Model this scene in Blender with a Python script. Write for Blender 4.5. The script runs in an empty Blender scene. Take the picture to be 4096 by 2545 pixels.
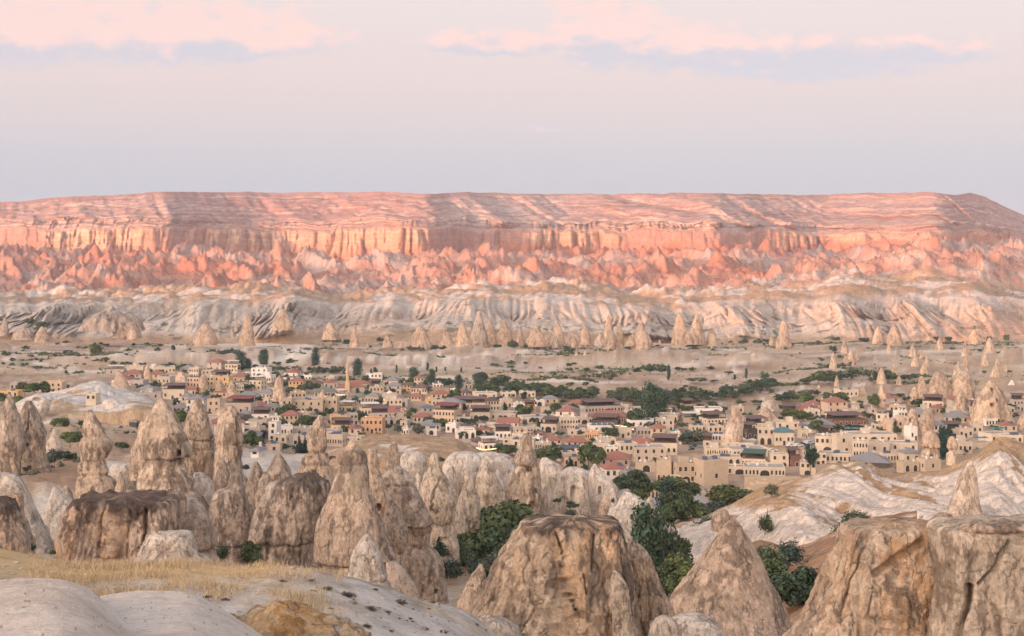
import bpy, math, random
import numpy as np
from math import radians as RAD

# ------------------------------------------------------------------ camera, sky, sun, exposure
F, HY, CX, CZ = 5626.0, 1010.0, 2048.0, 90.0      # focal length and horizon in photograph pixels, eye height
sc = bpy.context.scene
COL = sc.collection
cam_data = bpy.data.cameras.new('camera')
cam = bpy.data.objects.new('camera', cam_data); COL.objects.link(cam)
cam.location = (0, 0, CZ); cam.rotation_euler = (RAD(90), 0, 0)
cam_data.sensor_width = 36; cam_data.lens = F / 4096 * 36
cam_data.shift_y = -(2545 / 2 - HY) / 4096
cam_data.clip_start = 0.5; cam_data.clip_end = 60000
sc.camera = cam

SUN_AZ = RAD(42)      # sun stands behind the viewer, this far round to the left
SUN_EL = RAD(4.5)
sun_data = bpy.data.lights.new('sun', 'SUN')
sun_data.energy = 6.0; sun_data.angle = RAD(0.53); sun_data.color = (1.0, 0.40, 0.22)
sun = bpy.data.objects.new('sun', sun_data); COL.objects.link(sun)
# light travels towards (+sin, +cos, -tan)
from mathutils import Vector
SUN_VEC = Vector((math.sin(SUN_AZ), math.cos(SUN_AZ), -math.tan(SUN_EL))).normalized()
sun.rotation_euler = SUN_VEC.to_track_quat('-Z', 'Y').to_euler()

sc.view_settings.view_transform = 'Standard'; sc.view_settings.look = 'None'
sc.view_settings.exposure = 0.0; sc.view_settings.gamma = 1.0
sc.view_settings.use_curve_mapping = False
sc.cycles.use_denoising = True
sc.cycles.max_bounces = 4; sc.cycles.diffuse_bounces = 3; sc.cycles.glossy_bounces = 1
sc.cycles.transmission_bounces = 2; sc.cycles.volume_bounces = 0; sc.cycles.transparent_max_bounces = 4
sc.render.use_persistent_data = False

class NT:
    """small helper that wires shader nodes"""
    def __init__(s, tree): s.t = tree; s.n = tree.nodes; s.l = tree.links
    def new(s, typ, **kw):
        n = s.n.new(typ)
        for k, v in kw.items(): setattr(n, k, v)
        return n
    def put(s, sock, v):
        if isinstance(v, bpy.types.NodeSocket): s.l.new(v, sock)
        elif isinstance(v, (tuple, list)) and len(v) == 3 and sock.type == 'RGBA': sock.default_value = (*v, 1)
        else: sock.default_value = v
    def math(s, op, a, b=None, c=None, clamp=False):
        n = s.new('ShaderNodeMath', operation=op, use_clamp=clamp)
        s.put(n.inputs[0], a)
        if b is not None: s.put(n.inputs[1], b)
        if c is not None: s.put(n.inputs[2], c)
        return n.outputs[0]
    def mix(s, f, a, b, mode='MIX'):
        n = s.new('ShaderNodeMix', data_type='RGBA', blend_type=mode)
        s.put(n.inputs[0], f); s.put(n.inputs[6], a); s.put(n.inputs[7], b)
        return n.outputs[2]
    def noise(s, vec, scale, detail=4, rough=0.55, dist=0.0):
        n = s.new('ShaderNodeTexNoise')
        s.put(n.inputs['Vector'], vec); n.inputs['Scale'].default_value = scale
        n.inputs['Detail'].default_value = detail; n.inputs['Roughness'].default_value = rough
        n.inputs['Distortion'].default_value = dist
        return n.outputs[0]
    def ramp(s, f, stops):
        n = s.new('ShaderNodeValToRGB'); e = n.color_ramp.elements
        while len(e) < len(stops): e.new(0.5)
        for k, (p, c) in enumerate(stops):
            e[k].position = p; e[k].color = (c, c, c, 1) if isinstance(c, (int, float)) else (*c, 1)
        s.put(n.inputs[0], f)
        return n.outputs[0]
    def mrange(s, v, a, b, c=0.0, d=1.0, smooth=True):
        n = s.new('ShaderNodeMapRange'); n.interpolation_type = 'SMOOTHSTEP' if smooth else 'LINEAR'
        s.put(n.inputs[0], v)
        for k, x in zip((1, 2, 3, 4), (a, b, c, d)): n.inputs[k].default_value = x
        return n.outputs[0]

world = bpy.data.worlds.new('World'); sc.world = world; world.use_nodes = True
w = NT(world.node_tree); w.n.clear()
tc = w.new('ShaderNodeTexCoord').outputs['Generated']
sep = w.new('ShaderNodeSeparateXYZ'); w.put(sep.inputs[0], tc)
dx, dy, dz = sep.outputs
elev = w.math('MAXIMUM', dz, 0.0)
# belt of pale pink over a grey-lavender horizon, all round the sky
ramp = w.ramp(elev, [(0.0, (0.44, 0.50, 0.59)), (0.042, (0.465, 0.515, 0.605)), (0.066, (0.55, 0.56, 0.625)), (0.09, (0.675, 0.60, 0.63)), (0.12, (0.77, 0.64, 0.635)),
                     (0.18, (0.84, 0.725, 0.715)), (0.30, (0.76, 0.70, 0.71)), (0.6, (0.52, 0.56, 0.66)), (1.0, (0.38, 0.45, 0.60))])
# towards the setting sun the whole sky is warmer and brighter
west = w.math('ADD', w.math('MULTIPLY', dx, -math.sin(SUN_AZ)), w.math('MULTIPLY', dy, -math.cos(SUN_AZ)))
westf = w.math('POWER', w.mrange(west, -0.35, 1.0), 2.2)
glow = w.math('MULTIPLY', westf, w.mrange(elev, 0.0, 0.75, 1.0, 0.12))
skyc = w.mix(glow, ramp, (9.8, 7.5, 6.05))
# two banks of cloud
inv = w.math('DIVIDE', 1.0, w.math('MAXIMUM', dy, 0.05))
u = w.math('MULTIPLY', dx, inv); v = w.math('MULTIPLY', dz, inv)
front = w.mrange(dy, 0.2, 0.4)
cmb = w.new('ShaderNodeCombineXYZ'); w.put(cmb.inputs[0], w.math('MULTIPLY', u, 1.0)); w.put(cmb.inputs[1], w.math('MULTIPLY', v, 1.9))
cn = w.noise(cmb.outputs[0], 34.0, 10, 0.58, 0.0)
cn2 = w.noise(cmb.outputs[0], 11.0, 6, 0.55, 0.0)
def blob(cx, cy, rx, ry):      # photograph display pixels (2433 wide)
    s = 4096 / 2433
    uu = (cx * s - CX) / F; vv = (HY - cy * s) / F
    a = w.math('MULTIPLY', w.math('SUBTRACT', u, uu), F / (rx * s))
    b0 = w.math('MULTIPLY', w.math('SUBTRACT', v, vv), F / (ry * s))
    # flat bottoms: fall off faster below the centre
    b = w.math('MAXIMUM', b0, w.math('MULTIPLY', b0, -1.9))
    d = w.math('SQRT', w.math('ADD', w.math('MULTIPLY', a, a), w.math('MULTIPLY', b, b)))
    return w.math('SUBTRACT', 1.0, d), b0
bl = None; up = None
for c in [(60, 90, 470, 150), (430, 95, 400, 150), (700, 100, 170, 75), (1190, 112, 250, 55), (1440, 100, 190, 150),
          (1630, 135, 270, 100), (1900, 158, 380, 88), (2170, 130, 250, 60), (1180, 306, 420, 12)]:
    f, b0 = blob(*c)
    if c[1] == 306: f = w.math('MULTIPLY', f, 0.3)
    bl = f if bl is None else w.math('MAXIMUM', bl, f)
mask_in = w.math('ADD', bl, w.math('MULTIPLY', w.math('SUBTRACT', cn, 0.5), 1.9))
cmask = w.math('MULTIPLY', w.mrange(mask_in, 0.02, 0.52), front)
# lit tops (cream pink), shaded undersides (blue grey): height above the bank's flat base
hgt = w.math('ADD', w.mrange(v, (HY - 250) / F, (HY - 110) / F), w.math('MULTIPLY', w.math('SUBTRACT', cn2, 0.5), 1.9))
lit = w.mrange(w.math('ADD', hgt, w.math('MULTIPLY', w.math('SUBTRACT', cn, 0.5), 2.6)), 0.05, 0.85)
cloudc = w.mix(lit, (0.64, 0.615, 0.695), (0.99, 0.70, 0.65))
skyc = w.mix(w.math('MULTIPLY', cmask, 0.85), skyc, cloudc)
bg = w.new('ShaderNodeBackground'); w.put(bg.inputs[0], skyc); bg.inputs[1].default_value = 1.0
nish = w.new('ShaderNodeTexSky', sky_type='NISHITA'); nish.sun_disc = False
nish.sun_elevation = SUN_EL; nish.sun_rotation = math.atan2(-SUN_VEC.x, -SUN_VEC.y); nish.altitude = 1100
bg2 = w.new('ShaderNodeBackground'); w.put(bg2.inputs[0], nish.outputs[0]); bg2.inputs[1].default_value = 0.02
add = w.new('ShaderNodeAddShader'); w.l.new(bg.outputs[0], add.inputs[0]); w.l.new(bg2.outputs[0], add.inputs[1])
out = w.new('ShaderNodeOutputWorld'); w.l.new(add.outputs[0], out.inputs[0])
world.cycles.sampling_method = 'AUTOMATIC'

# ------------------------------------------------------------------ helpers: pixels, noise, meshes
CROPS = {'Z': (0, 0, 2433 / 4096), 'A': (0, 1400, 3.024), 'B': (800, 1400, 3.024), 'C': (1600, 1400, 3.024),
         'D': (2400, 1500, 2.52), 'E': (3200, 1500, 2.7165), 'G': (2200, 1400, 3.0425), 'P': (0, 1500, 1.4467),
         'Q': (1000, 1500, 1.4467), 'R': (2000, 1500, 1.4467), 'S': (3046, 1500, 1.4467),
         'K': (0, 740, 1.7386), 'L': (1350, 740, 1.7386), 'N': (2696, 740, 1.7386)}
def nx(c, x): return CROPS[c][0] + np.asarray(x, float) / CROPS[c][2]
def ny(c, y): return CROPS[c][1] + np.asarray(y, float) / CROPS[c][2]
def P3(x, y, D): return ((x - CX) / F * D, D, CZ - (y - HY) / F * D)

rs = np.random.RandomState(7)
PERM = rs.permutation(256).astype(np.int32); PERM = np.concatenate([PERM, PERM])
GR = rs.normal(size=(256, 3)).astype(np.float32); GR /= np.linalg.norm(GR, axis=1)[:, None]
def perlin(x, y, z):
    x, y, z = np.broadcast_arrays(np.asarray(x, np.float32), np.asarray(y, np.float32), np.asarray(z, np.float32))
    shp = x.shape; x = x.ravel(); y = y.ravel(); z = z.ravel()
    xi = np.floor(x); yi = np.floor(y); zi = np.floor(z)
    xf = x - xi; yf = y - yi; zf = z - zi
    xi = xi.astype(np.int32) & 255; yi = yi.astype(np.int32) & 255; zi = zi.astype(np.int32) & 255
    u = xf * xf * (3 - 2 * xf); v = yf * yf * (3 - 2 * yf); ww = zf * zf * (3 - 2 * zf)
    r = 0
    for i in (0, 1):
        a = PERM[(xi + i) & 255]; wu = u if i else 1 - u
        for j in (0, 1):
            b = PERM[a + ((yi + j) & 255)]; wv = v if j else 1 - v
            for k in (0, 1):
                g = GR[PERM[b + ((zi + k) & 255)]]
                wz = ww if k else 1 - ww
                r = r + (g[:, 0] * (xf - i) + g[:, 1] * (yf - j) + g[:, 2] * (zf - k)) * wu * wv * wz
    return (r * 1.6).reshape(shp)
def fbm(x, y, z, o=4, seed=0.0, g=0.5):
    s = 0; a = 1; t = 0; f = 1
    for k in range(o):
        s = s + a * perlin(x * f + seed + 17.3 * k, y * f + 5.1 * k + seed, z * f + 9.7 * k)
        t += a; a *= g; f *= 2.03
    return s / t * 1.3
def sstep(a, b, x):
    t = np.clip((x - a) / (b - a), 0, 1); return t * t * (3 - 2 * t)
def lerp(a, b, t):
    a = np.asarray(a, np.float32); b = np.asarray(b, np.float32); t = np.asarray(t)[..., None]
    return a * (1 - t) + b * t
def worley2(x, y, seed=0):
    """distance to nearest and second nearest of one random point per unit cell, and its id"""
    xi = np.floor(x).astype(np.int64); yi = np.floor(y).astype(np.int64)
    d1 = np.full(x.shape, 9., np.float32); d2 = d1.copy(); idd = np.zeros(x.shape, np.int64)
    for i in (-1, 0, 1):
        for j in (-1, 0, 1):
            cx = xi + i; cy = yi + j
            h = (cx * 73856093 ^ cy * 19349663 ^ (seed * 83492791)) & 0xffffff
            h = (h * 1103515245 + 12345) & 0x7fffffff; rx = (h >> 8 & 1023) / 1023.
            h2 = (h * 1103515245 + 12345) & 0x7fffffff; ry = (h2 >> 8 & 1023) / 1023.
            d = np.hypot(x - cx - rx, y - cy - ry)
            closer = d < d1
            d2 = np.where(closer, d1, np.minimum(d2, d)); idd = np.where(closer, h2, idd); d1 = np.where(closer, d, d1)
    return d1, d2, (idd >> 6 & 1023) / 1023.

def mesh_np(name, V, Fq, col=None, smooth=True):
    me = bpy.data.meshes.new(name)
    V = np.ascontiguousarray(V, np.float32).reshape(-1, 3); Fq = np.ascontiguousarray(Fq, np.int32)
    n, k = Fq.shape
    me.vertices.add(len(V)); me.vertices.foreach_set('co', V.ravel())
    me.loops.add(n * k); me.loops.foreach_set('vertex_index', Fq.ravel())
    me.polygons.add(n); me.polygons.foreach_set('loop_start', np.arange(n, dtype=np.int32) * k)
    try: me.polygons.foreach_set('loop_total', np.full(n, k, np.int32))
    except Exception: pass
    me.polygons.foreach_set('use_smooth', np.full(n, smooth))
    me.update(calc_edges=True)
    if col is not None:
        a = me.color_attributes.new('Col', 'FLOAT_COLOR', 'POINT')
        c = np.ones((len(V), 4), np.float32); c[:, :3] = np.clip(col.reshape(-1, 3), 0, 1)
        a.data.foreach_set('color', c.ravel())
    return me
def grid_faces(nr, nc, wrap=False):
    i = np.arange(nr - 1)[:, None]; j = np.arange(nc if wrap else nc - 1)[None]
    a = i * nc + j; b = i * nc + (j + 1) % nc
    return np.stack([a, a + nc, b + nc, b], -1).reshape(-1, 4)
def grid_normals(V, wrap=False):
    if wrap:
        du = np.roll(V, -1, 1) - np.roll(V, 1, 1)
    else: du = np.gradient(V, axis=1)
    dv = np.gradient(V, axis=0)
    n = np.cross(du, dv); l = np.linalg.norm(n, axis=-1, keepdims=True)
    return n / np.maximum(l, 1e-9)
def link(name, me, mat=None, parent=None, loc=None):
    o = bpy.data.objects.new(name, me); COL.objects.link(o)
    if mat and me and not me.materials: me.materials.append(mat)
    if parent: o.parent = parent
    if loc is not None: o.location = loc
    return o
def tag(o, label=None, cat=None, group=None, kind=None):
    if label: o['label'] = label
    if cat: o['category'] = cat
    if group: o['group'] = group
    if kind: o['kind'] = kind
    return o

# ------------------------------------------------------------------ materials
MATS = {}
def rock_mat(name, bump=0.6, scale=1.0, vary=0.35, rough=0.95, frac=0.0):
    m = bpy.data.materials.new(name); m.use_nodes = True; t = NT(m.node_tree)
    p = t.n['Principled BSDF']; p.inputs['Roughness'].default_value = rough
    p.inputs['Specular IOR Level'].default_value = 0.15
    at = t.new('ShaderNodeVertexColor'); at.layer_name = 'Col'
    geo = t.new('ShaderNodeNewGeometry').outputs['Position']
    n1 = t.noise(geo, 0.35 * scale, 6, 0.62, 0.4); n2 = t.noise(geo, 2.2 * scale, 7, 0.7, 0.3); n3 = t.noise(geo, 9 * scale, 4, 0.7)
    k = t.math('ADD', t.math('MULTIPLY', t.math('SUBTRACT', n1, 0.5), vary * 1.6), t.math('MULTIPLY', t.math('SUBTRACT', n2, 0.5), vary * 2.0))
    k = t.math('ADD', k, t.math('MULTIPLY', t.math('SUBTRACT', n3, 0.5), vary * 0.9))
    mp = t.new('ShaderNodeMapping'); mp.inputs['Scale'].default_value = (1, 1, 0.42); t.put(mp.inputs['Vector'], geo)
    pt = t.mrange(t.noise(mp.outputs[0], 1.1 * scale, 9, 0.72, 0.3), 0.515, 0.55); pt2 = t.mrange(t.noise(mp.outputs[0], 2.6 * scale, 8, 0.74, 0.0), 0.56, 0.59)
    k = t.math('ADD', k, t.math('ADD', t.math('MULTIPLY', t.math('SUBTRACT', pt, 0.5), -vary * .55), t.math('MULTIPLY', pt2, vary * .45)))
    f = t.math('MAXIMUM', t.math('ADD', 1.0, k), 0.35)
    c = t.mix(1.0, at.outputs[0], f, 'MULTIPLY')
    # thin broken fracture lines, their inner shade painted in as dark colour
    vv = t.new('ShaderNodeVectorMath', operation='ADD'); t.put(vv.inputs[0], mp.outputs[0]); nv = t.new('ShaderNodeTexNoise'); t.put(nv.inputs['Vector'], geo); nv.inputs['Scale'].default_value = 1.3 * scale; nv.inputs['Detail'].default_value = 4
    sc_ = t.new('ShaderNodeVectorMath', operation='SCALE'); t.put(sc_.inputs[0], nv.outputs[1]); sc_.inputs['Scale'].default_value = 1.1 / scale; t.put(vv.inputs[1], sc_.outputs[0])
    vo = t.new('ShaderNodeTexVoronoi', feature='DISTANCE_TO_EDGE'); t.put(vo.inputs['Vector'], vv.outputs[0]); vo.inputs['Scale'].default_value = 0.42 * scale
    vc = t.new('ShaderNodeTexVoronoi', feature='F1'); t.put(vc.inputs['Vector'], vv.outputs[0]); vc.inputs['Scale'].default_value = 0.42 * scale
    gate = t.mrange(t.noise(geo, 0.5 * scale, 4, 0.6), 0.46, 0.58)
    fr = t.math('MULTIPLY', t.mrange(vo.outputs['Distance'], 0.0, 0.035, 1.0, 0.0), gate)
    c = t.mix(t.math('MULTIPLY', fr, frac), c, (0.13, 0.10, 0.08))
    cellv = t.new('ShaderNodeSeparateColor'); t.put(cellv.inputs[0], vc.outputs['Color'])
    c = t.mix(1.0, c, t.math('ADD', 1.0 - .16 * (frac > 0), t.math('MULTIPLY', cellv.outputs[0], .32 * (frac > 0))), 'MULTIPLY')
    # scattered small dark pits and specks
    sp = t.mrange(t.noise(geo, 1.7 * scale, 3, 0.8), 0.63, 0.72)
    c = t.mix(t.math('MULTIPLY', sp, 0.38), c, (0.12, 0.10, 0.08))
    t.put(p.inputs['Base Color'], c)
    b = t.new('ShaderNodeBump'); b.inputs['Strength'].default_value = bump; b.inputs['Distance'].default_value = 0.45 / scale
    t.put(b.inputs['Height'], t.math('ADD', t.math('ADD', n2, t.math('MULTIPLY', n1, 1.2)), t.math('MULTIPLY', n3, 0.35)) if not frac else t.math('SUBTRACT', t.math('ADD', t.math('ADD', n2, t.math('MULTIPLY', n1, 1.2)), t.math('ADD', t.math('MULTIPLY', n3, 0.35), t.math('MULTIPLY', cellv.outputs[0], .35))), t.math('MULTIPLY', fr, .5)))
    t.l.new(b.outputs[0], p.inputs['Normal'])
    MATS[name] = m; return m
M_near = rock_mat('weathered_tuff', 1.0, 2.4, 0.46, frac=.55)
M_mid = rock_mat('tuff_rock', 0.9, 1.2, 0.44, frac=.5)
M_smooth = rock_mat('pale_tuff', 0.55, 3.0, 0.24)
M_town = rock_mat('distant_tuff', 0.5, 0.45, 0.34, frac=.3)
M_ground = rock_mat('dry_earth', 0.4, 0.6, 0.36)
M_far = rock_mat('far_badlands', 0.9, 0.10, 0.34)
def plain_mat(name, col, rough=0.8, vary=0.2, scale=1.5, metal=0.0, bump=0.0, emit=None, spec=0.3):
    m = bpy.data.materials.new(name); m.use_nodes = True; t = NT(m.node_tree)
    p = t.n['Principled BSDF']; p.inputs['Roughness'].default_value = rough; p.inputs['Metallic'].default_value = metal
    p.inputs['Specular IOR Level'].default_value = spec
    geo = t.new('ShaderNodeNewGeometry').outputs['Position']
    n = t.noise(geo, scale, 5, 0.65)
    n2 = t.noise(geo, scale * 0.13, 3, 0.6)
    f = t.math('ADD', 1.0, t.math('ADD', t.math('MULTIPLY', t.math('SUBTRACT', n, 0.5), vary * 2), t.math('MULTIPLY', t.math('SUBTRACT', n2, 0.5), vary * 2)))
    t.put(p.inputs['Base Color'], t.mix(1.0, col, f, 'MULTIPLY'))
    if bump:
        b = t.new('ShaderNodeBump'); b.inputs['Strength'].default_value = bump; b.inputs['Distance'].default_value = 0.05
        t.put(b.inputs['Height'], n); t.l.new(b.outputs[0], p.inputs['Normal'])
    if emit:
        p.inputs['Emission Color'].default_value = (*col, 1); p.inputs['Emission Strength'].default_value = emit
    MATS[name] = m; return m
WALL = {'c': (0.62, 0.52, 0.40), 'b': (0.52, 0.435, 0.345), 'p': (0.60, 0.45, 0.33), 'w': (0.74, 0.68, 0.61), 'g': (0.42, 0.375, 0.335),
        'y': (0.60, 0.40, 0.20), 'o': (0.60, 0.35, 0.19), 'r': (0.50, 0.395, 0.285), 'k': (0.10, 0.085, 0.075), 'd': (0.22, 0.115, 0.09)}
WALLNAME = {'c': 'cream', 'b': 'beige', 'p': 'peach', 'w': 'whitewashed', 'g': 'grey stone', 'y': 'yellow', 'o': 'orange', 'r': 'rock-cut tan', 'k': 'dark timber', 'd': 'dark red'}
M_wall = {k: plain_mat('wall_' + v.replace(' ', '_').replace('-', '_'), WALL[k], 0.9, 0.24, 0.7, bump=0.3) for k, v in WALLNAME.items()}
def tile_mat(name, col):
    m = bpy.data.materials.new(name); m.use_nodes = True; t = NT(m.node_tree); p = t.n['Principled BSDF']
    p.inputs['Roughness'].default_value = 0.85
    geo = t.new('ShaderNodeTexCoord').outputs['Object']
    n = t.noise(geo, 1.2, 6, 0.7); wv = t.new('ShaderNodeTexWave'); wv.inputs['Scale'].default_value = 1.3; t.put(wv.inputs['Vector'], geo)
    wv.inputs['Distortion'].default_value = 0.5
    f = t.math('ADD', 0.62, t.math('MULTIPLY', n, 0.75))
    t.put(p.inputs['Base Color'], t.mix(1.0, col, f, 'MULTIPLY'))
    b = t.new('ShaderNodeBump'); b.inputs['Strength'].default_value = 0.6; b.inputs['Distance'].default_value = 0.08
    t.put(b.inputs['Height'], wv.outputs[1]); t.l.new(b.outputs[0], p.inputs['Normal'])
    return m
M_roof = {'H': tile_mat('red_roof_tiles', (0.34, 0.15, 0.105)), 'h': tile_mat('dark_brown_tiles', (0.16, 0.10, 0.085)),
          's': tile_mat('grey_sheet_roof', (0.26, 0.25, 0.25)), 'v': tile_mat('green_grey_roof', (0.17, 0.20, 0.16)),
          'u': tile_mat('teal_sheet_roof', (0.10, 0.20, 0.23)), 'n': tile_mat('maroon_canopy', (0.24, 0.07, 0.065)),
          't': plain_mat('green_canopy', (0.07, 0.13, 0.10)), 'l': plain_mat('white_canopy', (0.72, 0.68, 0.63), 0.7, 0.06)}
M_flat = plain_mat('flat_roof_screed', (0.40, 0.36, 0.32), 0.95, 0.3, 0.7)
M_glass = plain_mat('dark_window_glass', (0.045, 0.042, 0.042), 0.25, 0.3, 0.4, spec=0.5)
M_frame = plain_mat('stone_window_surround', (0.60, 0.50, 0.38), 0.9, 0.1)
M_wood = plain_mat('brown_wood', (0.13, 0.08, 0.055), 0.8, 0.3)
M_metal = plain_mat('grey_metal', (0.30, 0.31, 0.32), 0.5, 0.1, metal=0.3)
M_solar = plain_mat('solar_panel_glass', (0.08, 0.10, 0.13), 0.3, 0.1, spec=0.6)
M_bulb = plain_mat('lit_bulb', (1.0, 0.62, 0.25), emit=5.0, vary=0)
M_bark = plain_mat('tree_bark', (0.11, 0.085, 0.06), 0.95, 0.3, 6)
def leaf_mat(name):
    m = bpy.data.materials.new(name); m.use_nodes = True; t = NT(m.node_tree); p = t.n['Principled BSDF']
    p.inputs['Roughness'].default_value = 0.75; p.inputs['Specular IOR Level'].default_value = 0.2
    at = t.new('ShaderNodeVertexColor'); at.layer_name = 'Col'
    oi = t.new('ShaderNodeObjectInfo')
    f = t.mix(oi.outputs['Random'], (0.72, 0.80, 0.95), (1.35, 1.22, 0.95))
    t.put(p.inputs['Base Color'], t.mix(1.0, at.outputs[0], f, 'MULTIPLY'))
    return m
M_leaf = leaf_mat('foliage')
M_grass = leaf_mat('dry_grass')
# ------------------------------------------------------------------ near and middle terrain: heights in metres by photo column and distance
TX = np.array([-1400, 0, 400, 800, 1200, 1600, 2000, 2400, 2800, 3200, 3600, 4096, 5500], float)
TD = np.array([5, 15, 30, 50, 70, 110, 150, 200, 250, 300, 400, 500, 650, 800, 1000, 1250, 1500, 1700], float)
TZ = np.array([
    [87.6] * 13,
    [84.3] * 13,
    [81, 81, 81, 81, 80.5, 79.5, 77, 74, 72, 72, 72, 72, 74],
    [79, 79, 78.5, 78.5, 78.4, 77.6, 76.0, 69, 64, 63, 63, 64, 68],
    [70, 70, 70, 70, 69, 68, 66, 62, 58, 57, 58, 60, 64],
    [60, 60, 59, 58, 56, 55, 54, 53, 50, 49, 52, 56, 62],
    [56, 55, 54, 52, 50, 48, 46, 46, 43, 43, 47, 53, 60],
    [54, 52, 50, 47, 44, 41, 39, 38, 36, 38, 42, 48, 58],
    [50, 50, 48, 46, 43, 40, 40, 36, 30, 32, 38, 44, 55],
    [48, 47, 46, 44, 41, 38, 38, 31, 25, 26, 30, 36, 50],
    [42, 41, 40, 36, 32, 32, 28, 20, 16, 16, 19, 24, 34],
    [33, 32, 30, 23, 17, 17, 12, 8, 7, 7, 9, 12, 20],
    [24, 22, 20, 12, 6, 4, 2, 1, 1, 2, 4, 7, 12],
    [16, 14, 11, 6, 2, 0, 0, 0, 0, 1, 3, 5, 8],
    [6, 5, 4, 2, 0, 0, 0, 0, 0, 1, 3, 5, 6],
    [0, 0, 0, 0, 0, -1, 0, 0, 1, 2, 4, 5, 5],
    [-8, -8, -8, -8, -8, -8, -8, -8, -7, -7, -7, -7, -7],
    [-26, -26, -26, -26, -26, -26, -26, -26, -26, -26, -26, -26, -26]], float)
def hermite(xk, yk, xq):
    yk = np.asarray(yk, float); d = np.gradient(yk, xk, axis=0)
    i = np.clip(np.searchsorted(xk, xq) - 1, 0, len(xk) - 2); h = xk[i + 1] - xk[i]; t = np.clip((xq - xk[i]) / h, 0, 1)
    sh = (-1,) + (1,) * (yk.ndim - 1); t = t.reshape(sh); h = h.reshape(sh)
    return (yk[i] * (2 * t**3 - 3 * t**2 + 1) + yk[i + 1] * (3 * t**2 - 2 * t**3) + d[i] * h * (t**3 - 2 * t**2 + t) + d[i + 1] * h * (t**3 - t**2)) * 1.0
GXQ = np.linspace(-1400, 5500, 300); GDQ = np.linspace(math.log(5), math.log(1700), 400)
ZD = hermite(np.log(TD), TZ, GDQ)            # dense in distance
ZD = hermite(TX, ZD.T.copy(), GXQ).T         # then across
def gz(x, D):
    a = np.clip((np.asarray(x, float) + 1400) / 6900 * 299, 0, 298.999); b = np.clip((np.log(np.asarray(D, float)) - GDQ[0]) / (GDQ[-1] - GDQ[0]) * 399, 0, 398.999)
    i = a.astype(int); j = b.astype(int); fa = a - i; fb = b - j
    return (ZD[j, i] * (1 - fa) + ZD[j, i + 1] * fa) * (1 - fb) + (ZD[j + 1, i] * (1 - fa) + ZD[j + 1, i + 1] * fa) * fb
_DS = np.exp(np.linspace(math.log(120), math.log(1690), 900))
def ground_depth(x, y, dmin=330):
    """distance at which the ground stands at photo pixel (x, y), looking beyond dmin"""
    D = _DS[_DS > dmin]; yy = HY + (CZ - gz(np.full(len(D), x), D)) / D * F
    k = np.argmax(yy <= y)
    return float(D[k]) if yy[k] <= y else float(D[-1])

def gnoise(xn, D):
    xn = np.asarray(xn, float); D = np.asarray(D, float); X = (xn - CX) / F * D
    amp = np.clip(D / 120, 0.06, 1.0) * (.35 + .65 * sstep(60, 110, D)); far = sstep(700, 1100, D)
    n = fbm(X * .02, D * .02, 0 * X, 5, 2.0); r = 1 - np.abs(fbm(X * .035, D * .035, 0 * X, 4, 6.0)) * 2
    return n * 3.0 * amp * (1 - .6 * sstep(450, 600, D) * (1 - far)) + (r - .6) * 2.2 * amp * (1 - sstep(420, 520, D)) + fbm(X * .4, D * .4, 0 * X, 3, 1.) * .22 * np.clip(D / 60, .3, 1.2)
def gzf(xn, D): return gz(xn, D) + gnoise(xn, D)

def poly_dist(x, y, pts, ysc=2.2):
    d = np.full(np.shape(x), 1e9, np.float32)
    for (x0, y0), (x1, y1) in zip(pts[:-1], pts[1:]):
        ax, ay = x1 - x0, (y1 - y0) * ysc; px_, py_ = x - x0, (y - y0) * ysc
        t = np.clip((px_ * ax + py_ * ay) / (ax * ax + ay * ay + 1e-6), 0, 1)
        d = np.minimum(d, np.hypot(px_ - t * ax, py_ - t * ay))
    return d
def PL(c, pts): return [(float(nx(c, x)), float(ny(c, y))) for x, y in pts]
PATHS = [  # pale tracks and roads: polyline, half width in photo px
    (PL('A', [(520, 900), (600, 860), (720, 825), (900, 812), (1100, 800), (1300, 800)]), 9),
    (PL('K', [(0, 1110), (200, 1150), (420, 1180)]), 4), (PL('K', [(1500, 1110), (1900, 1105), (2100, 1050), (2000, 980)]), 22),
    (PL('K', [(860, 1130), (1100, 1110), (1500, 1110)]), 7), (PL('K', [(2100, 1050), (2120, 1150), (2050, 1217)]), 34),
    (PL('K', [(1750, 985), (2100, 1000), (2240, 1020)]), 22),
    (PL('B', [(500, 170), (900, 150), (1100, 60), (1050, 0)]), 30), (PL('B', [(1100, 60), (1400, 110), (1900, 110), (2419, 70)]), 7),
    (PL('C', [(0, 85), (300, 60), (520, 85), (780, 60), (900, 40)]), 7), (PL('C', [(330, 130), (250, 230), (150, 240), (60, 170)]), 5),
    (PL('C', [(0, 340), (500, 330), (1000, 370), (1700, 380), (2419, 400)]), 7),
    (PL('G', [(500, 300), (900, 230), (1500, 215), (1900, 170), (2400, 150)]), 8), (PL('G', [(0, 370), (800, 395), (1600, 405), (2000, 330), (2434, 230)]), 7),
    (PL('A', [(0, 100), (500, 170), (900, 270), (1400, 250)]), 6), (PL('A', [(1240, 50), (1700, 20), (2419, 40)]), 6),
    (PL('N', [(0, 1120), (300, 1130), (600, 1180)]), 8), (PL('N', [(1200, 1160), (2434, 1150)]), 4),
    (PL('L', [(0, 1190), (300, 1180), (800, 1210), (1400, 1140), (1700, 1120), (2434, 1130)]), 5),
    (PL('S', [(0, 140), (300, 50), (700, 60)]), 5),
]
ROADS = [(PL('R', [(1190, 860), (1180, 790), (1130, 745), (1000, 740)]), 40), (PL('R', [(640, 640), (800, 720), (1000, 740)]), 18)]

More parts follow.
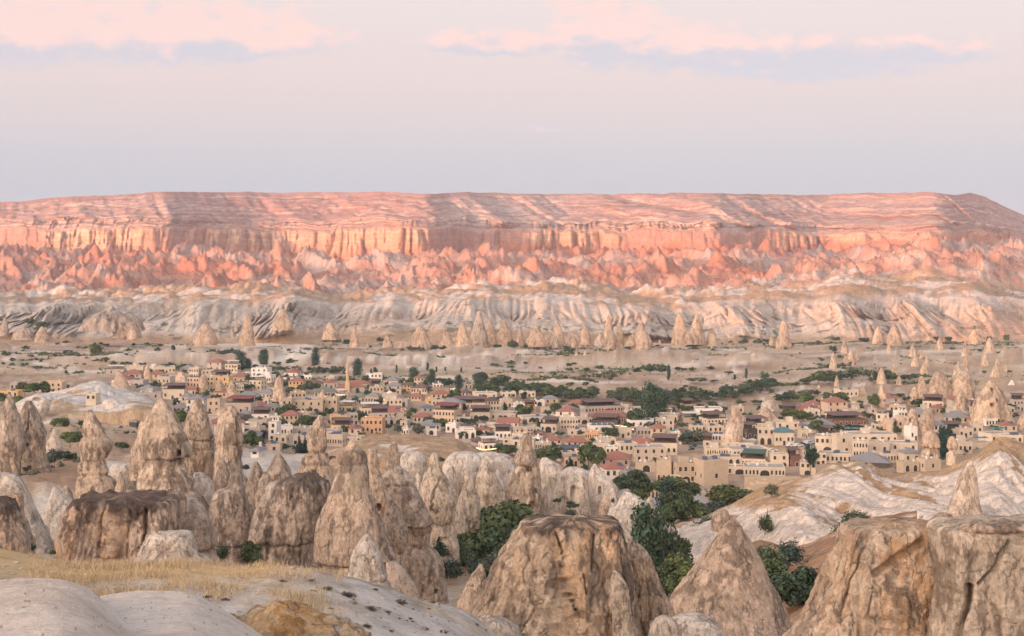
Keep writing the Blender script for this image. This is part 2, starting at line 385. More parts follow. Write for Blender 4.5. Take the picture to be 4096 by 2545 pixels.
def ground_colour(xn, yn, X, Y, Z):
    n1 = fbm(X * .012, Y * .012, 0 * X, 5, 3.3); n2 = fbm(X * .05, Y * .03, 0 * X, 4, 8.1); n3 = fbm(X * .2, Y * .2, 0 * X, 3, 1.1)
    tan = np.array([0.435, 0.31, 0.21]); brown = np.array([0.28, 0.19, 0.125]); pale = np.array([0.56, 0.475, 0.385]); gold = np.array([0.50, 0.35, 0.19]); white = np.array([.60, .535, .46])
    c = lerp(tan, brown, sstep(-0.1, 0.45, n1 + .4 * n3))
    c = lerp(c, gold, sstep(0.0, 0.4, -n1 + .3 * n2) * .6) if False else c * (1 - (sstep(0.05, 0.5, -n1) * .5)[..., None]) + gold * (sstep(0.05, 0.5, -n1) * .5)[..., None]
    pm = sstep(0.12, 0.42, n2 + .35 * n3)
    c = c * (1 - pm[..., None] * .75) + pale * pm[..., None] * .75
    rough = fbm(X * .035, Y * .035, 0 * X, 6, 91, .65); c = c * (1 + .35 * np.clip(rough, -.6, .6) * sstep(420, 600, Y))[..., None]; sm_ = (sstep(.18, .3, rough) * sstep(700, 900, Y) * .5)[..., None]; c = c * (1 - sm_) + np.array([.23, .19, .12]) * sm_
    # field strips far on the plain
    fs = perlin(X * .004 + 3, Y * .02, 0 * X); far = sstep(900, 1050, Y)
    c = c * (1 + .16 * (fs * far)[..., None])
    for f_, a_ in ((.045, .5), (.075, .4)): c = c * (1 - (sstep(.2, .3, perlin(X * .004 + a_ * 9, Y * f_, 0 * X + a_ * 20)) * far * a_)[..., None]) + pale * (sstep(.2, .3, perlin(X * .004 + a_ * 9, Y * f_, 0 * X + a_ * 20)) * far * a_)[..., None]
    thin = sstep(.30, .36, np.abs(perlin(X * .012 + 9, Y * .05, 0 * X)) + .2 * n3) * 0 + (1 - sstep(.012, .03, np.abs(perlin(X * .006 + 9, Y * .016, 0 * X)))) * far * .6; c = c * (1 - thin[..., None]) + np.array([.64, .55, .45]) * thin[..., None]
    olive = (sstep(.25, .5, perlin(X * .006, Y * .012, 0 * X + 7)) * far * .5)[..., None]
    c = c * (1 - olive) + np.array([.29, .25, .16]) * olive
    for pts, hw in PATHS:
        d = poly_dist(xn, yn, pts); m = 1 - sstep(hw * .6, hw * 1.7, d + n2 * hw * 1.5)
        if pts[0][1] < 1440 or True: m = m * sstep(300, 380, Y)
        c = c * (1 - m[..., None]) + np.array([.66, .57, .47]) * m[..., None]
    for pts, hw in ROADS:
        m = (1 - sstep(hw, hw * 1.3, poly_dist(xn, yn, pts, 1.4))) * sstep(330, 380, Y)
        c = c * (1 - m[..., None]) + np.array([.40, .37, .345]) * m[..., None]
    # white tuff slopes between the near chimneys
    def zone(c, x0, x1, d0, d1, colr, soft=.25, amt=1.0):
        m = sstep(x0, x0 + (x1 - x0) * soft, xn + 60 * n2) * (1 - sstep(x1 - (x1 - x0) * soft, x1, xn + 60 * n2)) * sstep(d0 * .95, d0 * 1.05, Y) * (1 - sstep(d1 * .95, d1 * 1.05, Y)) * amt
        return c * (1 - m[..., None]) + np.array(colr) * m[..., None]
    c = zone(c, 100, 700, 170, 235, white, .1); c = zone(c, 350, 650, 225, 290, white, .1, .9)
    c = zone(c, 40, 420, 235, 300, (.36, .235, .15)); c = zone(c, 900, 1300, 260, 420, white, .2, .8)
    c = zone(c, 2900, 3500, 110, 260, (.40, .235, .14), .15); c = zone(c, 1400, 2400, 380, 520, (.42, .29, .185), .2, .6)
    # the near shoulder: golden grass towards the left, bleached gravel towards the right
    near = 1 - sstep(60, 72, Y)
    gr = near * (1 - sstep(1180, 1420, xn + 200 * n2 + (58 - Y) * 8)) * sstep(39, 43, Y + 3 * n3); gr = np.maximum(gr, near * sstep(52, 57, Y + 3 * n3) * .8 * (1 - sstep(1500, 1900, xn)))
    base = lerp(np.array([.52, .47, .41]), np.array([.33, .27, .21]), sstep(.0, .3, n3 + .7 * fbm(X * .8, Y * .8, 0 * X, 4, 4))); oc = sstep(.15, .4, fbm(X * .3, Y * .3, 0 * X, 3, 14))[..., None] * .5; base = base * (1 - oc) + np.array([.50, .37, .22]) * oc
    c = c * (1 - near[..., None]) + base * near[..., None]
    oz = near * sstep(900, 1050, xn + 90 * n3) * (1 - sstep(1450, 1600, xn + 90 * n3)) * (1 - sstep(37, 41, Y + 2 * n2)) * sstep(-.1, .1, n3 + fbm(X * .9, Y * .9, 0 * X, 3, 44)); c = c * (1 - oz[..., None] * .8) + np.array([.60, .43, .25]) * oz[..., None] * .8
    c = c * (1 - gr[..., None]) + np.array([.52, .36, .18]) * gr[..., None]
    return c

def build_ground():
    nr, nc = 270, 860
    D = np.exp(np.linspace(math.log(5), math.log(1640), nr))
    # rows where the picture needs them: denser beyond the shoulder
    xs = np.concatenate([np.linspace(-1400, -120, 60)[:-1], np.linspace(-120, 4220, 560), np.linspace(4220, 5500, 62)[1:]])
    nc = len(xs)
    Dg, Xn = np.meshgrid(D, xs, indexing='ij')
    X = (Xn - CX) / F * Dg; Z = gz(Xn, Dg)
    Z = Z + gnoise(Xn, Dg)
    # low rounded banks out on the plain
    bank = np.maximum(0, fbm(X * .006, Dg * .011, 0 * X, 4, 12.) + .05) * 17 * sstep(950, 1150, Dg) * (1 - sstep(1300, 1430, Dg))
    bank2 = np.abs(fbm(X * .03, Dg * .02, 0 * X, 3, 22.)) * 7 * sstep(1000, 1150, Dg) * (1 - sstep(1350, 1450, Dg))
    ero = np.abs(perlin(X * .055 + .4 * perlin(X * .01, Dg * .01, 0 * X), Dg * .018, 0 * X + 5)) * 7 + np.abs(perlin(X * .12, Dg * .035, 0 * X + 8)) * 2.2
    Z = Z + bank + bank2 * sstep(2, 8, bank) - ero * sstep(900, 1050, Dg) * sstep(1, 6, bank)
    Yn = HY + (CZ - Z) / Dg * F
    c = ground_colour(Xn, Yn, X, Dg, Z)
    wh = (sstep(4, 10, bank) * (.12 + .6 * sstep(.0, .3, fbm(X * .03, Dg * .03, 0 * X, 4, 33))))[..., None]
    c = c * (1 - wh) + np.array([.52, .42, .32]) * wh
    V = np.stack([X, Dg, Z], -1)
    o = link('ground', mesh_np('ground', V, grid_faces(nr, nc), c), M_ground); tag(o, kind='structure')
    return o
build_ground()

# ------------------------------------------------------------------ badlands, red cliffs and the table mountain
def LZ(pts):
    p = np.array(pts, float); return p[:, 0] * 4096 / 2433, p[:, 1] * 4096 / 2433
FARL = {
 'L1': [(-700, 835), (0, 800), (200, 812), (350, 805), (600, 815), (750, 800), (900, 800), (1050, 790), (1200, 795), (1450, 800), (1600, 815), (1850, 815), (2000, 810), (2200, 820), (2433, 815), (3100, 830)],
 'L2': [(-700, 740), (0, 735), (300, 730), (520, 722), (600, 735), (700, 714), (830, 725), (900, 737), (1000, 728), (1300, 725), (1450, 742), (1600, 747), (1700, 728), (1850, 718), (1950, 722), (2050, 715), (2250, 720), (2350, 725), (2433, 720), (3100, 725)],
 'L3': [(-700, 700), (0, 702), (250, 707), (450, 694), (600, 687), (800, 707), (1000, 692), (1200, 684), (1300, 672), (1500, 702), (1700, 694), (1900, 684), (2000, 668), (2200, 662), (2300, 668), (2433, 700), (3100, 700)],
 'L4': [(-700, 690), (0, 690), (200, 680), (400, 690), (560, 685), (700, 685), (860, 692), (1000, 684), (1150, 677), (1300, 657), (1400, 670), (1550, 687), (1800, 674), (2000, 654), (2200, 640), (2433, 662), (3100, 670)],
 'L5': [(-700, 612), (0, 603), (200, 608), (400, 604), (600, 614), (850, 612), (1100, 609), (1350, 607), (1600, 602), (1800, 602), (2000, 602), (2150, 588), (2300, 578), (2433, 592), (3100, 640)],
 'L6': [(-700, 603), (0, 590), (150, 594), (400, 597), (600, 609), (850, 607), (1000, 607), (1350, 606), (1500, 601), (1700, 593), (1850, 599), (2000, 594), (2150, 578), (2300, 562), (2433, 572), (3100, 630)],
 'L7': [(-700, 560), (0, 548), (300, 545), (500, 548), (850, 548), (1000, 545), (1200, 550), (1400, 552), (1550, 553), (1700, 552), (1850, 552), (2000, 557), (2150, 560), (2300, 549), (2433, 562), (3100, 620)],
 'L8': [(-700, 545), (0, 522), (300, 520), (600, 528), (900, 522), (1100, 520), (1250, 530), (1400, 528), (1700, 530), (1900, 535), (2100, 535), (2300, 530), (2433, 549), (3100, 610)],
 'L9': [(-700, 528), (-300, 492), (0, 481), (60, 478), (150, 467), (300, 463), (360, 458), (400, 455), (520, 457), (700, 458), (900, 456), (1020, 461), (1090, 458), (1250, 460), (1300, 462), (1480, 461), (1700, 459), (1780, 461), (1900, 464), (2060, 459), (2160, 458), (2220, 456), (2270, 464), (2305, 458), (2340, 468), (2380, 488), (2433, 513), (2600, 560), (3100, 600)],
}
DMID = [(-700, 3700), (0, 3520), (150, 3420), (390, 3250), (470, 3420), (620, 3620), (820, 3450), (1010, 3080), (1120, 3330), (1330, 3480), (1500, 3330), (1700, 3090), (1810, 3260), (1960, 3400), (2100, 3260), (2230, 3030), (2330, 3350), (2433, 3620), (3100, 4300)]
def build_far():
    xs = np.concatenate([np.linspace(-1200, -60, 60)[:-1], np.linspace(-60, 4160, 900), np.linspace(4160, 5250, 60)[1:]])
    def line(k): a, b = LZ(FARL[k]); return np.interp(xs, a, b)
    def sm(v, k=5): kk = np.hanning(2 * k + 1); kk /= kk.sum(); return np.convolve(np.pad(v, k, 'edge'), kk, 'valid')
    a, b = np.array(DMID, float).T; dm = sm(np.interp(xs, a * 4096 / 2433, b), 14)
    y = {k: sm(line(k), 4) for k in FARL}
    for kk_, a_, f_, s_ in (('L9', 3.0, .03, 2.), ('L9', 4.0, .006, 8.), ('L6', 15, .010, 1.), ('L7', 24, .006, 7.), ('L7', 8, .03, 3.), ('L8', 20, .005, 12.), ('L6', 7, .035, 4.), ('L2', 16, .010, 9.), ('L4', 12, .006, 6.), ('L5', 14, .007, 5.)): y[kk_] = y[kk_] + a_ * fbm(xs * f_, 0 * xs, 0 * xs, 3, s_)
    wob = fbm(xs * .004, 0 * xs, 0 * xs, 4, 31) * 120
    dep = {'L0': 1480 + 0 * xs, 'L1': 1560 + wob * .3, 'L2': 1680 + wob * .8, 'L3': 2150 + wob, 'L4': 2330 + wob * .7}
    dep['L6'] = dm - 32; dep['L5'] = np.minimum(dm - 170, 3100); dep['L7'] = dm - 10; dep['L8'] = dm + 55; dep['L9'] = dm + 470
    dep['L10'] = dep['L9'] + 40; dep['L11'] = dep['L9'] + 2500
    z = {k: CZ - (y[k] - HY) / F * dep[k] for k in y}
    z['L0'] = np.full(len(xs), -14.0); z['L10'] = z['L9'] + 1.0; z['L11'] = z['L9'] - 60
    keys = ['L0', 'L1', 'L2', 'L3', 'L4', 'L5', 'L6', 'L7', 'L8', 'L9', 'L10', 'L11']
    rows = [8, 64, 26, 16, 104, 12, 46, 20, 56, 5, 4]
    Ds, Zs, B, T = [], [], [], []
    for k, (a_, b_, n) in enumerate(zip(keys[:-1], keys[1:], rows)):
        t = np.linspace(0, 1, n, endpoint=(k == len(rows) - 1))[:, None]
        te = t
        if a_ == 'L8': te = t**1.25          # upper slope steepens to the rim
        if a_ == 'L1': te = t**0.9
        Ds.append(dep[a_] * (1 - t) + dep[b_] * t); Zs.append(z[a_] * (1 - te) + z[b_] * te)
        B.append(np.full((n, len(xs)), k)); T.append(t + 0 * xs)
    D = np.concatenate(Ds); Z = np.concatenate(Zs); B = np.concatenate(B); T = np.concatenate(T)
    Xn = np.broadcast_to(xs, D.shape); X = (Xn - CX) / F * D
    Yn0 = HY + (CZ - Z) / D * F; xd = Xn * 2433 / 4096; yd = Yn0 * 2433 / 4096
    S = B + T
    def band(a, b, f=.15): return sstep(a, a + f, S) * (1 - sstep(b - f, b, S))
    # ---- white cliffs: rounded ribs parted by sharp gullies, in fans
    lob = fbm(X * .011, S * .35, 0 * X, 3, 40)
    cw_ = 105.; xw = X / cw_ + .9 * perlin(X * .004, 0 * X, 0 * X + 6); ci = np.floor(xw); fx = xw - ci - .5      # one spur of the cliff per cell
    hsh = np.modf(np.abs(np.sin(ci * 12.9898) * 43758.5))[0]; tt_ = np.clip(S - 1, 0, 1)
    q = fx * (6 + 4 * hsh) / (.62 + .38 * (1 - tt_)) + ci * 7.7 + perlin(X * .05, S * 1.6, 0 * X) * .35
    spur = (1 - np.abs(fx) * 2) * (.6 + .6 * hsh)
    rib = np.sqrt(np.abs(perlin(q, S * 1.0, 0 * X)) + .008); rib2 = np.sqrt(np.abs(perlin(q * 2.3 + 5, S * 2.2, 0 * X + 3)) + .006)
    rib3 = np.sqrt(np.abs(perlin(q * 5.3 + 5, S * 5, 0 * X + 3)) + .006)
    wb = band(1.0, 2.25, .3)
    tier = sstep(1.25, 1.5, S + .25 * lob) * (1 - sstep(1.6, 1.75, S + .25 * lob)); wamp = .45 + .75 * sstep(-.2, .25, fbm(X * .006, 0 * X, 0 * X, 3, 71)); D = D - wb * wamp * (rib * 36 + rib2 * 18 + rib3 * 8 + lob * 30 + spur * 60 * (1 - .5 * tt_) - tier * 12) + wb * 34; Z = Z - wb * (1 - spur) * 16 * sstep(.35, .9, tt_)
    Z = Z + band(1.5, 2.4, .35) * (lob * 6 + rib * 4)
    # ---- terraces
    tb = band(2.1, 4.3, .3)
    Z = Z + tb * (fbm(X * .012, D * .012, 0 * X, 4, 50) * 12 + np.abs(perlin(X * .05, D * .02, 0 * X)) * 6)
    # ---- badlands cones
    bb = band(2.7, 6.15, .35) * (.35 + .65 * sstep(3.6, 4.2, S))
    wx = X + 14 * fbm(X * .02, D * .02, 0 * X, 2, 5); wy = D + 14 * fbm(X * .02, D * .02, 0 * X + 4, 2, 5)
    ridge = fbm(X * .006, D * .004, 0 * X, 3, 77)
    cone = 0
    for sc_, h_, s_ in ((34, 24, 1), (17, 17, 2), (8, 8, 3)):
        d1, d2, idd = worley2(wx / sc_, wy / (sc_ * 1.2), s_)
        cone = np.maximum(cone, (1 - d1 * 1.35) * h_ * (.45 + .9 * idd)) if s_ == 1 else cone + np.maximum(0, 1 - d1 * 1.3) * h_ * .6 * idd
    rg = 0
    for sc_, h_ in ((70, 22), (33, 14), (16, 8), (8, 4)):
        rg = rg + (1 - np.abs(perlin(wx / sc_ + .35 * wy / sc_, wy / (sc_ * 1.6), 0 * X + sc_)) * 1.6)**2 * h_
    mass = sstep(-.15, .3, fbm(X * .009, D * .007, 0 * X, 3, 93)); Z = Z + bb * (rg - 24) * (.35 + .55 * mass) + bb * (mass - .6) * 13; cone = cone * (.22 + .48 * mass)
    Z = Z + bb * (np.maximum(cone, 0) * (.75 + 1.0 * np.clip(ridge, -.5, .8)) + ridge * 18 - 7) * (1 - .55 * sstep(5.3, 6.0, S))
    # ---- the red cliff: deep vertical flutes
    brk = .35 + .75 * sstep(-.25, .15, fbm(X * .0035, 0 * X, S * .1, 3, 19))
    cw = brk * band(5.7, 7.2, .3) * np.interp(xd, [-700, 0, 150, 1950, 2100, 2300], [.6, .6, 1, 1, .55, .3])
    q = X * .026 + fbm(X * .008, 0 * X, 0 * X, 2, 3) * 1.6
    fl = np.sqrt(np.abs(perlin(q, S * .25, 0 * X + 11)) + .004); fl2 = np.sqrt(np.abs(perlin(q * 2.7, S * .5, 0 * X + 2)) + .004); fl3 = np.sqrt(np.abs(perlin(q * 6.1, S * 1.2, 0 * X + 2)) + .004)
    D = D - cw * (fl * 74 + fl2 * 34 + fl3 * 13 - 44); Z = Z + band(5.4, 6.2, .3) * (.5 - fl) * 26
    cu = band(7.15, 8.1, .2) * np.interp(xd, [0, 300, 420, 900, 1050, 1300, 1400, 1700, 1800, 2433], [.5, .5, .3, .3, .7, .8, 1, 1, .4, .2]); D = D - cu * (fl2 * 44 + fl3 * 18 - 26)
    # ---- upper slope: long gullies and thin ledges
    ub = band(7.3, 9.2, .5)
    g = 1 - np.abs(fbm(X * .006 + D * .0022, S * .25, 0 * X, 4, 61)) * 2.2
    D = D + ub * (g * 70 - 45) + band(7.0, 9.0, .3) * perlin(0 * X, S * 9, X * .001) * 10
    Z = Z + ub * (perlin(X * .004, S * 17, 0 * X) * 5.0 + perlin(X * .03, S * 8, 0 * X) * 2.5 + fbm(X * .022, D * .01, S * 2, 4, 8) * 6)
    Z = Z + band(5.0, 9.0, .4) * fbm(X * .03, D * .03, Z * .03, 3, 4) * 2.5
    X = (Xn - CX) / F * D
    # ---- what each layer is made of
    n1 = fbm(X * .004, D * .004, Z * .01, 4, 15); n2 = fbm(X * .02, D * .02, Z * .03, 4, 25); n3 = fbm(X * .06, D * .06, Z * .08, 3, 35)
    white = np.array([.66, .585, .50]); cream = np.array([.54, .315, .20]); pink = np.array([.45, .255, .185]); red = np.array([.47, .185, .105]); rust = np.array([.34, .185, .145])
    tan = np.array([.47, .32, .20]); greyw = np.array([.45, .38, .335]); brown = np.array([.33, .235, .17])
    c = np.broadcast_to(tan, X.shape + (3,)).copy()
    def put(c, colr, m): m = np.clip(m, 0, 1)[..., None]; return c * (1 - m) + np.asarray(colr) * m
    c = put(c, white, band(1.0, 2.3, .2) * (.75 + .5 * n2))
    c = put(c, brown, band(.9, 2.2, .1) * sstep(.12, .3, n2 + .3 * n3 - .25 * rib) * .7); c = put(c, tan, band(.9, 2.3, .1) * sstep(.1, .3, n1 + .4 * n2) * np.interp(xd, [0, 900, 1500, 2433], [.8, .7, .25, .15])); c = put(c, (.13, .15, .10), band(.95, 1.5, .1) * sstep(.30, .36, fbm(X * .05, D * .05, Z * .1, 3, 99)) * .8)
    c = put(c, cream, band(1.0, 2.1, .2) * .45 * sstep(-.1, .3, n1))
    c = put(c, white, band(2.0, 3.6, .2) * sstep(-.02, .2, n2 + n1))
    c = put(c, tan, band(2.2, 3.9, .3) * sstep(.0, .25, -n2 + .4 * n1))
    bl = band(3.4, 6.0, .5)
    c = put(c, pink, bl); c = put(c, red, bl * sstep(.0, .35, n1 + .5 * n2) * .75); c = put(c, greyw, bl * sstep(.05, .3, -n1 + .6 * n2) * .7)
    c = put(c, white, bl * (1 - sstep(3.8, 4.5, S)) * sstep(-.1, .3, n2) * .7)
    c = put(c, brown, bl * sstep(.28, .5, n3 + .4 * n2) * .5)
    c = put(c, cream, band(5.6, 7.3, .2) * .9); c = put(c, np.array([.60, .46, .34]), band(5.6, 7.4, .2) * sstep(.05, .3, perlin(X * .004, S * 16, 0 * X + 3) + .3 * n1) * .7); c = put(c, rust, band(5.6, 7.2, .2) * (1 - brk) * 1.2); c = put(c, red, band(5.5, 6.9, .3) * sstep(.0, .6, 6.6 - S + .6 * n1) * np.interp(xd, [0, 600, 800, 1600, 1900, 2433], [.15, .25, .8, .9, .8, .6]))
    up = sstep(7.0, 7.3, S)
    c = put(c, rust, up)
    c = put(c, cream, up * band(7.1, 8.25, .2) * (.45 + .5 * np.interp(xd, [0, 1000, 1100, 1700, 1800, 2433], [0, 0, 1, 1, 0, 0])))
    st = .5 + .5 * np.sin(S * 34 + 2 * n1 + 1.3 * n2)
    c = put(c, greyw, up * np.interp(xd, [0, 430, 480, 900, 1010, 1080, 1330, 1420, 1640, 1720, 1900, 2000, 2200, 2250, 2433], [.15, .45, .1, .1, .3, .95, .9, .4, .3, .85, .6, .4, .4, .5, .5]) * (.55 + .45 * st) * (1 - sstep(8.9, 9.0, S)))
    c = put(c, (.56, .44, .37), up * sstep(.22, .4, n2) * .6)
    for sd_, fr_q in ((0, 19.), (5, 31.), (9, 47.)): c = put(c, rust * .7 if sd_ != 5 else np.array([.55, .44, .38]), up * sstep(.16, .22, perlin(X * .0022 + sd_, S * fr_q, 0 * X + sd_) + .2 * n2) * .6)
    c = put(c, rust, sstep(8.85, 9.0, S) * .8); c = put(c, (.16, .13, .10), sstep(.38, .5, fbm(X * .09, D * .09, Z * .1, 3, 65)) * sstep(2.0, 2.3, S) * .45)
    c = c * (1 + .10 * n3[..., None])
    V = np.stack([X, D, Z], -1)
    # three separate landforms out of the one grid
    cuts = [0, sum(rows[:4]), sum(rows[:6]), sum(rows)]
    for k, nm in enumerate(['white_badlands', 'red_badlands', 'table_mountain']):
        a_, b_ = cuts[k], min(cuts[k + 1] + 1, V.shape[0])
        o = link(nm, mesh_np(nm, V[a_:b_], grid_faces(b_ - a_, len(xs)), c[a_:b_]), M_far); tag(o, kind='structure')
build_far()

# ------------------------------------------------------------------ the land outside the picture, and the ridge behind that shades the valley
def outer_land():
    n = 90
    g = np.linspace(-1, 1, n); g = np.sign(g) * np.abs(g)**2 * 14000
    X, Y = np.meshgrid(g, g, indexing='xy'); Y = Y + 1500
    Z = fbm(X * .0006, Y * .0006, 0 * X, 3, 2) * 14 - 26
    c = np.broadcast_to(np.array([.44, .33, .23]), X.shape + (3,))
    V = np.stack([X, Y, Z], -1)[::-1]
    o = link('outer_plain', mesh_np('outer_plain', V, grid_faces(n, n), np.ascontiguousarray(c)), M_ground); tag(o, kind='structure')
    # hillside under and behind the viewpoint, rising to an unseen western ridge added to shade the valley
    ca, sa = math.cos(SUN_AZ), math.sin(SUN_AZ)
    s = np.concatenate([np.linspace(-2600, -900, 14), np.linspace(-850, -20, 26)]); t = np.linspace(-6500, 6500, 180)
    Sg, Tg = np.meshgrid(s, t, indexing='ij')
    crest = RIDGE_Z + 8 * fbm(Tg * .002, 0 * Tg, 0 * Tg, 4, 5)
    prof = np.interp(Sg, [-2600, -1500, -900, -760, -640, -400, -60, -20], [-.1, .35, .9, 1.0, .98, .62, .40, .33])
    side = np.interp(np.abs(Tg), [0, 5000, 6500], [1, 1, .4])
    near = np.exp(-(Tg / 260.)**2)
    Zr = crest * prof * side
    Zr = np.where(Sg > -300, Zr * (near * .98 + (1 - near) * np.interp(Sg, [-300, -20], [1, -.1])), Zr)
    Zr = np.minimum(Zr, np.where(Sg > -120, 85.5, 999)) + fbm(Tg * .01, Sg * .01, 0 * Sg, 4, 3) * 3
    Xg = Sg * sa + Tg * ca; Yg = Sg * ca - Tg * sa
    c = lerp(np.array([.44, .33, .23]), np.array([.55, .48, .4]), sstep(-.1, .3, fbm(Xg * .004, Yg * .004, 0 * Xg, 4, 3)))
    o = link('western_shade_ridge', mesh_np('western_shade_ridge', np.stack([Xg, Yg, Zr], -1), grid_faces(len(s), len(t))[:, ::-1], c), M_ground); tag(o, kind='structure')
RIDGE_Z = 111 + 700 * math.tan(SUN_EL)
outer_land()
def build_haze():
    x0, x1, y0, y1, z0, z1 = -9000, 9000, -5000, 9500, -60, 330
    V = np.array([[x, y, z] for z in (z0, z1) for y in (y0, y1) for x in (x0, x1)], float)
    Fq = np.array([[0, 2, 3, 1], [4, 5, 7, 6], [0, 1, 5, 4], [2, 6, 7, 3], [0, 4, 6, 2], [1, 3, 7, 5]])
    m = bpy.data.materials.new('haze'); m.use_nodes = True; t = NT(m.node_tree); t.n.clear()
    pv = t.new('ShaderNodeVolumePrincipled'); pv.inputs['Color'].default_value = (0.74, 0.80, 1.0, 1); pv.inputs['Density'].default_value = HAZE
    pv.inputs['Anisotropy'].default_value = 0.0
    o_ = t.new('ShaderNodeOutputMaterial'); t.l.new(pv.outputs[0], o_.inputs['Volume'])
    o = link('haze', mesh_np('haze', V, Fq, smooth=False), m); tag(o, kind='stuff')
HAZE = 0.00006
if HAZE: build_haze()
_u = ['first', 'second', 'third', 'fourth', 'fifth', 'sixth', 'seventh', 'eighth', 'ninth']
_t = ['tenth', 'eleventh', 'twelfth', 'thirteenth', 'fourteenth', 'fifteenth', 'sixteenth', 'seventeenth', 'eighteenth', 'nineteenth']
ORD = _u + _t
for _a, _b in zip(['twenty', 'thirty', 'forty', 'fifty', 'sixty', 'seventy', 'eighty', 'ninety'], ['twentieth', 'thirtieth', 'fortieth', 'fiftieth', 'sixtieth', 'seventieth', 'eightieth', 'ninetieth']): ORD += [_b] + [_a + '-' + k for k in _u]
_n = list(ORD); ORD += ['hundredth'] + ['hundred-and-' + k for k in _n]
# ------------------------------------------------------------------ rocks: fairy chimneys, bluffs, domes
PAL = {  # low body, high body, weathered crust, fresh pale patch
 'tan':   ((.53, .405, .30), (.49, .38, .285), (.20, .155, .12), (.63, .50, .385)),
 'grey':  ((.45, .355, .28), (.40, .325, .26), (.175, .14, .115), (.56, .455, .36)),
 'pale':  ((.57, .475, .375), (.60, .51, .415), (.28, .22, .17), (.66, .57, .475)),
 'white': ((.62, .54, .45), (.64, .57, .49), (.42, .33, .25), (.67, .61, .54)),
 'bluff': ((.46, .345, .245), (.46, .34, .235), (.15, .118, .095), (.62, .50, .38)),
 'rust':  ((.52, .36, .235), (.47, .33, .22), (.15, .105, .08), (.60, .47, .35)),
 'pink':  ((.56, .43, .335), (.52, .41, .32), (.30, .24, .19), (.62, .52, .43)),
 'ochre': ((.60, .46, .31), (.62, .42, .22), (.50, .26, .09), (.68, .60, .50)),
 'town':  ((.53, .39, .275), (.45, .335, .245), (.25, .18, .135), (.60, .47, .35)),
}
def rock(name, label, c, outline, D, pal='tan', flute=.5, strata=.3, lump=.8, crack=.35, facet=.6, crust=.5, topcrust=0.0, thick=.85, bands=(), holes=(),
         mat=None, cat='rock', group=None, seed=None, res=1.0, sq=2.3, cracks=(), joint=(), tint=None, soft=2, cols=()):
    """a free-standing rock: its silhouette is a stack of widths, its surface is carved with flutes, ledges, joints and facets"""
    o_ = np.array(outline, float); ys = ny(c, o_[:, 0]); xl = nx(c, o_[:, 1]); xr = nx(c, o_[:, 2])
    seed = float(abs(hash_name(label)) % 997) if seed is None else seed
    hpx = (ys[-1] - ys[0]) / 4; wpx = np.max(xr - xl) / 4
    nr = int(np.clip(hpx * .80 * res, 12, 225)); nc = int(np.clip(wpx * 1.85 * res, 22, 320))
    yq = np.linspace(ys[0], ys[-1], nr)
    L_ = np.interp(yq, ys, xl); R_ = np.interp(yq, ys, xr)
    if nr > 30 and soft:
        k = np.hanning(2 * soft + 3); k /= k.sum(); pad = soft + 1
        L_ = np.convolve(np.pad(L_, pad, 'edge'), k, 'valid'); R_ = np.convolve(np.pad(R_, pad, 'edge'), k, 'valid')
    z = CZ - (yq - HY) / F * D; cxm = ((L_ + R_) / 2 - CX) / F * D; rx = (R_ - L_) / 2 / F * D
    rtop = rx[0]; cap = np.clip(rtop * .12, 0.02, .5)
    # close the top with a low crown
    ncap = 5
    tt = np.linspace(0, 1, ncap, endpoint=False)
    z = np.concatenate([z[0] + cap * (1 - tt**2), z]); cxm = np.concatenate([np.full(ncap, cxm[0]), cxm]); rx = np.concatenate([rtop * tt + 1e-3, rx]); nr += ncap
    u = np.linspace(0, 1, nc, endpoint=False)
    th = -np.pi / 2 + 2 * np.pi * (u - .5) ; th = th + .55 * np.sin(th + np.pi / 2) * -1   # finer on the side seen
    ct, st = np.cos(th), np.sin(th)
    e = 2 / sq; sx = np.sign(ct) * np.abs(ct)**e; sy = np.sign(st) * np.abs(st)**e
    rmax = float(np.max(rx) * .55 + np.median(rx) * .45)
    X = cxm[:, None] + rx[:, None] * sx; Y = D + (rx[:, None] * thick) * sy + 0 * X; Zg = z[:, None] + 0 * X
    V = np.stack([X, Y, Zg], -1); N = grid_normals(V, True)
    if np.mean(N[nr // 2, :, 1] * sy) < 0: N = -N
    N[0] = (0, 0, 1)
    S = rmax; s = seed
    hh = max(z[0] - z[-1], 1e-3); tz = (Zg - z[-1]) / hh
    m = 1.0 / max(S, .3)
    big = fbm(X * m * 1.1, Y * m * 1.1, Zg * m * .8, 3, s)
    med = fbm(X * m * 3.3, Y * m * 3.3, Zg * m * 2.6, 4, s + 20)
    fine = fbm(X * m * 11, Y * m * 11, Zg * m * 11, 4, s + 40, .6)
    wv = X + .12 * S * big
    fl = np.sqrt(np.abs(perlin(wv * m * 3.1, Y * m * 3.1, Zg * m * .42 + s)) + .003)
    fl2 = np.sqrt(np.abs(perlin(wv * m * 8, Y * m * 8, Zg * m * 1.0 + s + 9)) + .003)
    stn = perlin(X * m * .5, Y * m * .5, Zg * m * 7 + s) + .6 * perlin(X * m * .8, Y * m * .8, Zg * m * 17 + s)
    fc, fc2, fid = worley2(X * m * 2.4 + .5 * big + s, Zg * m * 1.7 + Y * m * .8 + .5 * med, int(s) % 50)
    d = S * (.055 * lump * big + .038 * lump * med + .030 * fine)
    d = d + S * .14 * flute * (fl - .45) + S * .06 * flute * (fl2 - .45)
    d = d + S * .035 * strata * stn
    f2a, f2b, f2i = worley2(X * m * 5.5 + .6 * med + s, Zg * m * 3.6 + Y * m * 2 + .5 * med, int(s) % 40 + 3)
    d = d + S * .085 * facet * (fid - .5) * sstep(0, .12, fc2 - fc) + S * .035 * facet * (f2i - .5) * sstep(0, .15, f2b - f2a)
    jn = 0 * X
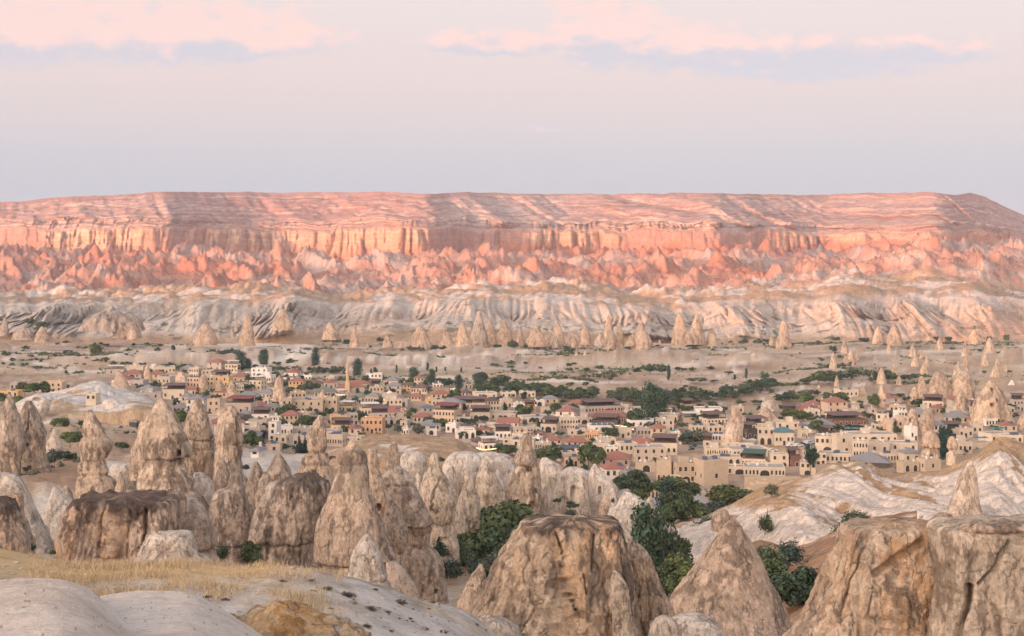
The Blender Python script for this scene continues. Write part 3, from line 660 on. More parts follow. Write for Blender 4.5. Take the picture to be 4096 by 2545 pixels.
    if crack:
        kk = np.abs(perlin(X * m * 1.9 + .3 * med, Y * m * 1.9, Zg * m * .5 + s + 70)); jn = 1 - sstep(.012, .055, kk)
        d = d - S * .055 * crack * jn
    Yp = HY + (CZ - Zg) / D * F; Xp = CX + X / D * F        # photo coordinates on the rock's own distance
    front = sstep(.15, -.25, sy)[None, :] if False else (sy < .1)[None, :]
    streak_ = fbm(X * m * 5, Y * m * 5, Zg * m * 2.5, 3, s + 33)
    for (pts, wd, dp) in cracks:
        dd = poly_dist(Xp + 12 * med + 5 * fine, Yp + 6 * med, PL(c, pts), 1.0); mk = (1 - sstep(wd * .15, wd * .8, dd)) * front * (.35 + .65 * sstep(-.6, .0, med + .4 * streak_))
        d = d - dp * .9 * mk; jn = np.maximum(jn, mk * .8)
    for yj, dp in joint:      # long level joints where a harder bed rests on a softer one
        yy = float(ny(c, yj)); dd = np.abs(Yp - yy - 5 * big); d = d - dp * (1 - sstep(2.5, 8, dd))
    loc = np.clip((.25 * S + .75 * rx) / S, .18, 1)[:, None] * np.clip(rx / (S * .22), .1, 1)[:, None]
    d = d * loc
    V = V + N * d[..., None]
    hm = 0 * X
    for (x0, y0, x1, y1, dp) in holes:
        a, b = nx(c, x0), nx(c, x1); p, q_ = ny(c, y0), ny(c, y1)
        e2 = 2.0
        mk = sstep(a - e2, a + e2, Xp) * (1 - sstep(b - e2, b + e2, Xp)) * sstep(p - e2, p + e2, Yp) * (1 - sstep(q_ - e2, q_ + e2, Yp)) * front
        V[..., 1] += dp * mk; hm = np.maximum(hm, mk)
    lo, hi, cr, fr = [np.array(v) for v in PAL[pal]]
    col = lerp(lo, hi, sstep(0, 1, tz + .3 * big))
    n4 = fbm(X * m * 2.4, Y * m * 2.4, Zg * m * 1.0, 5, s + 60, .65); n5 = fbm(X * m * 4.5, Y * m * 4.5, Zg * m * 3.0, 5, s + 80, .65)
    streak = fbm(X * m * 9, Y * m * 9, Zg * m * 1.1, 4, s + 90)
    def put(c_, q, mk): mk = np.clip(mk, 0, 1)[..., None]; return c_ * (1 - mk) + np.asarray(q) * mk
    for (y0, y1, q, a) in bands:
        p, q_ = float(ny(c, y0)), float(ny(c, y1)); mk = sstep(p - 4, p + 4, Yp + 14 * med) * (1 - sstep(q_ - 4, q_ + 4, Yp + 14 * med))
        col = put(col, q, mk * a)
    for (xa, xb, q, a) in cols:
        p, q_ = float(nx(c, xa)), float(nx(c, xb)); xw_ = Xp + 22 * med + 8 * fine; mk = sstep(p - 4, p + 4, xw_) * (1 - sstep(q_ - 4, q_ + 4, xw_))
        col = put(col, q, mk * a * (.6 + .4 * sstep(-.2, .3, streak)))
    col = put(col, fr, sstep(.14, .185, n5 - .25 * n4) * .7)
    col = put(col, cr, sstep(.10, .155, n4 + .30 * streak + .25 * n5 + (crust - .5) * .5) * .72)
    col = put(col, cr * .8, sstep(.16, .36, streak + .5 * n5) * crust * .55)
    col = put(col, fr, sstep(.30, .36, fbm(X * m * 7, Y * m * 7, Zg * m * 5, 4, s + 120)) * .5)
    if topcrust: col = put(col, cr * .6, sstep(1 - topcrust, 1 - topcrust * .45, tz + .10 * n4 + .16 * streak) * .85)
    col = put(col, cr * .6, jn * .32)  # carved cracks also darkened in colour, painting the shade inside them
    col = col * (1 + .10 * fine[..., None] + .05 * stn[..., None] * strata)
    if tint is not None: col = col * np.array(tint)
    base = np.array([cxm[-1], D, z[-1]]); V = V - base
    Fq = grid_faces(nr, nc, True)
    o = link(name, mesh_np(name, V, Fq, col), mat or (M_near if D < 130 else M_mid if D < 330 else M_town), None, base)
    tag(o, label, cat, group)
    return o
def hash_name(t):
    h = 7
    for ch in t: h = (h * 131 + ord(ch)) & 0x7fffffff
    return h
FCN = 'fairy_chimney'; OUT = 'rock_outcrop'; DOME = 'tuff_dome'
white = PAL['white'][1]

# --- left group (outlines read off the photograph, each at its own distance)
rock(FCN, 'slender grey-brown rock spire at the left edge, next to the double spire', 'P', [(98, 48, 58), (150, 30, 82), (200, 12, 98), (300, -20, 128), (400, -60, 148), (455, -55, 132), (470, -50, 120), (580, -45, 112), (720, -70, 150), (860, -90, 170)], 262, 'grey', flute=.8, strata=.8, crack=.5, bands=[(470, 600, (.52, .41, .30), .8)])
rock(FCN, 'double-topped rock spire with a small dark door, second from the left edge', 'P', [(150, 150, 182), (185, 128, 205), (230, 118, 222), (290, 112, 250), (345, 112, 272), (358, 135, 262), (372, 130, 262), (465, 118, 262), (560, 108, 300), (700, 90, 320)], 272, 'grey', flute=.9, strata=.8, bands=[(360, 560, (.50, .39, .28), .8)], holes=[(147, 383, 162, 423, 1.6), (172, 390, 182, 408, 1.4)], cracks=[([(182, 210), (178, 350)], 5, .8)])
rock(FCN, 'small pale banded cone standing left of the tall hooded spire', 'P', [(313, 306, 322), (345, 290, 342), (362, 284, 348), (380, 276, 354), (430, 262, 362), (480, 250, 370), (560, 236, 390)], 292, 'pale', flute=.2, strata=1.4, crust=.3, joint=[(362, .3)])
rock(FCN, 'tall hooded spire with a bulging grey cap and a pinched banded neck', 'P', [(203, 512, 526), (225, 502, 545), (260, 488, 566), (300, 480, 588), (345, 474, 614), (385, 470, 640), (405, 466, 655), (430, 470, 645), (470, 474, 620), (492, 470, 612), (500, 460, 606), (520, 455, 612), (555, 458, 628), (572, 466, 622), (590, 452, 640), (650, 445, 680), (720, 438, 712), (900, 425, 740)], 232, 'tan', flute=.25, strata=.9, facet=.9, crust=.62, bands=[(500, 575, (.56, .44, .33), .9)], joint=[(350, .35), (495, .5), (576, .5)])
rock(FCN, 'narrow side spire leaning on the left of the largest chimney', 'P', [(222, 838, 880), (260, 822, 892), (300, 800, 900), (370, 788, 902), (440, 760, 900), (470, 758, 905), (600, 740, 930)], 228, 'tan', flute=.6, holes=[(785, 330, 800, 372, 1.2)])
rock(FCN, 'largest fairy chimney with a pointed grey-brown cap and a square cave window', 'P', [(133, 925, 938), (150, 912, 955), (175, 895, 972), (220, 872, 1008), (300, 850, 1050), (380, 830, 1085), (440, 824, 1106), (462, 826, 1108), (485, 830, 1090), (496, 824, 1062), (540, 820, 1080), (572, 812, 1100), (600, 806, 1116), (625, 802, 1122), (660, 796, 1128), (720, 786, 1172), (800, 760, 1205), (900, 740, 1232), (985, 730, 1256), (1003, 740, 1240), (1060, 730, 1265), (1180, 700, 1300)], 214, 'tan', flute=.35, strata=.8, facet=.8, crust=.6, crack=.5,
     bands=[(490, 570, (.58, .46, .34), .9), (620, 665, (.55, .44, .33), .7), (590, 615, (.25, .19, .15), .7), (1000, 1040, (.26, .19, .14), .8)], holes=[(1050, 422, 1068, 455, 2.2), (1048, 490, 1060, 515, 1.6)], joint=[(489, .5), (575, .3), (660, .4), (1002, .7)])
rock(FCN, 'round-shouldered spire just right of the largest chimney', 'P', [(133, 1134, 1152), (150, 1122, 1166), (190, 1105, 1185), (250, 1080, 1206), (320, 1060, 1226), (370, 1058, 1236), (382, 1068, 1232), (410, 1070, 1240), (500, 1082, 1240), (560, 1088, 1236), (640, 1055, 1242), (760, 1010, 1262), (900, 990, 1280)], 242, 'tan', flute=.3, strata=1.1, facet=.8, crust=.58, bands=[(375, 560, (.56, .43, .31), .85)], joint=[(376, .5), (425, .3)])
rock(FCN, 'twin-backed spire with a wide grey hood, third of the tall group', 'P', [(178, 1305, 1345), (198, 1286, 1366), (230, 1272, 1384), (280, 1256, 1396), (350, 1245, 1410), (410, 1245, 1414), (422, 1248, 1404), (480, 1242, 1396), (560, 1236, 1402), (600, 1236, 1425), (650, 1238, 1468), (740, 1205, 1506), (900, 1180, 1530)], 236, 'tan', flute=.35, strata=1.0, facet=.7, crust=.6, bands=[(395, 600, (.56, .44, .33), .85)], cracks=[([(1380, 215), (1385, 415)], 6, .8)], joint=[(400, .4), (418, .3)])
rock(OUT, 'flat-topped brown rock block with dark stained crown and orange fluted face', 'P', [(716, 480, 990), (722, 465, 1010), (745, 452, 1020), (800, 430, 1030), (860, 412, 1035), (900, 402, 1035), (960, 392, 1030), (1060, 388, 1030), (1150, 370, 1040), (1300, 340, 1060)], 156, 'rust', flute=1.4, strata=.25, lump=.7, crack=1.0, facet=.7, crust=.55, topcrust=.13, cols=[(400, 520, (.50, .34, .22), .6), (520, 640, (.25, .195, .155), .7), (640, 800, (.46, .31, .20), .6), (820, 1100, (.44, .34, .265), .7)], sq=4.2, soft=0, tint=(1.0, 1.03, 1.1),
     cracks=[([(670, 725), (655, 860), (640, 1000)], 10, 1.0), ([(745, 740), (730, 880), (715, 1080)], 8, .8), ([(815, 760), (805, 1000)], 6, .7), ([(908, 730), (906, 910)], 11, 1.3), ([(520, 850), (500, 1000), (495, 1150)], 8, .6)])
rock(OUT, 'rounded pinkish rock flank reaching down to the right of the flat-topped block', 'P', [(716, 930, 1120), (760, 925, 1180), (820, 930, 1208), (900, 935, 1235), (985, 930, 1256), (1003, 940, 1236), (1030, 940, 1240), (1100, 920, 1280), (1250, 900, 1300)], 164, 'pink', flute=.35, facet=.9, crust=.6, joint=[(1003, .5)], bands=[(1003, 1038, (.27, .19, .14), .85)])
rock('boulder', 'pale lumpy boulder with a white top in front of the flat-topped block', 'P', [(918, 885, 1085), (928, 868, 1110), (950, 862, 1122), (990, 825, 1130), (1040, 812, 1150), (1060, 806, 1205), (1100, 795, 1255), (1135, 790, 1300), (1250, 780, 1310)], 122, 'pale', flute=.2, facet=1.4, lump=1.2, strata=.8, crust=.42, bands=[(915, 965, (.66, .58, .48), .9)], cracks=[([(800, 1100), (900, 1060), (990, 1040), (1130, 1050)], 5, .25)])
rock('boulder', 'low rounded boulder below the fluted face, at the edge of the golden grass', 'P', [(1085, 640, 730), (1105, 580, 800), (1125, 545, 850), (1160, 525, 880), (1250, 510, 900)], 116, 'pink', flute=.15, facet=1.0, lump=1.1, crust=.35)
rock(OUT, 'rust-brown rock with a level top cut by the left edge of the picture', 'P', [(722, -130, 40), (730, -140, 74), (752, -145, 92), (790, -150, 105), (850, -160, 140), (900, -165, 160), (950, -170, 182), (1050, -180, 190), (1190, -185, 196), (1320, -190, 200)], 112, 'rust', flute=.7, strata=.7, crack=.4, crust=.6, topcrust=.2, tint=(.92, .98, 1.08), sq=2.8)
rock(OUT, 'reddish square cave house front carved above the rock at the left edge', 'P', [(690, 42, 122), (700, 38, 128), (740, 40, 130), (785, 46, 132), (850, 40, 140)], 118, 'rust', flute=.1, crack=.2, facet=.2, lump=.3, crust=.4, sq=5, holes=[(92, 710, 103, 736, 1.0)])
rock(OUT, 'smooth pale slope falling right from the left edge', 'P', [(575, -60, 90), (600, -60, 118), (650, -80, 148), (700, -90, 170), (760, -100, 192), (850, -100, 235), (950, -100, 288), (1020, -110, 310), (1120, -120, 330)], 172, 'pale', flute=.25, facet=.3, crust=.35, tint=(.97, .99, 1.02))
rock(OUT, 'white tuff apron between the pale slope and the hooded spire', 'P', [(648, 310, 326), (670, 298, 350), (700, 290, 388), (730, 275, 425), (770, 262, 452), (850, 235, 475), (1000, 225, 490), (1100, 225, 490)], 186, 'white', flute=.3, facet=.3, crack=.2, crust=.25, lump=.5)
rock(OUT, 'white wedge of bare tuff between the hooded spire and the largest chimney', 'P', [(520, 655, 800), (535, 640, 820), (600, 640, 818), (650, 660, 800), (720, 690, 790), (800, 690, 790)], 243, 'white', flute=.2, facet=.2, crack=.1, crust=.2, lump=.4)
rock(DOME, 'small smooth pink hump at the edge of the near white dome', 'P', [(1052, 200, 222), (1072, 196, 262), (1100, 194, 300), (1140, 192, 330), (1180, 190, 350), (1240, 188, 370)], 84, 'pink', flute=.1, facet=.2, crack=.1, crust=.2, lump=.5, bands=[(1040, 1260, (.60, .49, .40), .7)])
rock(OUT, 'dark craggy rock mass with an overhanging head right of the tall group', 'P', [(578, 1335, 1395), (600, 1325, 1400), (650, 1318, 1412), (662, 1246, 1412), (685, 1242, 1420), (720, 1225, 1428), (760, 1215, 1436), (850, 1202, 1450), (975, 1206, 1462), (990, 1204, 1452), (1100, 1205, 1470), (1250, 1190, 1500)], 188, 'grey', flute=.7, strata=.5, facet=1.3, lump=1.1, crust=.75, joint=[(980, .5)])
rock(DOME, 'white rounded hump behind the dark craggy mass', 'P', [(568, 1130, 1175), (590, 1108, 1208), (630, 1100, 1235), (700, 1100, 1248), (800, 1110, 1240)], 222, 'white', flute=.2, facet=.3, crust=.3)
rock(OUT, 'broad grey bluff with a dark earthy cap left of the bottle chimney', 'Q', [(572, 255, 395), (590, 240, 410), (612, 185, 452), (635, 158, 465), (660, 140, 462), (720, 120, 452), (800, 82, 425), (880, 40, 405), (930, 22, 395), (960, 40, 385), (1050, 50, 376), (1150, 45, 380), (1250, 40, 390)], 182, 'grey', flute=.9, facet=1.3, lump=1.0, crust=.55, topcrust=.2, crack=.8, bands=[(965, 1200, (.47, .375, .295), .8)], joint=[(968, .5)], cracks=[([(130, 720), (125, 960), (118, 1100)], 6, .6), ([(330, 880), (310, 1060)], 6, .5)])
rock(OUT, 'pale leaning slabs on the left flank of the broad grey bluff', 'Q', [(622, 120, 190), (660, 85, 205), (740, 50, 200), (800, 20, 160), (900, -20, 130), (950, -40, 120), (1040, -60, 120)], 188, 'pale', flute=.8, facet=1.0, crust=.45, tint=(.92, .92, .93))
rock(FCN, 'small dark pointed cone behind the grey bluff, first of a pair', 'Q', [(500, 28, 40), (530, 12, 62), (570, 2, 78), (640, -20, 96), (740, -40, 105)], 216, 'grey', flute=.6, crust=.7)
rock(FCN, 'wide dark cone behind the grey bluff, second of a pair', 'Q', [(460, 146, 178), (480, 135, 195), (520, 118, 215), (560, 100, 238), (640, 75, 262), (740, 60, 280)], 212, 'grey', flute=.6, facet=1.3, crust=.65)
rock(FCN, 'knob-headed chimney rising in front of the village parasols', 'Q', [(234, 393, 412), (252, 384, 424), (275, 372, 432), (300, 356, 436), (325, 344, 440), (350, 336, 442), (390, 334, 444), (432, 332, 440), (446, 334, 442), (452, 322, 448), (470, 306, 456), (500, 296, 464), (560, 284, 476), (580, 282, 478), (640, 270, 485), (760, 260, 495)], 232, 'tan', flute=.35, strata=.9, facet=1.1, crust=.62, bands=[(365, 440, (.54, .42, .31), .6), (520, 600, (.54, .41, .29), .7)], holes=[(372, 545, 392, 580, .7)], joint=[(446, .5), (515, .4)])
rock(FCN, 'big bottle-shaped chimney with a flat dark cap, centre left foreground', 'Q', [(366, 584, 598), (380, 574, 608), (405, 562, 624), (424, 556, 634), (432, 538, 645), (446, 525, 666), (462, 518, 674), (510, 512, 680), (522, 512, 680), (556, 510, 682), (600, 490, 686), (625, 478, 688), (660, 468, 690), (690, 455, 700), (720, 440, 716), (780, 412, 736), (820, 398, 748), (850, 386, 758), (930, 376, 786), (1000, 372, 812), (1060, 370, 840), (1074, 378, 846), (1082, 355, 800), (1150, 346, 800), (1240, 334, 810), (1360, 320, 830)], 166, 'tan', flute=.25, strata=.35, facet=.45, crack=.25, lump=.6, crust=.47, bands=[(430, 512, (.27, .215, .17), .8), (512, 556, (.43, .36, .29), .85), (558, 665, (.55, .44, .33), .85), (1078, 1400, (.57, .455, .35), .9)], joint=[(514, .2), (1077, 1.0)], cracks=[([(770, 930), (768, 1075)], 5, .8)], holes=[(512, 1140, 538, 1152, .4)])
rock('boulder', 'white leaning fin of rock resting against the bottle chimney', 'Q', [(924, 664, 686), (945, 645, 706), (975, 625, 728), (1010, 600, 746), (1035, 590, 752), (1080, 582, 764), (1130, 575, 782), (1178, 568, 798), (1188, 552, 800), (1245, 545, 816), (1340, 540, 830)], 150, 'white', flute=.4, facet=1.6, lump=1.1, crust=.3, joint=[(1184, .35)], cracks=[([(600, 1030), (650, 1050), (700, 1060)], 5, .3)])
rock(DOME, 'smooth pink apron right of the white fin', 'Q', [(1084, 790, 846), (1100, 785, 875), (1140, 790, 910), (1180, 795, 935), (1240, 800, 966), (1280, 800, 980), (1360, 800, 1000)], 157, 'pink', flute=.1, facet=.3, crust=.2, lump=.4, bands=[(1080, 1400, (.60, .48, .38), .7)])
rock(OUT, 'hump-backed grey rock mass behind the bottle chimney, square cave below', 'Q', [(528, 822, 868), (548, 790, 895), (575, 768, 918), (600, 762, 935), (660, 762, 965), (700, 768, 990), (760, 775, 1020), (830, 790, 1055), (862, 800, 1066), (878, 850, 1064), (892, 905, 1052), (970, 905, 1040), (984, 885, 1046), (1010, 872, 1072), (1050, 862, 1098), (1100, 856, 1116), (1160, 870, 1128), (1230, 900, 1140), (1290, 905, 1150), (1380, 900, 1160)], 192, 'grey', flute=.4, strata=.8, facet=.9, crust=.5, bands=[(635, 870, (.40, .325, .265), .7), (880, 982, (.47, .34, .26), .85), (984, 1300, (.46, .37, .29), .6), (528, 640, (.55, .47, .38), .8)], joint=[(634, .5), (874, .8), (982, .6)], holes=[(1070, 1225, 1086, 1245, 1.2), (1000, 1190, 1018, 1240, .5)])
rock(FCN, 'thin crumbling column with a red-framed cave window beside the bottle chimney', 'Q', [(428, 688, 732), (455, 680, 738), (540, 680, 736), (552, 676, 750), (600, 684, 764), (660, 698, 775), (720, 716, 790), (800, 735, 800), (850, 742, 800), (950, 750, 830), (1070, 760, 850)], 184, 'tan', flute=.5, strata=1.2, facet=1.1, crust=.5, holes=[(738, 742, 760, 785, 1.3)], bands=[(735, 795, (.52, .29, .19), .85)])
rock(OUT, 'grey teardrop-shaped rock between the cave column and the hump-backed mass', 'Q', [(690, 800, 818), (740, 788, 840), (780, 780, 862), (830, 772, 888), (880, 768, 908), (930, 775, 918), (965, 800, 918), (1000, 830, 905), (1040, 850, 880)], 176, 'grey', flute=.4, facet=.5, crust=.6)
rock(FCN, 'little dark cone behind the bottle chimney, on the pale ridge', 'Q', [(386, 826, 838), (405, 812, 850), (440, 800, 860), (478, 790, 866), (500, 790, 868), (560, 784, 874)], 244, 'tan', flute=.2, strata=1.0, crust=.6, bands=[(478, 540, (.47, .385, .31), .8)])
rock(FCN, 'stout white-headed column cleft down the middle, left of the green trees', 'Q', [(452, 1052, 1078), (468, 1042, 1090), (495, 1034, 1095), (530, 1030, 1100), (562, 1020, 1110), (575, 1010, 1126), (600, 1002, 1150), (650, 992, 1165), (700, 985, 1180), (760, 1000, 1188), (800, 1025, 1186), (850, 1050, 1178), (864, 1068, 1168), (872, 1058, 1178), (900, 1052, 1185), (950, 1046, 1200), (1010, 1042, 1214), (1080, 1040, 1220)], 218, 'pale', flute=.8, facet=.9, crack=.7, crust=.5, tint=(.95, .93, .9), joint=[(864, .5)], cracks=[([(1105, 575), (1070, 650), (1055, 780)], 7, 1.0)], holes=[(1092, 930, 1142, 948, .8)])
# --- pale ridge in the middle distance

rock(FCN, 'narrow cone with a broken tip right of the cleft column', 'Q', [(583, 1276, 1290), (610, 1256, 1296), (640, 1238, 1300), (700, 1212, 1318), (730, 1200, 1332), (790, 1190, 1336), (860, 1186, 1332), (940, 1180, 1340)], 240, 'pale', flute=.8, facet=1.1, crust=.5, tint=(.92, .9, .88))
rock(FCN, 'pale triangular cone on the ridge, left of the two-window chimney', 'Q', [(483, 1346, 1366), (510, 1332, 1388), (555, 1322, 1412), (600, 1310, 1436), (650, 1304, 1462), (735, 1310, 1482), (800, 1310, 1490)], 258, 'pale', flute=.6, facet=.9, crust=.45, tint=(.93, .92, .9))
rock(DOME, 'smooth white dome on the ridge behind the broken-tipped cone', 'Q', [(449, 1195, 1300), (462, 1160, 1325), (485, 1138, 1345), (520, 1120, 1360), (560, 1112, 1360), (640, 1105, 1370)], 276, 'white', flute=.5, facet=.4, crust=.35)
rock(DOME, 'white rounded shoulder above the cleft column', 'Q', [(444, 905, 975), (455, 885, 1005), (480, 870, 1022), (520, 865, 1022), (560, 870, 1020), (680, 880, 1040)], 262, 'white', flute=.6, facet=.5, crust=.35)
rock(DOME, 'long white ridge back fading right towards the two-window chimney', 'Q', [(456, 1300, 1450), (466, 1260, 1500), (490, 1250, 1530), (540, 1250, 1540), (620, 1250, 1550)], 290, 'white', flute=.7, facet=.5, crust=.42)
rock(OUT, 'folded pale rocks stepping down under the white ridge', 'Q', [(520, 940, 1000), (560, 925, 1020), (640, 930, 1030), (760, 940, 1030)], 250, 'pale', flute=.9, facet=.8, crust=.5)
rock(FCN, 'narrow pale cone half hidden left of the two-window chimney', 'Q', [(590, 1505, 1530), (640, 1480, 1550), (700, 1450, 1560), (770, 1412, 1570), (840, 1400, 1580)], 262, 'pale', flute=.4, facet=.8, crust=.4)
rock(FCN, 'chimney with a knobbly head and two slot windows under its hood', 'R', [(343, 138, 160), (360, 124, 178), (385, 118, 186), (405, 120, 184), (430, 112, 192), (450, 98, 200), (475, 86, 212), (510, 78, 222), (522, 84, 222), (528, 92, 230), (560, 76, 232), (620, 50, 236), (645, 32, 236), (700, 12, 237), (780, -36, 238), (870, -60, 245)], 262, 'tan', flute=.5, strata=.4, facet=.9, crust=.42, bands=[(440, 524, (.33, .265, .21), .85), (526, 640, (.57, .45, .33), .9)], joint=[(525, .5)], holes=[(156, 528, 168, 556, 1.3), (173, 528, 186, 554, 1.3), (170, 722, 196, 752, 1.6), (188, 655, 206, 670, 1.0)])
rock(DOME, 'white domed rock directly right of the two-window chimney', 'R', [(480, 245, 265), (495, 232, 300), (520, 226, 345), (560, 228, 380), (620, 232, 390), (700, 240, 410), (790, 240, 430)], 278, 'white', flute=.9, facet=.6, crust=.38)
rock(DOME, 'white domed rock with a dark cave mouth, middle of the row', 'R', [(537, 395, 450), (548, 372, 500), (570, 352, 540), (620, 340, 565), (700, 335, 580), (790, 330, 590)], 272, 'white', flute=.9, facet=.6, crust=.38, holes=[(408, 635, 440, 685, 1.6)])
rock(FCN, 'sharp white cone with a cave door at the right end of the row', 'R', [(515, 543, 553), (540, 528, 572), (560, 520, 596), (600, 512, 640), (640, 512, 672), (690, 510, 700), (750, 512, 712), (820, 510, 720)], 266, 'white', flute=.7, facet=.7, crust=.4, holes=[(567, 640, 582, 680, 1.6)])
rock(OUT, 'cluster of white crags in front of the road', 'R', [(678, 722, 742), (692, 706, 790), (715, 690, 818), (748, 680, 826), (758, 640, 895), (780, 625, 905), (820, 615, 940), (860, 606, 970), (890, 600, 1000), (960, 600, 1010)], 232, 'white', flute=.7, facet=1.1, strata=.6, crust=.35, joint=[(755, .4)])
rock(FCN, 'tiny pointed white cone on the right shoulder of the white crags', 'R', [(705, 862, 872), (722, 852, 880), (740, 844, 886), (752, 840, 890), (780, 838, 894)], 230, 'pale', flute=.3, crust=.5)
rock('boulder', 'brown round boulder beside the parking ground', 'R', [(780, 1262, 1310), (800, 1240, 1325), (830, 1225, 1330), (860, 1222, 1330), (900, 1220, 1335)], 262, 'tan', flute=.2, facet=1.1, crust=.5)
# more folded rock filling the ridge between the named cones
for i_, (c_, x_, y0_, y1_, w_, D_, pal_, lb_) in enumerate([
  ('Q', 975, 560, 760, 95, 242, 'pale', 'leaning pale fin between the small ridge cone and the cleft column'), ('Q', 1160, 520, 700, 90, 262, 'white', 'narrow white fold just right of the cleft column'), ('Q', 1225, 700, 870, 80, 232, 'pale', 'low pale buttress under the broken-tipped cone'),
  ('Q', 1262, 620, 760, 70, 268, 'grey', 'small shaded rock behind the broken-tipped cone'), ('Q', 1440, 540, 740, 100, 282, 'white', 'white fold behind the pale triangular cone'), ('Q', 1510, 510, 660, 120, 288, 'white', 'white hump near the two-window chimney'), ('Q', 1310, 770, 880, 60, 236, 'tan', 'tan stub at the foot of the broken-tipped cone'),
  ('R', 262, 650, 790, 90, 266, 'pale', 'low pale hump at the right foot of the two-window chimney'), ('R', 345, 560, 760, 70, 270, 'white', 'thin white rib between the two domed rocks'), ('R', 470, 600, 790, 110, 262, 'pale', 'pale shoulder in front of the domed rock with the cave'), ('R', 640, 600, 790, 80, 264, 'white', 'white rib right of the sharp white cone'), ('R', 610, 690, 800, 70, 256, 'tan', 'small tan block before the sharp white cone'),
  ('P', 1290, 490, 640, 95, 229, 'grey', 'grey boulder-like rock at the foot of the twin-backed spire'), ('P', 1150, 590, 780, 120, 226, 'pale', 'pale buttress between the round-shouldered spire and the dark crag'), ('P', 700, 560, 740, 70, 226, 'tan', 'tan ledge at the left foot of the largest chimney'), ('P', 30, 590, 760, 120, 240, 'pale', 'pale folded rock below the slender spire at the left'),
  ('P', 380, 640, 760, 110, 205, 'tan', 'tan hump left of the hooded spire base'), ('Q', 90, 560, 720, 110, 205, 'grey', 'grey rock hump under the pair of dark cones'), ('Q', 440, 600, 800, 90, 195, 'grey', 'grey crumbling rock between the grey bluff and the bottle chimney'), ('Q', 330, 560, 640, 120, 215, 'tan', 'tan ledge under the knob-headed chimney')]):
    rx_ = random.Random(i_ + 40); hh = y1_ - y0_; ol = []
    for t_, f_ in ((0, .10), (.07, .26), (.18, .44), (.35, .64), (.55, .82), (.8, .96), (1.0, 1.05), (1.25, 1.15)):
        j_ = rx_.uniform(-.05, .05) * w_; ol.append((y0_ + t_ * hh, x_ - f_ * w_ * rx_.uniform(.46, .56) + j_, x_ + f_ * w_ * rx_.uniform(.46, .56) + j_))
    rock(OUT, lb_, c_, ol, D_, pal_, flute=.8, facet=1.1, crack=.5, crust=.45)
# --- foreground
rock(OUT, 'massive flat-topped foreground bluff with a brown cap and dark vertical cracks', 'R', [(852, 180, 670), (858, 140, 684), (868, 124, 692), (885, 115, 700), (905, 102, 712), (960, 72, 728), (1020, 32, 742), (1100, -18, 752), (1200, -66, 760), (1300, -118, 770), (1400, -165, 790), (1512, -210, 810), (1700, -280, 850)], 86, 'bluff', flute=.55, strata=.25, lump=.7, crack=.6, facet=.7, crust=.52, topcrust=.05, cols=[(-200, 300, (.36, .29, .225), .55), (318, 505, (.54, .365, .225), .8), (505, 540, (.25, .19, .15), .6), (540, 672, (.53, .35, .215), .8), (672, 745, (.27, .22, .18), .7)], sq=4.2, soft=0, thick=.8, res=1.1,
     bands=[(872, 1120, (.50, .345, .215), .55), (848, 880, (.26, .15, .10), .9)],
     cracks=[([(318, 875), (345, 960), (350, 1060), (385, 1180), (415, 1270)], 6.0, 1.0), ([(528, 870), (518, 960), (510, 1060)], 4.8, 1.1), ([(685, 870), (705, 930), (730, 1020), (738, 1230)], 7.8, 1.4), ([(470, 1090), (485, 1190)], 5.4, .5), ([(636, 1180), (632, 1340)], 4.2, .7), ([(90, 960), (40, 1080), (-20, 1180)], 3.6, .35), ([(670, 880), (672, 1000), (690, 1130)], 3.6, .5)])
rock(OUT, 'smooth rounded lobe hugging the right side of the massive bluff', 'R', [(955, 745, 775), (975, 742, 800), (1000, 740, 835), (1040, 738, 868), (1080, 738, 885), (1140, 742, 902), (1200, 746, 925), (1260, 750, 955), (1330, 756, 985), (1400, 762, 1020), (1512, 770, 1060), (1700, 780, 1100)], 89, 'bluff', flute=.3, facet=.6, crust=.45, lump=.8, bands=[(950, 1045, (.60, .51, .41), .85)], joint=[(1045, .12)], cracks=[([(790, 1240), (800, 1400), (830, 1512)], 9, .8)])
rock(OUT, 'pale pointed slab standing against the foot of the massive bluff', 'R', [(1133, 655, 668), (1150, 648, 690), (1180, 642, 715), (1220, 640, 738), (1260, 640, 748), (1350, 645, 755), (1430, 650, 770), (1512, 650, 800), (1650, 650, 820)], 81.5, 'pale', flute=.3, facet=.7, crust=.5, thick=.5, tint=(.93, .91, .88))
rock('boulder', 'low grey boulder dotted with dark tufts at the bottom edge', 'R', [(1398, 920, 985), (1415, 895, 1010), (1450, 872, 1035), (1500, 862, 1052), (1600, 850, 1070)], 60, 'pale', flute=.1, facet=.6, crust=.4, lump=1.0)
rock('boulder', 'broad white-topped boulder at the bottom edge between bluff and cone', 'R', [(1385, 1070, 1165), (1396, 1035, 1205), (1415, 1000, 1240), (1450, 960, 1275), (1500, 930, 1300), (1600, 900, 1330)], 63, 'pale', flute=.1, facet=.9, crust=.45, lump=1.1, bands=[(1380, 1425, (.66, .59, .5), .8)])
rock(FCN, 'broad symmetrical foreground cone between the two flat-topped bluffs', 'R', [(833, 1342, 1362), (845, 1325, 1378), (870, 1300, 1396), (900, 1278, 1414), (950, 1244, 1446), (1000, 1206, 1476), (1060, 1160, 1508), (1100, 1125, 1530), (1180, 1065, 1566), (1250, 1010, 1600), (1330, 965, 1636), (1400, 930, 1668), (1512, 880, 1720), (1650, 820, 1780)], 108, 'tan', flute=.35, strata=.15, lump=.55, crack=.15, facet=.4, crust=.42, sq=2.0, tint=(.98, .95, .93), res=1.1,
     bands=[(1290, 1520, (.60, .49, .40), .45)])
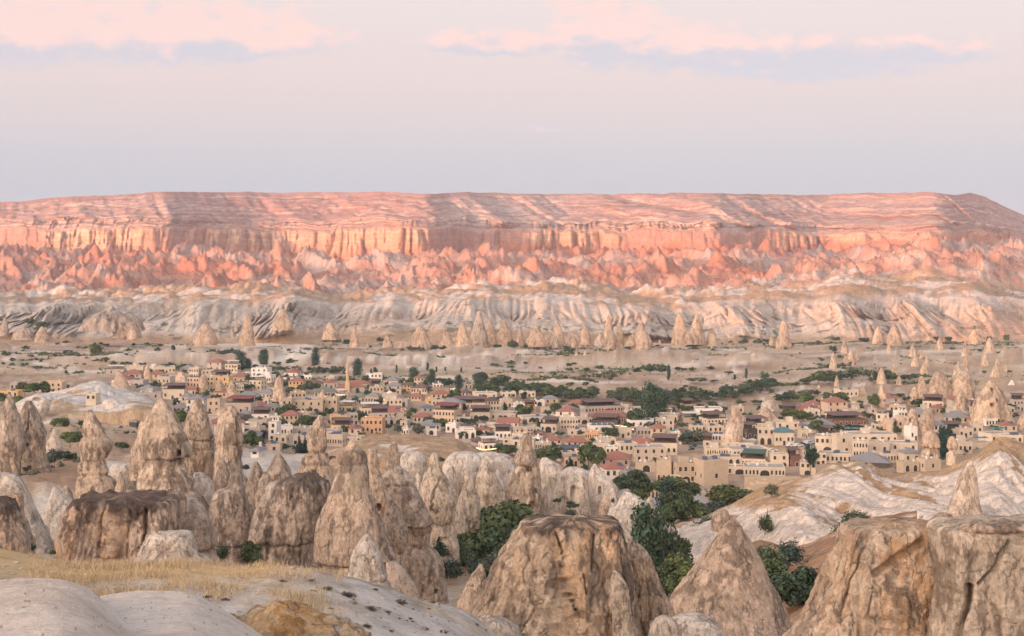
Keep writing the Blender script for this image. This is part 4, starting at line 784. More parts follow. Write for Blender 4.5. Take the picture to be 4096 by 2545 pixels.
rock(OUT, 'big foreground bluff with a hollow orange face, right side', 'S', [(868, 530, 1040), (874, 505, 1050), (890, 490, 1060), (930, 472, 1070), (980, 452, 1075), (1050, 420, 1080), (1150, 372, 1080), (1250, 326, 1080), (1330, 290, 1075), (1400, 250, 1060), (1512, 180, 1040), (1700, 70, 1000)], 72, 'bluff', flute=.5, strata=.3, lump=.8, crack=.5, facet=.7, crust=.36, sq=4.2, soft=0, thick=.75, res=1.1,
     bands=[(880, 1040, (.44, .28, .18), .5), (1040, 1400, (.57, .40, .265), .55)], cols=[(520, 620, (.40, .31, .24), .6), (620, 1010, (.55, .34, .19), .65)], holes=[], cracks=[([(735, 1150), (770, 1210), (800, 1290)], 4, .2), ([(560, 1210), (540, 1310)], 5, .35), ([(600, 1090), (700, 1020), (800, 960), (860, 920)], 26, .8), ([(540, 960), (470, 1100), (400, 1300)], 7, .3)])
rock(OUT, 'pale speckled bluff filling the lower right corner with a diagonal crack', 'S', [(862, 1060, 1700), (872, 1000, 1750), (890, 988, 1800), (940, 1000, 1850), (1000, 1008, 1880), (1100, 1022, 1900), (1200, 1024, 1950), (1300, 1010, 1980), (1400, 985, 2000), (1512, 960, 2020), (1700, 920, 2050)], 69, 'pale', flute=.35, strata=.2, lump=.7, crack=.3, facet=.5, crust=.42, sq=4.2, soft=0, thick=.6, tint=(.92, .88, .83), res=1.1,
     cracks=[([(1340, 905), (1285, 985), (1250, 1060), (1175, 1150)], 8, .8), ([(1130, 1170), (1100, 1290), (1050, 1400), (1020, 1512)], 22, 1.3), ([(1519, 1000), (1450, 1090), (1440, 1200), (1480, 1400)], 16, .6)])
rock('boulder', 'rough round boulder perched on the edge of the speckled bluff', 'S', [(796, 1035, 1058), (806, 1022, 1085), (822, 1000, 1112), (845, 975, 1128), (862, 955, 1140), (882, 945, 1144), (915, 940, 1150)], 73, 'bluff', flute=.15, facet=1.5, lump=1.3, strata=.8, crust=.6, tint=(.95, .97, 1.0))
rock('boulder', 'thin caprock ledge lying on top of the speckled bluff at the right edge', 'S', [(848, 1420, 1520), (856, 1300, 1640), (868, 1180, 1720), (880, 1140, 1760), (900, 1140, 1780)], 67.5, 'tan', flute=.1, facet=1.0, lump=1.3, strata=1.4, crust=.55, thick=.25)
rock(FCN, 'small sharp fin of rock at the left foot of the massive bluff', 'Q', [(1097, 1328, 1344), (1115, 1316, 1352), (1140, 1292, 1360), (1180, 1270, 1366), (1220, 1245, 1374), (1290, 1210, 1392), (1400, 1150, 1430)], 96, 'tan', flute=.5, facet=.9, crust=.5)
rock(OUT, 'yellow and orange ochre outcrop between the near dome and the shrubby slope', 'Q', [(1312, 120, 180), (1325, 80, 232), (1345, 20, 300), (1362, 0, 395), (1385, -60, 430), (1410, -120, 455), (1425, -150, 560), (1450, -190, 600), (1500, -240, 640), (1600, -300, 700)], 33, 'ochre', flute=.4, strata=.6, facet=1.8, lump=1.4, crust=.5, thick=.7)
for i_, (x_, y_, w_, d_, lb_) in enumerate([(420, 1395, 150, 35, 'ochre lump just right of the large ochre outcrop'), (530, 1440, 130, 33, 'low orange ledge at the right end of the ochre bank'), (-60, 1400, 130, 36, 'yellowish broken rock where the ochre bank meets the dome'), (300, 1370, 110, 38, 'small cream and orange rock above the ochre outcrop'), (640, 1480, 120, 33, 'last orange stone mass of the ochre bank, near the bottom edge')]):
    rock(OUT, lb_, 'Q', [(y_, x_ - w_ * .12, x_ + w_ * .2), (y_ + 8, x_ - w_ * .28, x_ + w_ * .3), (y_ + 20, x_ - w_ * .4, x_ + w_ * .46), (y_ + 45, x_ - w_ * .5, x_ + w_ * .55), (y_ + 90, x_ - w_ * .6, x_ + w_ * .6), (y_ + 160, x_ - w_ * .6, x_ + w_ * .62)], d_, 'ochre', flute=.5, strata=1.2, facet=2.2, lump=1.5, crust=.5)
rock('boulder', 'pale crumbly rock lump on the shrubby slope near the bottom edge', 'Q', [(1395, 1330, 1420), (1410, 1290, 1480), (1440, 1240, 1530), (1480, 1200, 1560), (1560, 1180, 1600)], 58, 'pale', flute=.2, facet=1.5, lump=1.3, crust=.5)
rock(FCN, 'grey pointed cone standing against the white hillside', 'S', [(498, 1203, 1214), (515, 1188, 1228), (545, 1165, 1238), (600, 1140, 1246), (650, 1125, 1252), (700, 1108, 1258), (740, 1092, 1262), (790, 1072, 1268), (830, 1050, 1290), (900, 1030, 1310)], 238, 'pale', flute=.3, facet=.8, crust=.5, tint=(1.0, .96, .93))

def sheet(name, label, lines, n=(40,), nc=240, pal=None, colf=None, amp=1.0, kind=None, cat='hill', mat=None, ribs=1.0, seed=3.):
    """a hillside laid through ridge and foot lines, each line at its own distance; lines = [(crop, [(x, y)], depth or [depths])]"""
    X0 = max(min(float(nx(c, p[0][0])) for c, p, d in lines), -1e9); X1 = max(float(nx(c, p[-1][0])) for c, p, d in lines)
    xs = np.linspace(X0, X1, nc); Ls = []
    for c, p, d in lines:
        p = np.array(p, float); y = np.interp(xs, nx(c, p[:, 0]), ny(c, p[:, 1]))
        D = np.interp(xs, nx(c, p[:, 0]), np.broadcast_to(np.array(d, float), (len(p),)))
        Ls.append((D, CZ - (y - HY) / F * D))
    Ls[0:0] = []
    Ds, Zs, Ss = [], [], []
    if len(n) != len(Ls) - 1: n = list(n) * (len(Ls) - 1)
    for k in range(len(Ls) - 1):
        t = np.linspace(0, 1, n[k], endpoint=k == len(Ls) - 2)[:, None]
        Ds.append(Ls[k][0] * (1 - t) + Ls[k + 1][0] * t); Zs.append(Ls[k][1] * (1 - t) + Ls[k + 1][1] * t); Ss.append(k + t + 0 * xs)
    D = np.concatenate([[Ds[0][0] - 1]] + Ds); Z = np.concatenate([[Zs[0][0] - 25]] + Zs); S = np.concatenate([[Ss[0][0]]] + Ss); Xn = np.broadcast_to(xs, D.shape); X = (Xn - CX) / F * D
    sl = D[0].mean() / 300
    nb = fbm(X * .06 / sl, D * .06 / sl, Z * .06 / sl, 4, seed); sk = (X * .9 - Z * 1.0)
    rb = np.sqrt(np.abs(perlin(sk * .14 / sl + nb * .6, S * .5, 0 * X + seed)) + .004) * .7 + .3 * np.sqrt(np.abs(perlin(sk * .41 / sl + nb * .9, S * 1.5, 0 * X + seed + 5)) + .004)
    Z = Z + amp * (nb * 1.6 * sl + (rb - .45) * 2.2 * ribs * sl + fbm(X * .5, D * .5, Z * .5, 3, seed) * .18 * sl)
    D = D - amp * (rb - .45) * 3 * ribs * sl
    Yn = HY + (CZ - Z) / D * F
    c = colf(Xn, Yn, X, D, Z, S, nb, rb)
    V = np.stack([X, D, Z], -1); base = V[0].mean(0); base[2] = V[..., 2].min()
    o = link(name, mesh_np(name, V - base, grid_faces(len(D), nc), c), mat or M_mid, None, base)
    if kind: tag(o, kind=kind)
    else: tag(o, label, cat)
    return o
def _put(c_, q, mk): mk = np.clip(mk, 0, 1)[..., None]; return c_ * (1 - mk) + np.asarray(q) * mk
def col_whitehill(Xn, Yn, X, D, Z, S, nb, rb):
    n = fbm(X * .10, D * .10, Z * .10, 5, 11); st = fbm((X * .8 - Z * 1.3) * .22, (X * 1.1 + Z * .8) * .035, 0 * X, 4, 5)
    c = np.broadcast_to(np.array([.71, .60, .50]), X.shape + (3,)).copy()
    c = _put(c, (.62, .50, .40), sstep(.0, .5, n) * .5)
    c = _put(c, (.42, .27, .155), sstep(.04, .10, st * np.clip((Xn - 3150) / 500, .3, 1) - .05 + .15 * n + .35 * fbm((X * .8 - Z * 1.3) * .55, (X * 1.1 + Z * .8) * .06, 0 * X, 3, 15) + .30 * (1 - sstep(1.05, 1.3, S) if False else 0)))
    # brown grassy crest and shoulder
    crest = sstep(1.84, 1.93, S + .25 * n + .12 * sstep(3900, 4096, Xn)); c = _put(c, (.45, .30, .17), crest * .9)
    left = (1 - sstep(3140, 3260, Xn + (Yn - 1950) * .9 + 80 * n)) * sstep(.9, 1.15, S) * (1 - sstep(2015, 2045, Yn + 30 * n)); c = _put(c, (.46, .30, .17), left * .95)
    c = _put(c, (.60, .56, .52), sstep(.3, .5, n) * sstep(1.2, 1.5, S) * .4)
    return c
sheet('white_hillside', None, [
    ('S', [(-700, 1150), (-300, 1100), (0, 1040), (60, 1020), (200, 960), (450, 975), (640, 960), (900, 940), (1519, 1000), (2100, 1000)], [262, 258, 250, 245, 235, 225, 215, 205, 200, 200]),
    ('S', [(-700, 1010), (-300, 900), (-120, 870), (0, 800), (120, 775), (250, 800), (450, 860), (640, 840), (900, 800), (1519, 860), (2100, 860)], [275, 275, 272, 268, 262, 256, 250, 245, 240, 235, 235]),
    ('S', [(-700, 900), (-300, 800), (-120, 720), (0, 655), (90, 640), (200, 600), (300, 575), (400, 525), (480, 505), (560, 492), (640, 520), (720, 560), (850, 575), (1000, 575), (1080, 545), (1200, 480), (1300, 410), (1370, 366), (1450, 372), (1519, 385), (1800, 420), (2100, 480)], [330, 325, 320, 318, 318, 318, 318, 320, 322, 325, 325, 320, 315, 310, 308, 305, 300, 298, 298, 298, 300, 300]),
    ('S', [(-700, 1000), (0, 760), (480, 650), (1370, 500), (2100, 600)], 350)],
    n=(30, 90, 8), nc=620, colf=col_whitehill, kind='structure', ribs=1.25, amp=1.0)
def col_brownhill(Xn, Yn, X, D, Z, S, nb, rb):
    n = fbm(X * .06, D * .06, Z * .06, 5, 21); m_ = fbm(X * .25, D * .25, Z * .2, 4, 31)
    c = np.broadcast_to(np.array([.46, .32, .20]), X.shape + (3,)).copy()
    c = _put(c, (.36, .24, .15), sstep(.0, .4, m_)); c = _put(c, (.64, .56, .47), sstep(.22, .36, n + .2 * m_))
    return c
sheet('grassy_knoll', None, [
    ('Q', [(420, 560), (640, 480), (870, 500), (1000, 480), (1200, 480), (1400, 540), (1600, 560)], [300, 300, 300, 300, 300, 310, 320]),
    ('Q', [(420, 470), (640, 378), (720, 350), (800, 336), (950, 342), (1100, 352), (1200, 370), (1280, 410), (1330, 450), (1450, 470), (1600, 500)], [400, 400, 405, 410, 410, 410, 405, 395, 385, 375, 370]),
    ('Q', [(420, 520), (1600, 560)], 440)], n=(60, 6), nc=300, colf=col_brownhill, kind='structure', ribs=.4)
def col_valley(Xn, Yn, X, D, Z, S, nb, rb):
    n = fbm(X * .15, D * .15, Z * .15, 5, 41)
    c = np.broadcast_to(np.array([.37, .22, .13]), X.shape + (3,)).copy()
    c = _put(c, (.47, .32, .20), sstep(-.05, .35, n)); c = _put(c, (.62, .53, .44), sstep(.30, .42, n + .1 * nb))
    return c
sheet('russet_slope', None, [
    ('S', [(-150, 1500), (100, 1480), (300, 1350), (600, 1100), (900, 1100)], [140, 140, 140, 140, 140]),
    ('S', [(-150, 1250), (100, 1200), (300, 1050), (600, 900), (900, 900)], [190, 190, 190, 190, 190]),
    ('S', [(-150, 990), (0, 950), (150, 1000), (300, 960), (600, 820), (900, 780)], [238, 238, 236, 232, 222, 215])], n=(40, 40), nc=160, colf=col_valley, kind='structure', ribs=.5)
def col_knob(Xn, Yn, X, D, Z, S, nb, rb):
    n = fbm(X * .04, D * .04, Z * .04, 5, 51)
    c = np.broadcast_to(np.array([.62, .56, .49]), X.shape + (3,)).copy()
    c = _put(c, (.47, .34, .22), sstep(.12, .3, n - .5 * (S - 1.2)) ); return c
sheet('pale_village_hill', None, [
    ('A', [(150, 820), (350, 740), (600, 800), (900, 800), (1300, 780), (1500, 730), (1750, 700), (1900, 700)], 500),
    ('A', [(150, 700), (340, 620), (450, 570), (600, 560), (900, 590), (1250, 600), (1500, 640), (1700, 640), (1900, 660)], 545),
    ('A', [(150, 640), (340, 590), (430, 562), (560, 545), (700, 505), (900, 440), (1050, 392), (1180, 375), (1280, 400), (1400, 450), (1550, 480), (1700, 530), (1820, 590), (1900, 640)], 610),
    ('A', [(150, 700), (900, 520), (1200, 470), (1900, 700)], 660)], n=(24, 50, 6), nc=260, colf=col_knob, kind='structure', ribs=.6, mat=M_town)
rock(DOME, 'bulging white rock under the terrace of the pale village hill', 'A', [(602, 1260, 1380), (620, 1245, 1420), (660, 1240, 1465), (710, 1245, 1498), (735, 1300, 1490), (745, 1400, 1470), (800, 1380, 1480)], 520, 'white', flute=.2, facet=.5, crust=.3)
rock(OUT, 'white rim of rock with a shallow hollow, left end of the village hill', 'A', [(556, 420, 480), (570, 380, 510), (600, 350, 560), (640, 300, 600), (700, 230, 600), (760, 200, 560), (830, 200, 540)], 500, 'white', flute=.6, facet=1.0, crust=.35, holes=[(415, 575, 510, 615, 3.)])

# --- chimneys in and beyond the village
for nm, lb, c, ol, D, pal, kw in [
 (FCN, 'huge cave-riddled brown cone towering over the houses at the right', 'E', [(55, 2060, 2100), (80, 2030, 2125), (120, 2005, 2155), (160, 1985, 2180), (200, 1960, 2205), (280, 1912, 2232), (340, 1890, 2250), (400, 1880, 2280), (480, 1852, 2305), (560, 1840, 2325), (640, 1830, 2340), (700, 1830, 2340)], 690, 'town', dict(holes=[(2025, 300, 2065, 325, 9), (2030, 475, 2110, 535, 8), (1940, 475, 1955, 490, 6), (2135, 500, 2148, 535, 6), (2050, 140, 2075, 170, 4), (2090, 250, 2110, 290, 4)], flute=.8, facet=1.2, bands=[(230, 340, (.58, .42, .28), .6), (420, 620, (.58, .43, .29), .5)])),
 (FCN, 'broad brown double chimney rising behind the red roof at the right', 'E', [(-30, 1470, 1545), (20, 1440, 1600), (60, 1420, 1622), (150, 1388, 1642), (210, 1380, 1640), (280, 1390, 1640), (360, 1440, 1640), (420, 1440, 1640)], 800, 'town', dict(holes=[(1435, 210, 1462, 250, 7), (1505, 292, 1525, 315, 6)], flute=.8, crust=.55)),
 (FCN, 'tall brown chimney with a round shoulder, left neighbour of the huge cone', 'E', [(-40, 1720, 1790), (0, 1680, 1850), (50, 1650, 1880), (120, 1625, 1902), (240, 1612, 1890), (360, 1610, 1850), (420, 1605, 1850)], 800, 'town', dict(flute=.9, crust=.5)),
 (FCN, 'slim chimney with a pale streaked foot in front of the round-shouldered one', 'E', [(163, 1742, 1760), (190, 1715, 1785), (240, 1695, 1800), (300, 1682, 1810), (400, 1662, 1820), (490, 1650, 1830), (560, 1640, 1830)], 735, 'town', dict(holes=[(1650, 420, 1675, 460, 4)], bands=[(320, 500, (.62, .52, .40), .7)])),
 (FCN, 'low brown cone between the pyramid rock and the broad double chimney', 'E', [(128, 1236, 1258), (160, 1215, 1275), (200, 1198, 1285), (290, 1166, 1292), (340, 1160, 1300)], 815, 'town', {}),
 (FCN, 'needle-topped pale chimney behind the low brown cone', 'E', [(16, 1308, 1336), (50, 1294, 1352), (90, 1284, 1362), (180, 1270, 1390), (280, 1260, 1400), (340, 1255, 1405)], 850, 'town', dict(crust=.35)),
 (FCN, 'pointed brown cone on the white slope with a stub beside it', 'E', [(18, 1064, 1080), (50, 1055, 1096), (90, 1044, 1110), (160, 1016, 1124), (230, 1000, 1132), (280, 1000, 1135)], 930, 'town', {}),
 (FCN, 'tall banded pyramid rock with a pinched collar among the trees', 'E', [(108, 880, 890), (130, 868, 900), (180, 850, 918), (205, 846, 930), (230, 838, 936), (290, 836, 940), (380, 826, 954), (480, 802, 966), (520, 800, 970)], 790, 'town', dict(strata=1.4, crust=.3, bands=[(200, 260, (.60, .46, .32), .8)], joint=[(290, 1.0)])),
 (FCN, 'squat brown pyramid left of the banded pyramid rock', 'E', [(106, 672, 684), (140, 660, 700), (180, 645, 712), (250, 612, 738), (285, 606, 744), (330, 600, 748)], 870, 'town', dict(strata=1.2, bands=[(270, 340, (.56, .47, .37), .8)])),
 (FCN, 'slim pale cone tapering like a bell in front of the dark trees', 'E', [(220, 536, 548), (240, 528, 558), (280, 513, 566), (350, 492, 590), (405, 482, 600), (440, 480, 602)], 830, 'pale', dict(strata=1.0, crust=.2)),
 (DOME, 'pale domed rock with a knob on top beside the restaurant roofs', 'E', [(253, 238, 250), (262, 225, 265), (285, 203, 298), (315, 192, 318), (350, 190, 325), (400, 190, 330)], 820, 'pale', dict(flute=.5, strata=1.2, crust=.25)),
 (FCN, 'brown cone at the far left of the rocky slope beyond the dark trees', 'E', [(103, 202, 216), (130, 188, 230), (170, 168, 243), (250, 146, 262), (300, 140, 268)], 930, 'town', {}),
 (FCN, 'small sharp orange-tan cone wedged between the hotel roofs', 'E', [(446, 926, 936), (480, 908, 950), (520, 890, 966), (580, 864, 992), (650, 836, 1006), (690, 830, 1010)], 680, 'town', dict(bands=[(440, 700, (.58, .42, .28), .5)], facet=1.0)),
 (FCN, 'grey hollowed chimney with a small terrace, left of the whitewashed house', 'E', [(366, 1202, 1248), (400, 1182, 1260), (450, 1168, 1274), (520, 1145, 1284), (600, 1120, 1285), (700, 1092, 1270), (740, 1080, 1270)], 655, 'town', dict(crust=.6, holes=[(1180, 480, 1200, 510, 4), (1130, 610, 1165, 670, 4)])),
 (FCN, 'rounded grey-brown chimney right of the whitewashed house', 'E', [(372, 1372, 1418), (395, 1345, 1438), (440, 1316, 1452), (520, 1292, 1456), (600, 1298, 1450), (680, 1330, 1450), (720, 1330, 1450)], 640, 'town', dict(crust=.62)),
 (FCN, 'thick mushroom chimney with a brown round head and a pale banded base', 'E', [(598, 1402, 1440), (615, 1372, 1468), (650, 1346, 1492), (700, 1328, 1508), (760, 1316, 1518), (795, 1320, 1520), (808, 1332, 1506), (860, 1322, 1510), (925, 1308, 1518), (1000, 1300, 1525)], 548, 'town', dict(strata=.7, crust=.52, bands=[(760, 810, (.60, .42, .26), .8), (810, 1000, (.60, .50, .38), .9)], joint=[(800, 1.0), (920, .5)], holes=[(1390, 860, 1432, 905, 1.5)])),
 (FCN, 'small mushroom chimney with a brown head, right of the thick one', 'E', [(666, 1632, 1662), (690, 1615, 1688), (740, 1600, 1706), (790, 1594, 1714), (820, 1602, 1704), (850, 1592, 1708), (925, 1588, 1714), (980, 1585, 1718)], 543, 'town', dict(strata=.7, bands=[(815, 1000, (.60, .50, .38), .9)], joint=[(825, .8)])),
 (FCN, 'dark cone cut by the right edge of the picture beside the huge cone', 'E', [(368, 2450, 2480), (420, 2420, 2500), (480, 2380, 2530), (560, 2352, 2550), (640, 2340, 2560)], 660, 'town', dict(crust=.6)),
 (FCN, 'pale pointed rock on the white slope behind the huge cone', 'E', [(58, 2292, 2312), (100, 2265, 2335), (160, 2240, 2352), (260, 2228, 2380), (300, 2225, 2385)], 900, 'white', {}),
 (FCN, 'brown slanted spire at the right edge above the dark trees', 'E', [(150, 2440, 2470), (200, 2400, 2490), (280, 2355, 2500), (360, 2328, 2510), (400, 2328, 2510)], 790, 'town', {}),
 (FCN, 'tall tan chimney wrapped by the terrace hotel with pale painted patch', 'D', [(338, 1352, 1398), (370, 1332, 1415), (420, 1310, 1432), (500, 1272, 1450), (560, 1250, 1446), (620, 1230, 1440), (700, 1216, 1432), (740, 1216, 1432)], 640, 'town', dict(bands=[(485, 620, (.60, .52, .43), .6)], flute=.7)),
 (FCN, 'broad brown rock with folded layers behind the green canopy hotel', 'D', [(330, 1655, 1692), (360, 1625, 1725), (400, 1600, 1765), (440, 1585, 1825), (480, 1570, 1835), (530, 1560, 1850), (560, 1560, 1850)], 730, 'town', dict(flute=.7, crust=.6)),
 (DOME, 'pale eroded knob above the folded brown rock', 'D', [(258, 1660, 1740), (275, 1635, 1745), (310, 1622, 1750), (340, 1625, 1745), (380, 1620, 1750)], 770, 'pale', dict(facet=1.0)),
 (FCN, 'brown ragged cone at the left of the village above the pale hill', 'A', [(248, 1420, 1452), (280, 1408, 1480), (330, 1392, 1512), (400, 1370, 1545), (455, 1355, 1565), (500, 1350, 1570)], 760, 'town', dict(crust=.55)),
 (FCN, 'thin needle cone on the slope at the upper left of the village', 'A', [(164, 1776, 1790), (200, 1762, 1802), (240, 1750, 1814), (300, 1735, 1832), (385, 1760, 1846), (430, 1760, 1850)], 880, 'town', dict(crust=.25)),
 (FCN, 'rounded tan cone at the left end of the roofs', 'B', [(288, 24, 60), (330, 8, 78), (400, -6, 95), (480, -25, 106), (520, -25, 110)], 830, 'town', {}),
 (FCN, 'small reddish cone, left one of the pair before the yellow house', 'B', [(358, 228, 250), (385, 212, 268), (420, 200, 282), (465, 184, 292), (500, 182, 295)], 830, 'town', dict(crust=.6)),
 (FCN, 'small reddish cone, right one of the pair, nearer the dark restaurant roof', 'B', [(368, 376, 392), (400, 356, 410), (440, 340, 428), (490, 326, 442), (530, 316, 446), (560, 316, 448)], 790, 'town', dict(crust=.6)),
 (FCN, 'tan cone with a pale foot in front of the red roofed white house', 'B', [(328, 938, 975), (360, 920, 985), (400, 904, 1000), (450, 892, 1012), (520, 884, 1030), (580, 880, 1050), (620, 880, 1055)], 770, 'town', dict(bands=[(400, 560, (.60, .46, .32), .5)])),
 (FCN, 'tiny cone poking out of the roofs left of the mosque', 'B', [(478, 1476, 1496), (510, 1456, 1506), (545, 1442, 1516), (580, 1438, 1522)], 780, 'town', {}),
]:
    rock(nm, lb, c, ol, D, pal, group='rock cones standing among the village houses', **kw)

# --- the row of chimneys in front of the white cliffs
far_rocks = [('K', 0, 920, 60, 1035, 'g'), ('K', 105, 990, 220, 1062, 'g'), ('K', 250, 985, 345, 1080, 't'), ('K', 360, 1025, 410, 1065, 't'), ('K', 600, 880, 960, 990, 'd'), ('K', 810, 940, 960, 1040, 't'), ('K', 1370, 960, 1490, 1092, 't'), ('K', 1668, 895, 1765, 1090, 't'), ('K', 1900, 865, 2030, 990, 't'), ('K', 2255, 960, 2345, 1062, 't'),
 ('L', 88, 983, 150, 1108, 't'), ('L', 192, 1072, 222, 1140, 't'), ('L', 308, 1036, 385, 1152, 't'), ('L', 510, 978, 645, 1150, 't'), ('L', 695, 1022, 830, 1160, 't'), ('L', 1010, 940, 1095, 1110, 't'), ('L', 825, 955, 930, 1140, 't'), ('L', 915, 878, 1050, 1140, 'd'), ('L', 1118, 938, 1208, 1108, 't'), ('L', 1244, 1000, 1298, 1118, 't'), ('L', 1330, 975, 1432, 1105, 't'),
 ('L', 1490, 955, 1580, 1085, 't'), ('L', 1618, 1045, 1670, 1130, 't'), ('L', 1690, 960, 1760, 1090, 't'), ('L', 1775, 975, 1835, 1125, 't'), ('L', 1845, 905, 1925, 1120, 't'), ('L', 1925, 955, 1985, 1112, 't'), ('L', 2055, 945, 2155, 1130, 't'), ('L', 2190, 1040, 2240, 1125, 'w'), ('L', 2240, 1000, 2320, 1120, 'w'), ('L', 2340, 890, 2410, 1115, 't'),
 ('N', 0, 895, 95, 1100, 't'), ('N', 105, 905, 205, 1080, 't'), ('N', 228, 995, 290, 1105, 't'), ('N', 718, 945, 805, 1132, 't'), ('N', 1195, 965, 1330, 1090, 'w'), ('N', 1380, 985, 1450, 1090, 't'), ('N', 1490, 985, 1580, 1135, 't'), ('N', 2040, 1010, 2130, 1130, 't')]
far_rocks += [('L', 380, 1080, 620, 1150, 't'), ('L', 820, 1040, 1110, 1150, 't'), ('L', 1440, 1020, 1740, 1130, 't')]
rr = random.Random(5)
far_rocks = [r for k_, r in enumerate(far_rocks) if not (r[0] == 'L' and r[5] == 't' and r[3] - r[1] < 75 and k_ % 3 == 0) and r[5] != 'w']
for (c_, x_, y_, n_) in (('L', 870, 1130, 7), ('L', 560, 1140, 4), ('L', 1520, 1110, 5), ('L', 1880, 1110, 6), ('L', 2100, 1115, 4), ('N', 60, 1095, 4), ('N', 750, 1110, 3), ('K', 880, 1060, 3)):
    for q_ in range(n_):
        xx_ = x_ + rr.uniform(-70, 70); hh_ = rr.uniform(30, 95); ww_ = hh_ * rr.uniform(.45, .9); yy_ = y_ + rr.uniform(-8, 10); far_rocks.append((c_, xx_ - ww_ / 2, yy_ - hh_, xx_ + ww_ / 2, yy_, 'd' if rr.random() < .3 else 't'))
far_rocks.sort(key=lambda r: float(nx(r[0], (r[1] + r[3]) / 2)))
for i, (c, x0, y0, x1, y1, kd) in enumerate(far_rocks):
    h, w_ = y1 - y0, x1 - x0; w_ *= rr.uniform(1.0, 1.45); xm = (x0 + x1) / 2 + rr.uniform(-.1, .1) * w_; D = 1330 + rr.uniform(-25, 35)
    tip = rr.uniform(.06, .2) * w_ if h > 60 or w_ < 150 else w_ * .5
    prof = [(0, .10), (.08, .24), (.2, .40), (.38, .58), (.6, .80), (.8, .95), (.9, 1.0 if rr.random() < .5 else .9), (1.0, 1.0), (1.15, 1.04)]
    ol = []
    for t, f_ in prof:
        half = max(f_ * w_ / 2, tip / 2) * rr.uniform(.93, 1.05); cxm = xm * (1 - t) + (x0 + x1) / 2 * t if t < 1 else (x0 + x1) / 2
        ol.append((y0 + t * h, cxm - half, cxm + half))
    if w_ > h * 1.7:
        ol = [(y0 + (y1 - y0) * t, (x0 + x1) / 2 - f_ * w_ / 2, (x0 + x1) / 2 + f_ * w_ / 2) for t, f_ in ((.08, .35), (.15, .55), (.35, .75), (.6, .9), (1.0, 1.0), (1.2, 1.05))]; D += 40
    shape = 'broad fluted' if w_ > h * 1.7 else 'squat' if h < w_ * 1.1 else 'slender' if h > w_ * 2 else 'pointed'
    rock(FCN, f'{shape} tan cone, {ORD[i]} from the left at the foot of the white cliffs', c, ol, D, {'t': 'town', 'g': 'grey', 'd': 'grey', 'w': 'white'}[kd], flute=1.6 if w_ > h * 1.7 else .7, strata=.4, crack=.3, facet=.5, crust=.38,
         group='rock cones at the foot of the white cliffs', mat=M_town, res=.9, tint=(.95, .93, .92), seed=i * 13.7)
# brown cones crowding the slope at the right, between village and white cliffs
clus = []
for k in range(58):
    if k < 34: x = rr.uniform(3330, 4150); y = rr.uniform(1400, 1545) + (x < 3600) * 15
    else: x = rr.uniform(2250, 3200); y = rr.uniform(1385, 1470)
    clus.append((x, y, k < 34))
clus.sort()
cr_i = 0; cl_i = 0
for (x, y, right) in clus:
    D = min(ground_depth(x, y, 700), 1390); h = rr.uniform(26, 70) if right else rr.uniform(14, 34); w_ = h * rr.uniform(.45, .9)
    ol = [(y - h, x - w_ * .06, x + w_ * .08), (y - h * .8, x - w_ * .2, x + w_ * .22), (y - h * .5, x - w_ * .33, x + w_ * .36), (y - h * .2, x - w_ * .45, x + w_ * .46), (y + 4, x - w_ * .52, x + w_ * .5), (y + 14, x - w_ * .55, x + w_ * .52)]
    ol = [((a - CROPS['Z'][1]) * CROPS['Z'][2], b * CROPS['Z'][2], e * CROPS['Z'][2]) for a, b, e in ol]
    if right: cr_i += 1; lb = f'small brown rock cone, {ORD[cr_i - 1]} from the left on the crowded right slope'
    else: cl_i += 1; lb = f'low tan rock knob, {ORD[cl_i - 1]} from the left on the open plain behind the village'
    rock(FCN, lb, 'Z', ol, D, 'town' if right else 'tan', flute=.7, strata=.4, facet=.6, crust=.42, group='small rock cones on the slope', mat=M_town, res=.9, seed=x * .37)

def col_dome(Xn, Yn, X, D, Z, S, nb, rb):
    n = fbm(X * .35, D * .35, Z * .35, 5, 61); k = fbm(X * 9, D * 9, Z * 9, 3, 5)
    c = np.broadcast_to(np.array([.67, .575, .485]), X.shape + (3,)).copy()
    c = _put(c, (.60, .50, .41), sstep(.0, .3, n)); c = _put(c, (.68, .61, .53), sstep(.1, .35, -n) * .6)
    c = _put(c, (.20, .14, .10), sstep(.52, .60, k) * .8); return c
def near_dome(label, ridge, dr, x0, x1, front, seed):
    x = np.array([p[0] for p in ridge], float); y = np.array([p[1] for p in ridge], float)
    xf = np.linspace(x0, x1, 60); yf = np.interp(xf, x, y)
    sm_ = np.hanning(9); sm_ /= sm_.sum(); yf = np.convolve(np.pad(yf, 4, 'edge'), sm_, 'valid'); R_ = list(zip(xf, yf))
    L_ = [('P', [(a, front) for a in xf], list(np.full(60, dr * .50)))]
    for t in (.25, .5, .72, .88): L_.append(('P', [(a, front + (b - front) * math.sin(t * math.pi / 2)**.62) for a, b in R_], list(np.full(60, dr * (.50 + .50 * t)))))
    L_ += [('P', R_, list(np.full(60, dr))), ('P', [(a, b + 25) for a, b in R_], list(np.full(60, dr * 1.12))), ('P', [(a, b + 260) for a, b in R_], list(np.full(60, dr * 1.3)))]
    o = sheet('tuff_dome', label, L_, n=(16, 18, 18, 18, 22, 8, 6), nc=420, colf=col_dome, mat=M_smooth, ribs=.15, amp=.8, seed=seed, cat='rock'); return o
near_dome('second smooth pale dome running right behind the corner dome', [(300, 1380), (500, 1310), (575, 1283), (640, 1270), (700, 1263), (850, 1256), (980, 1254), (1080, 1257), (1150, 1280), (1210, 1312), (1280, 1355), (1360, 1405), (1450, 1460), (1530, 1515), (1620, 1590), (1700, 1680)], 31, 300, 1700, 2100, 8.)
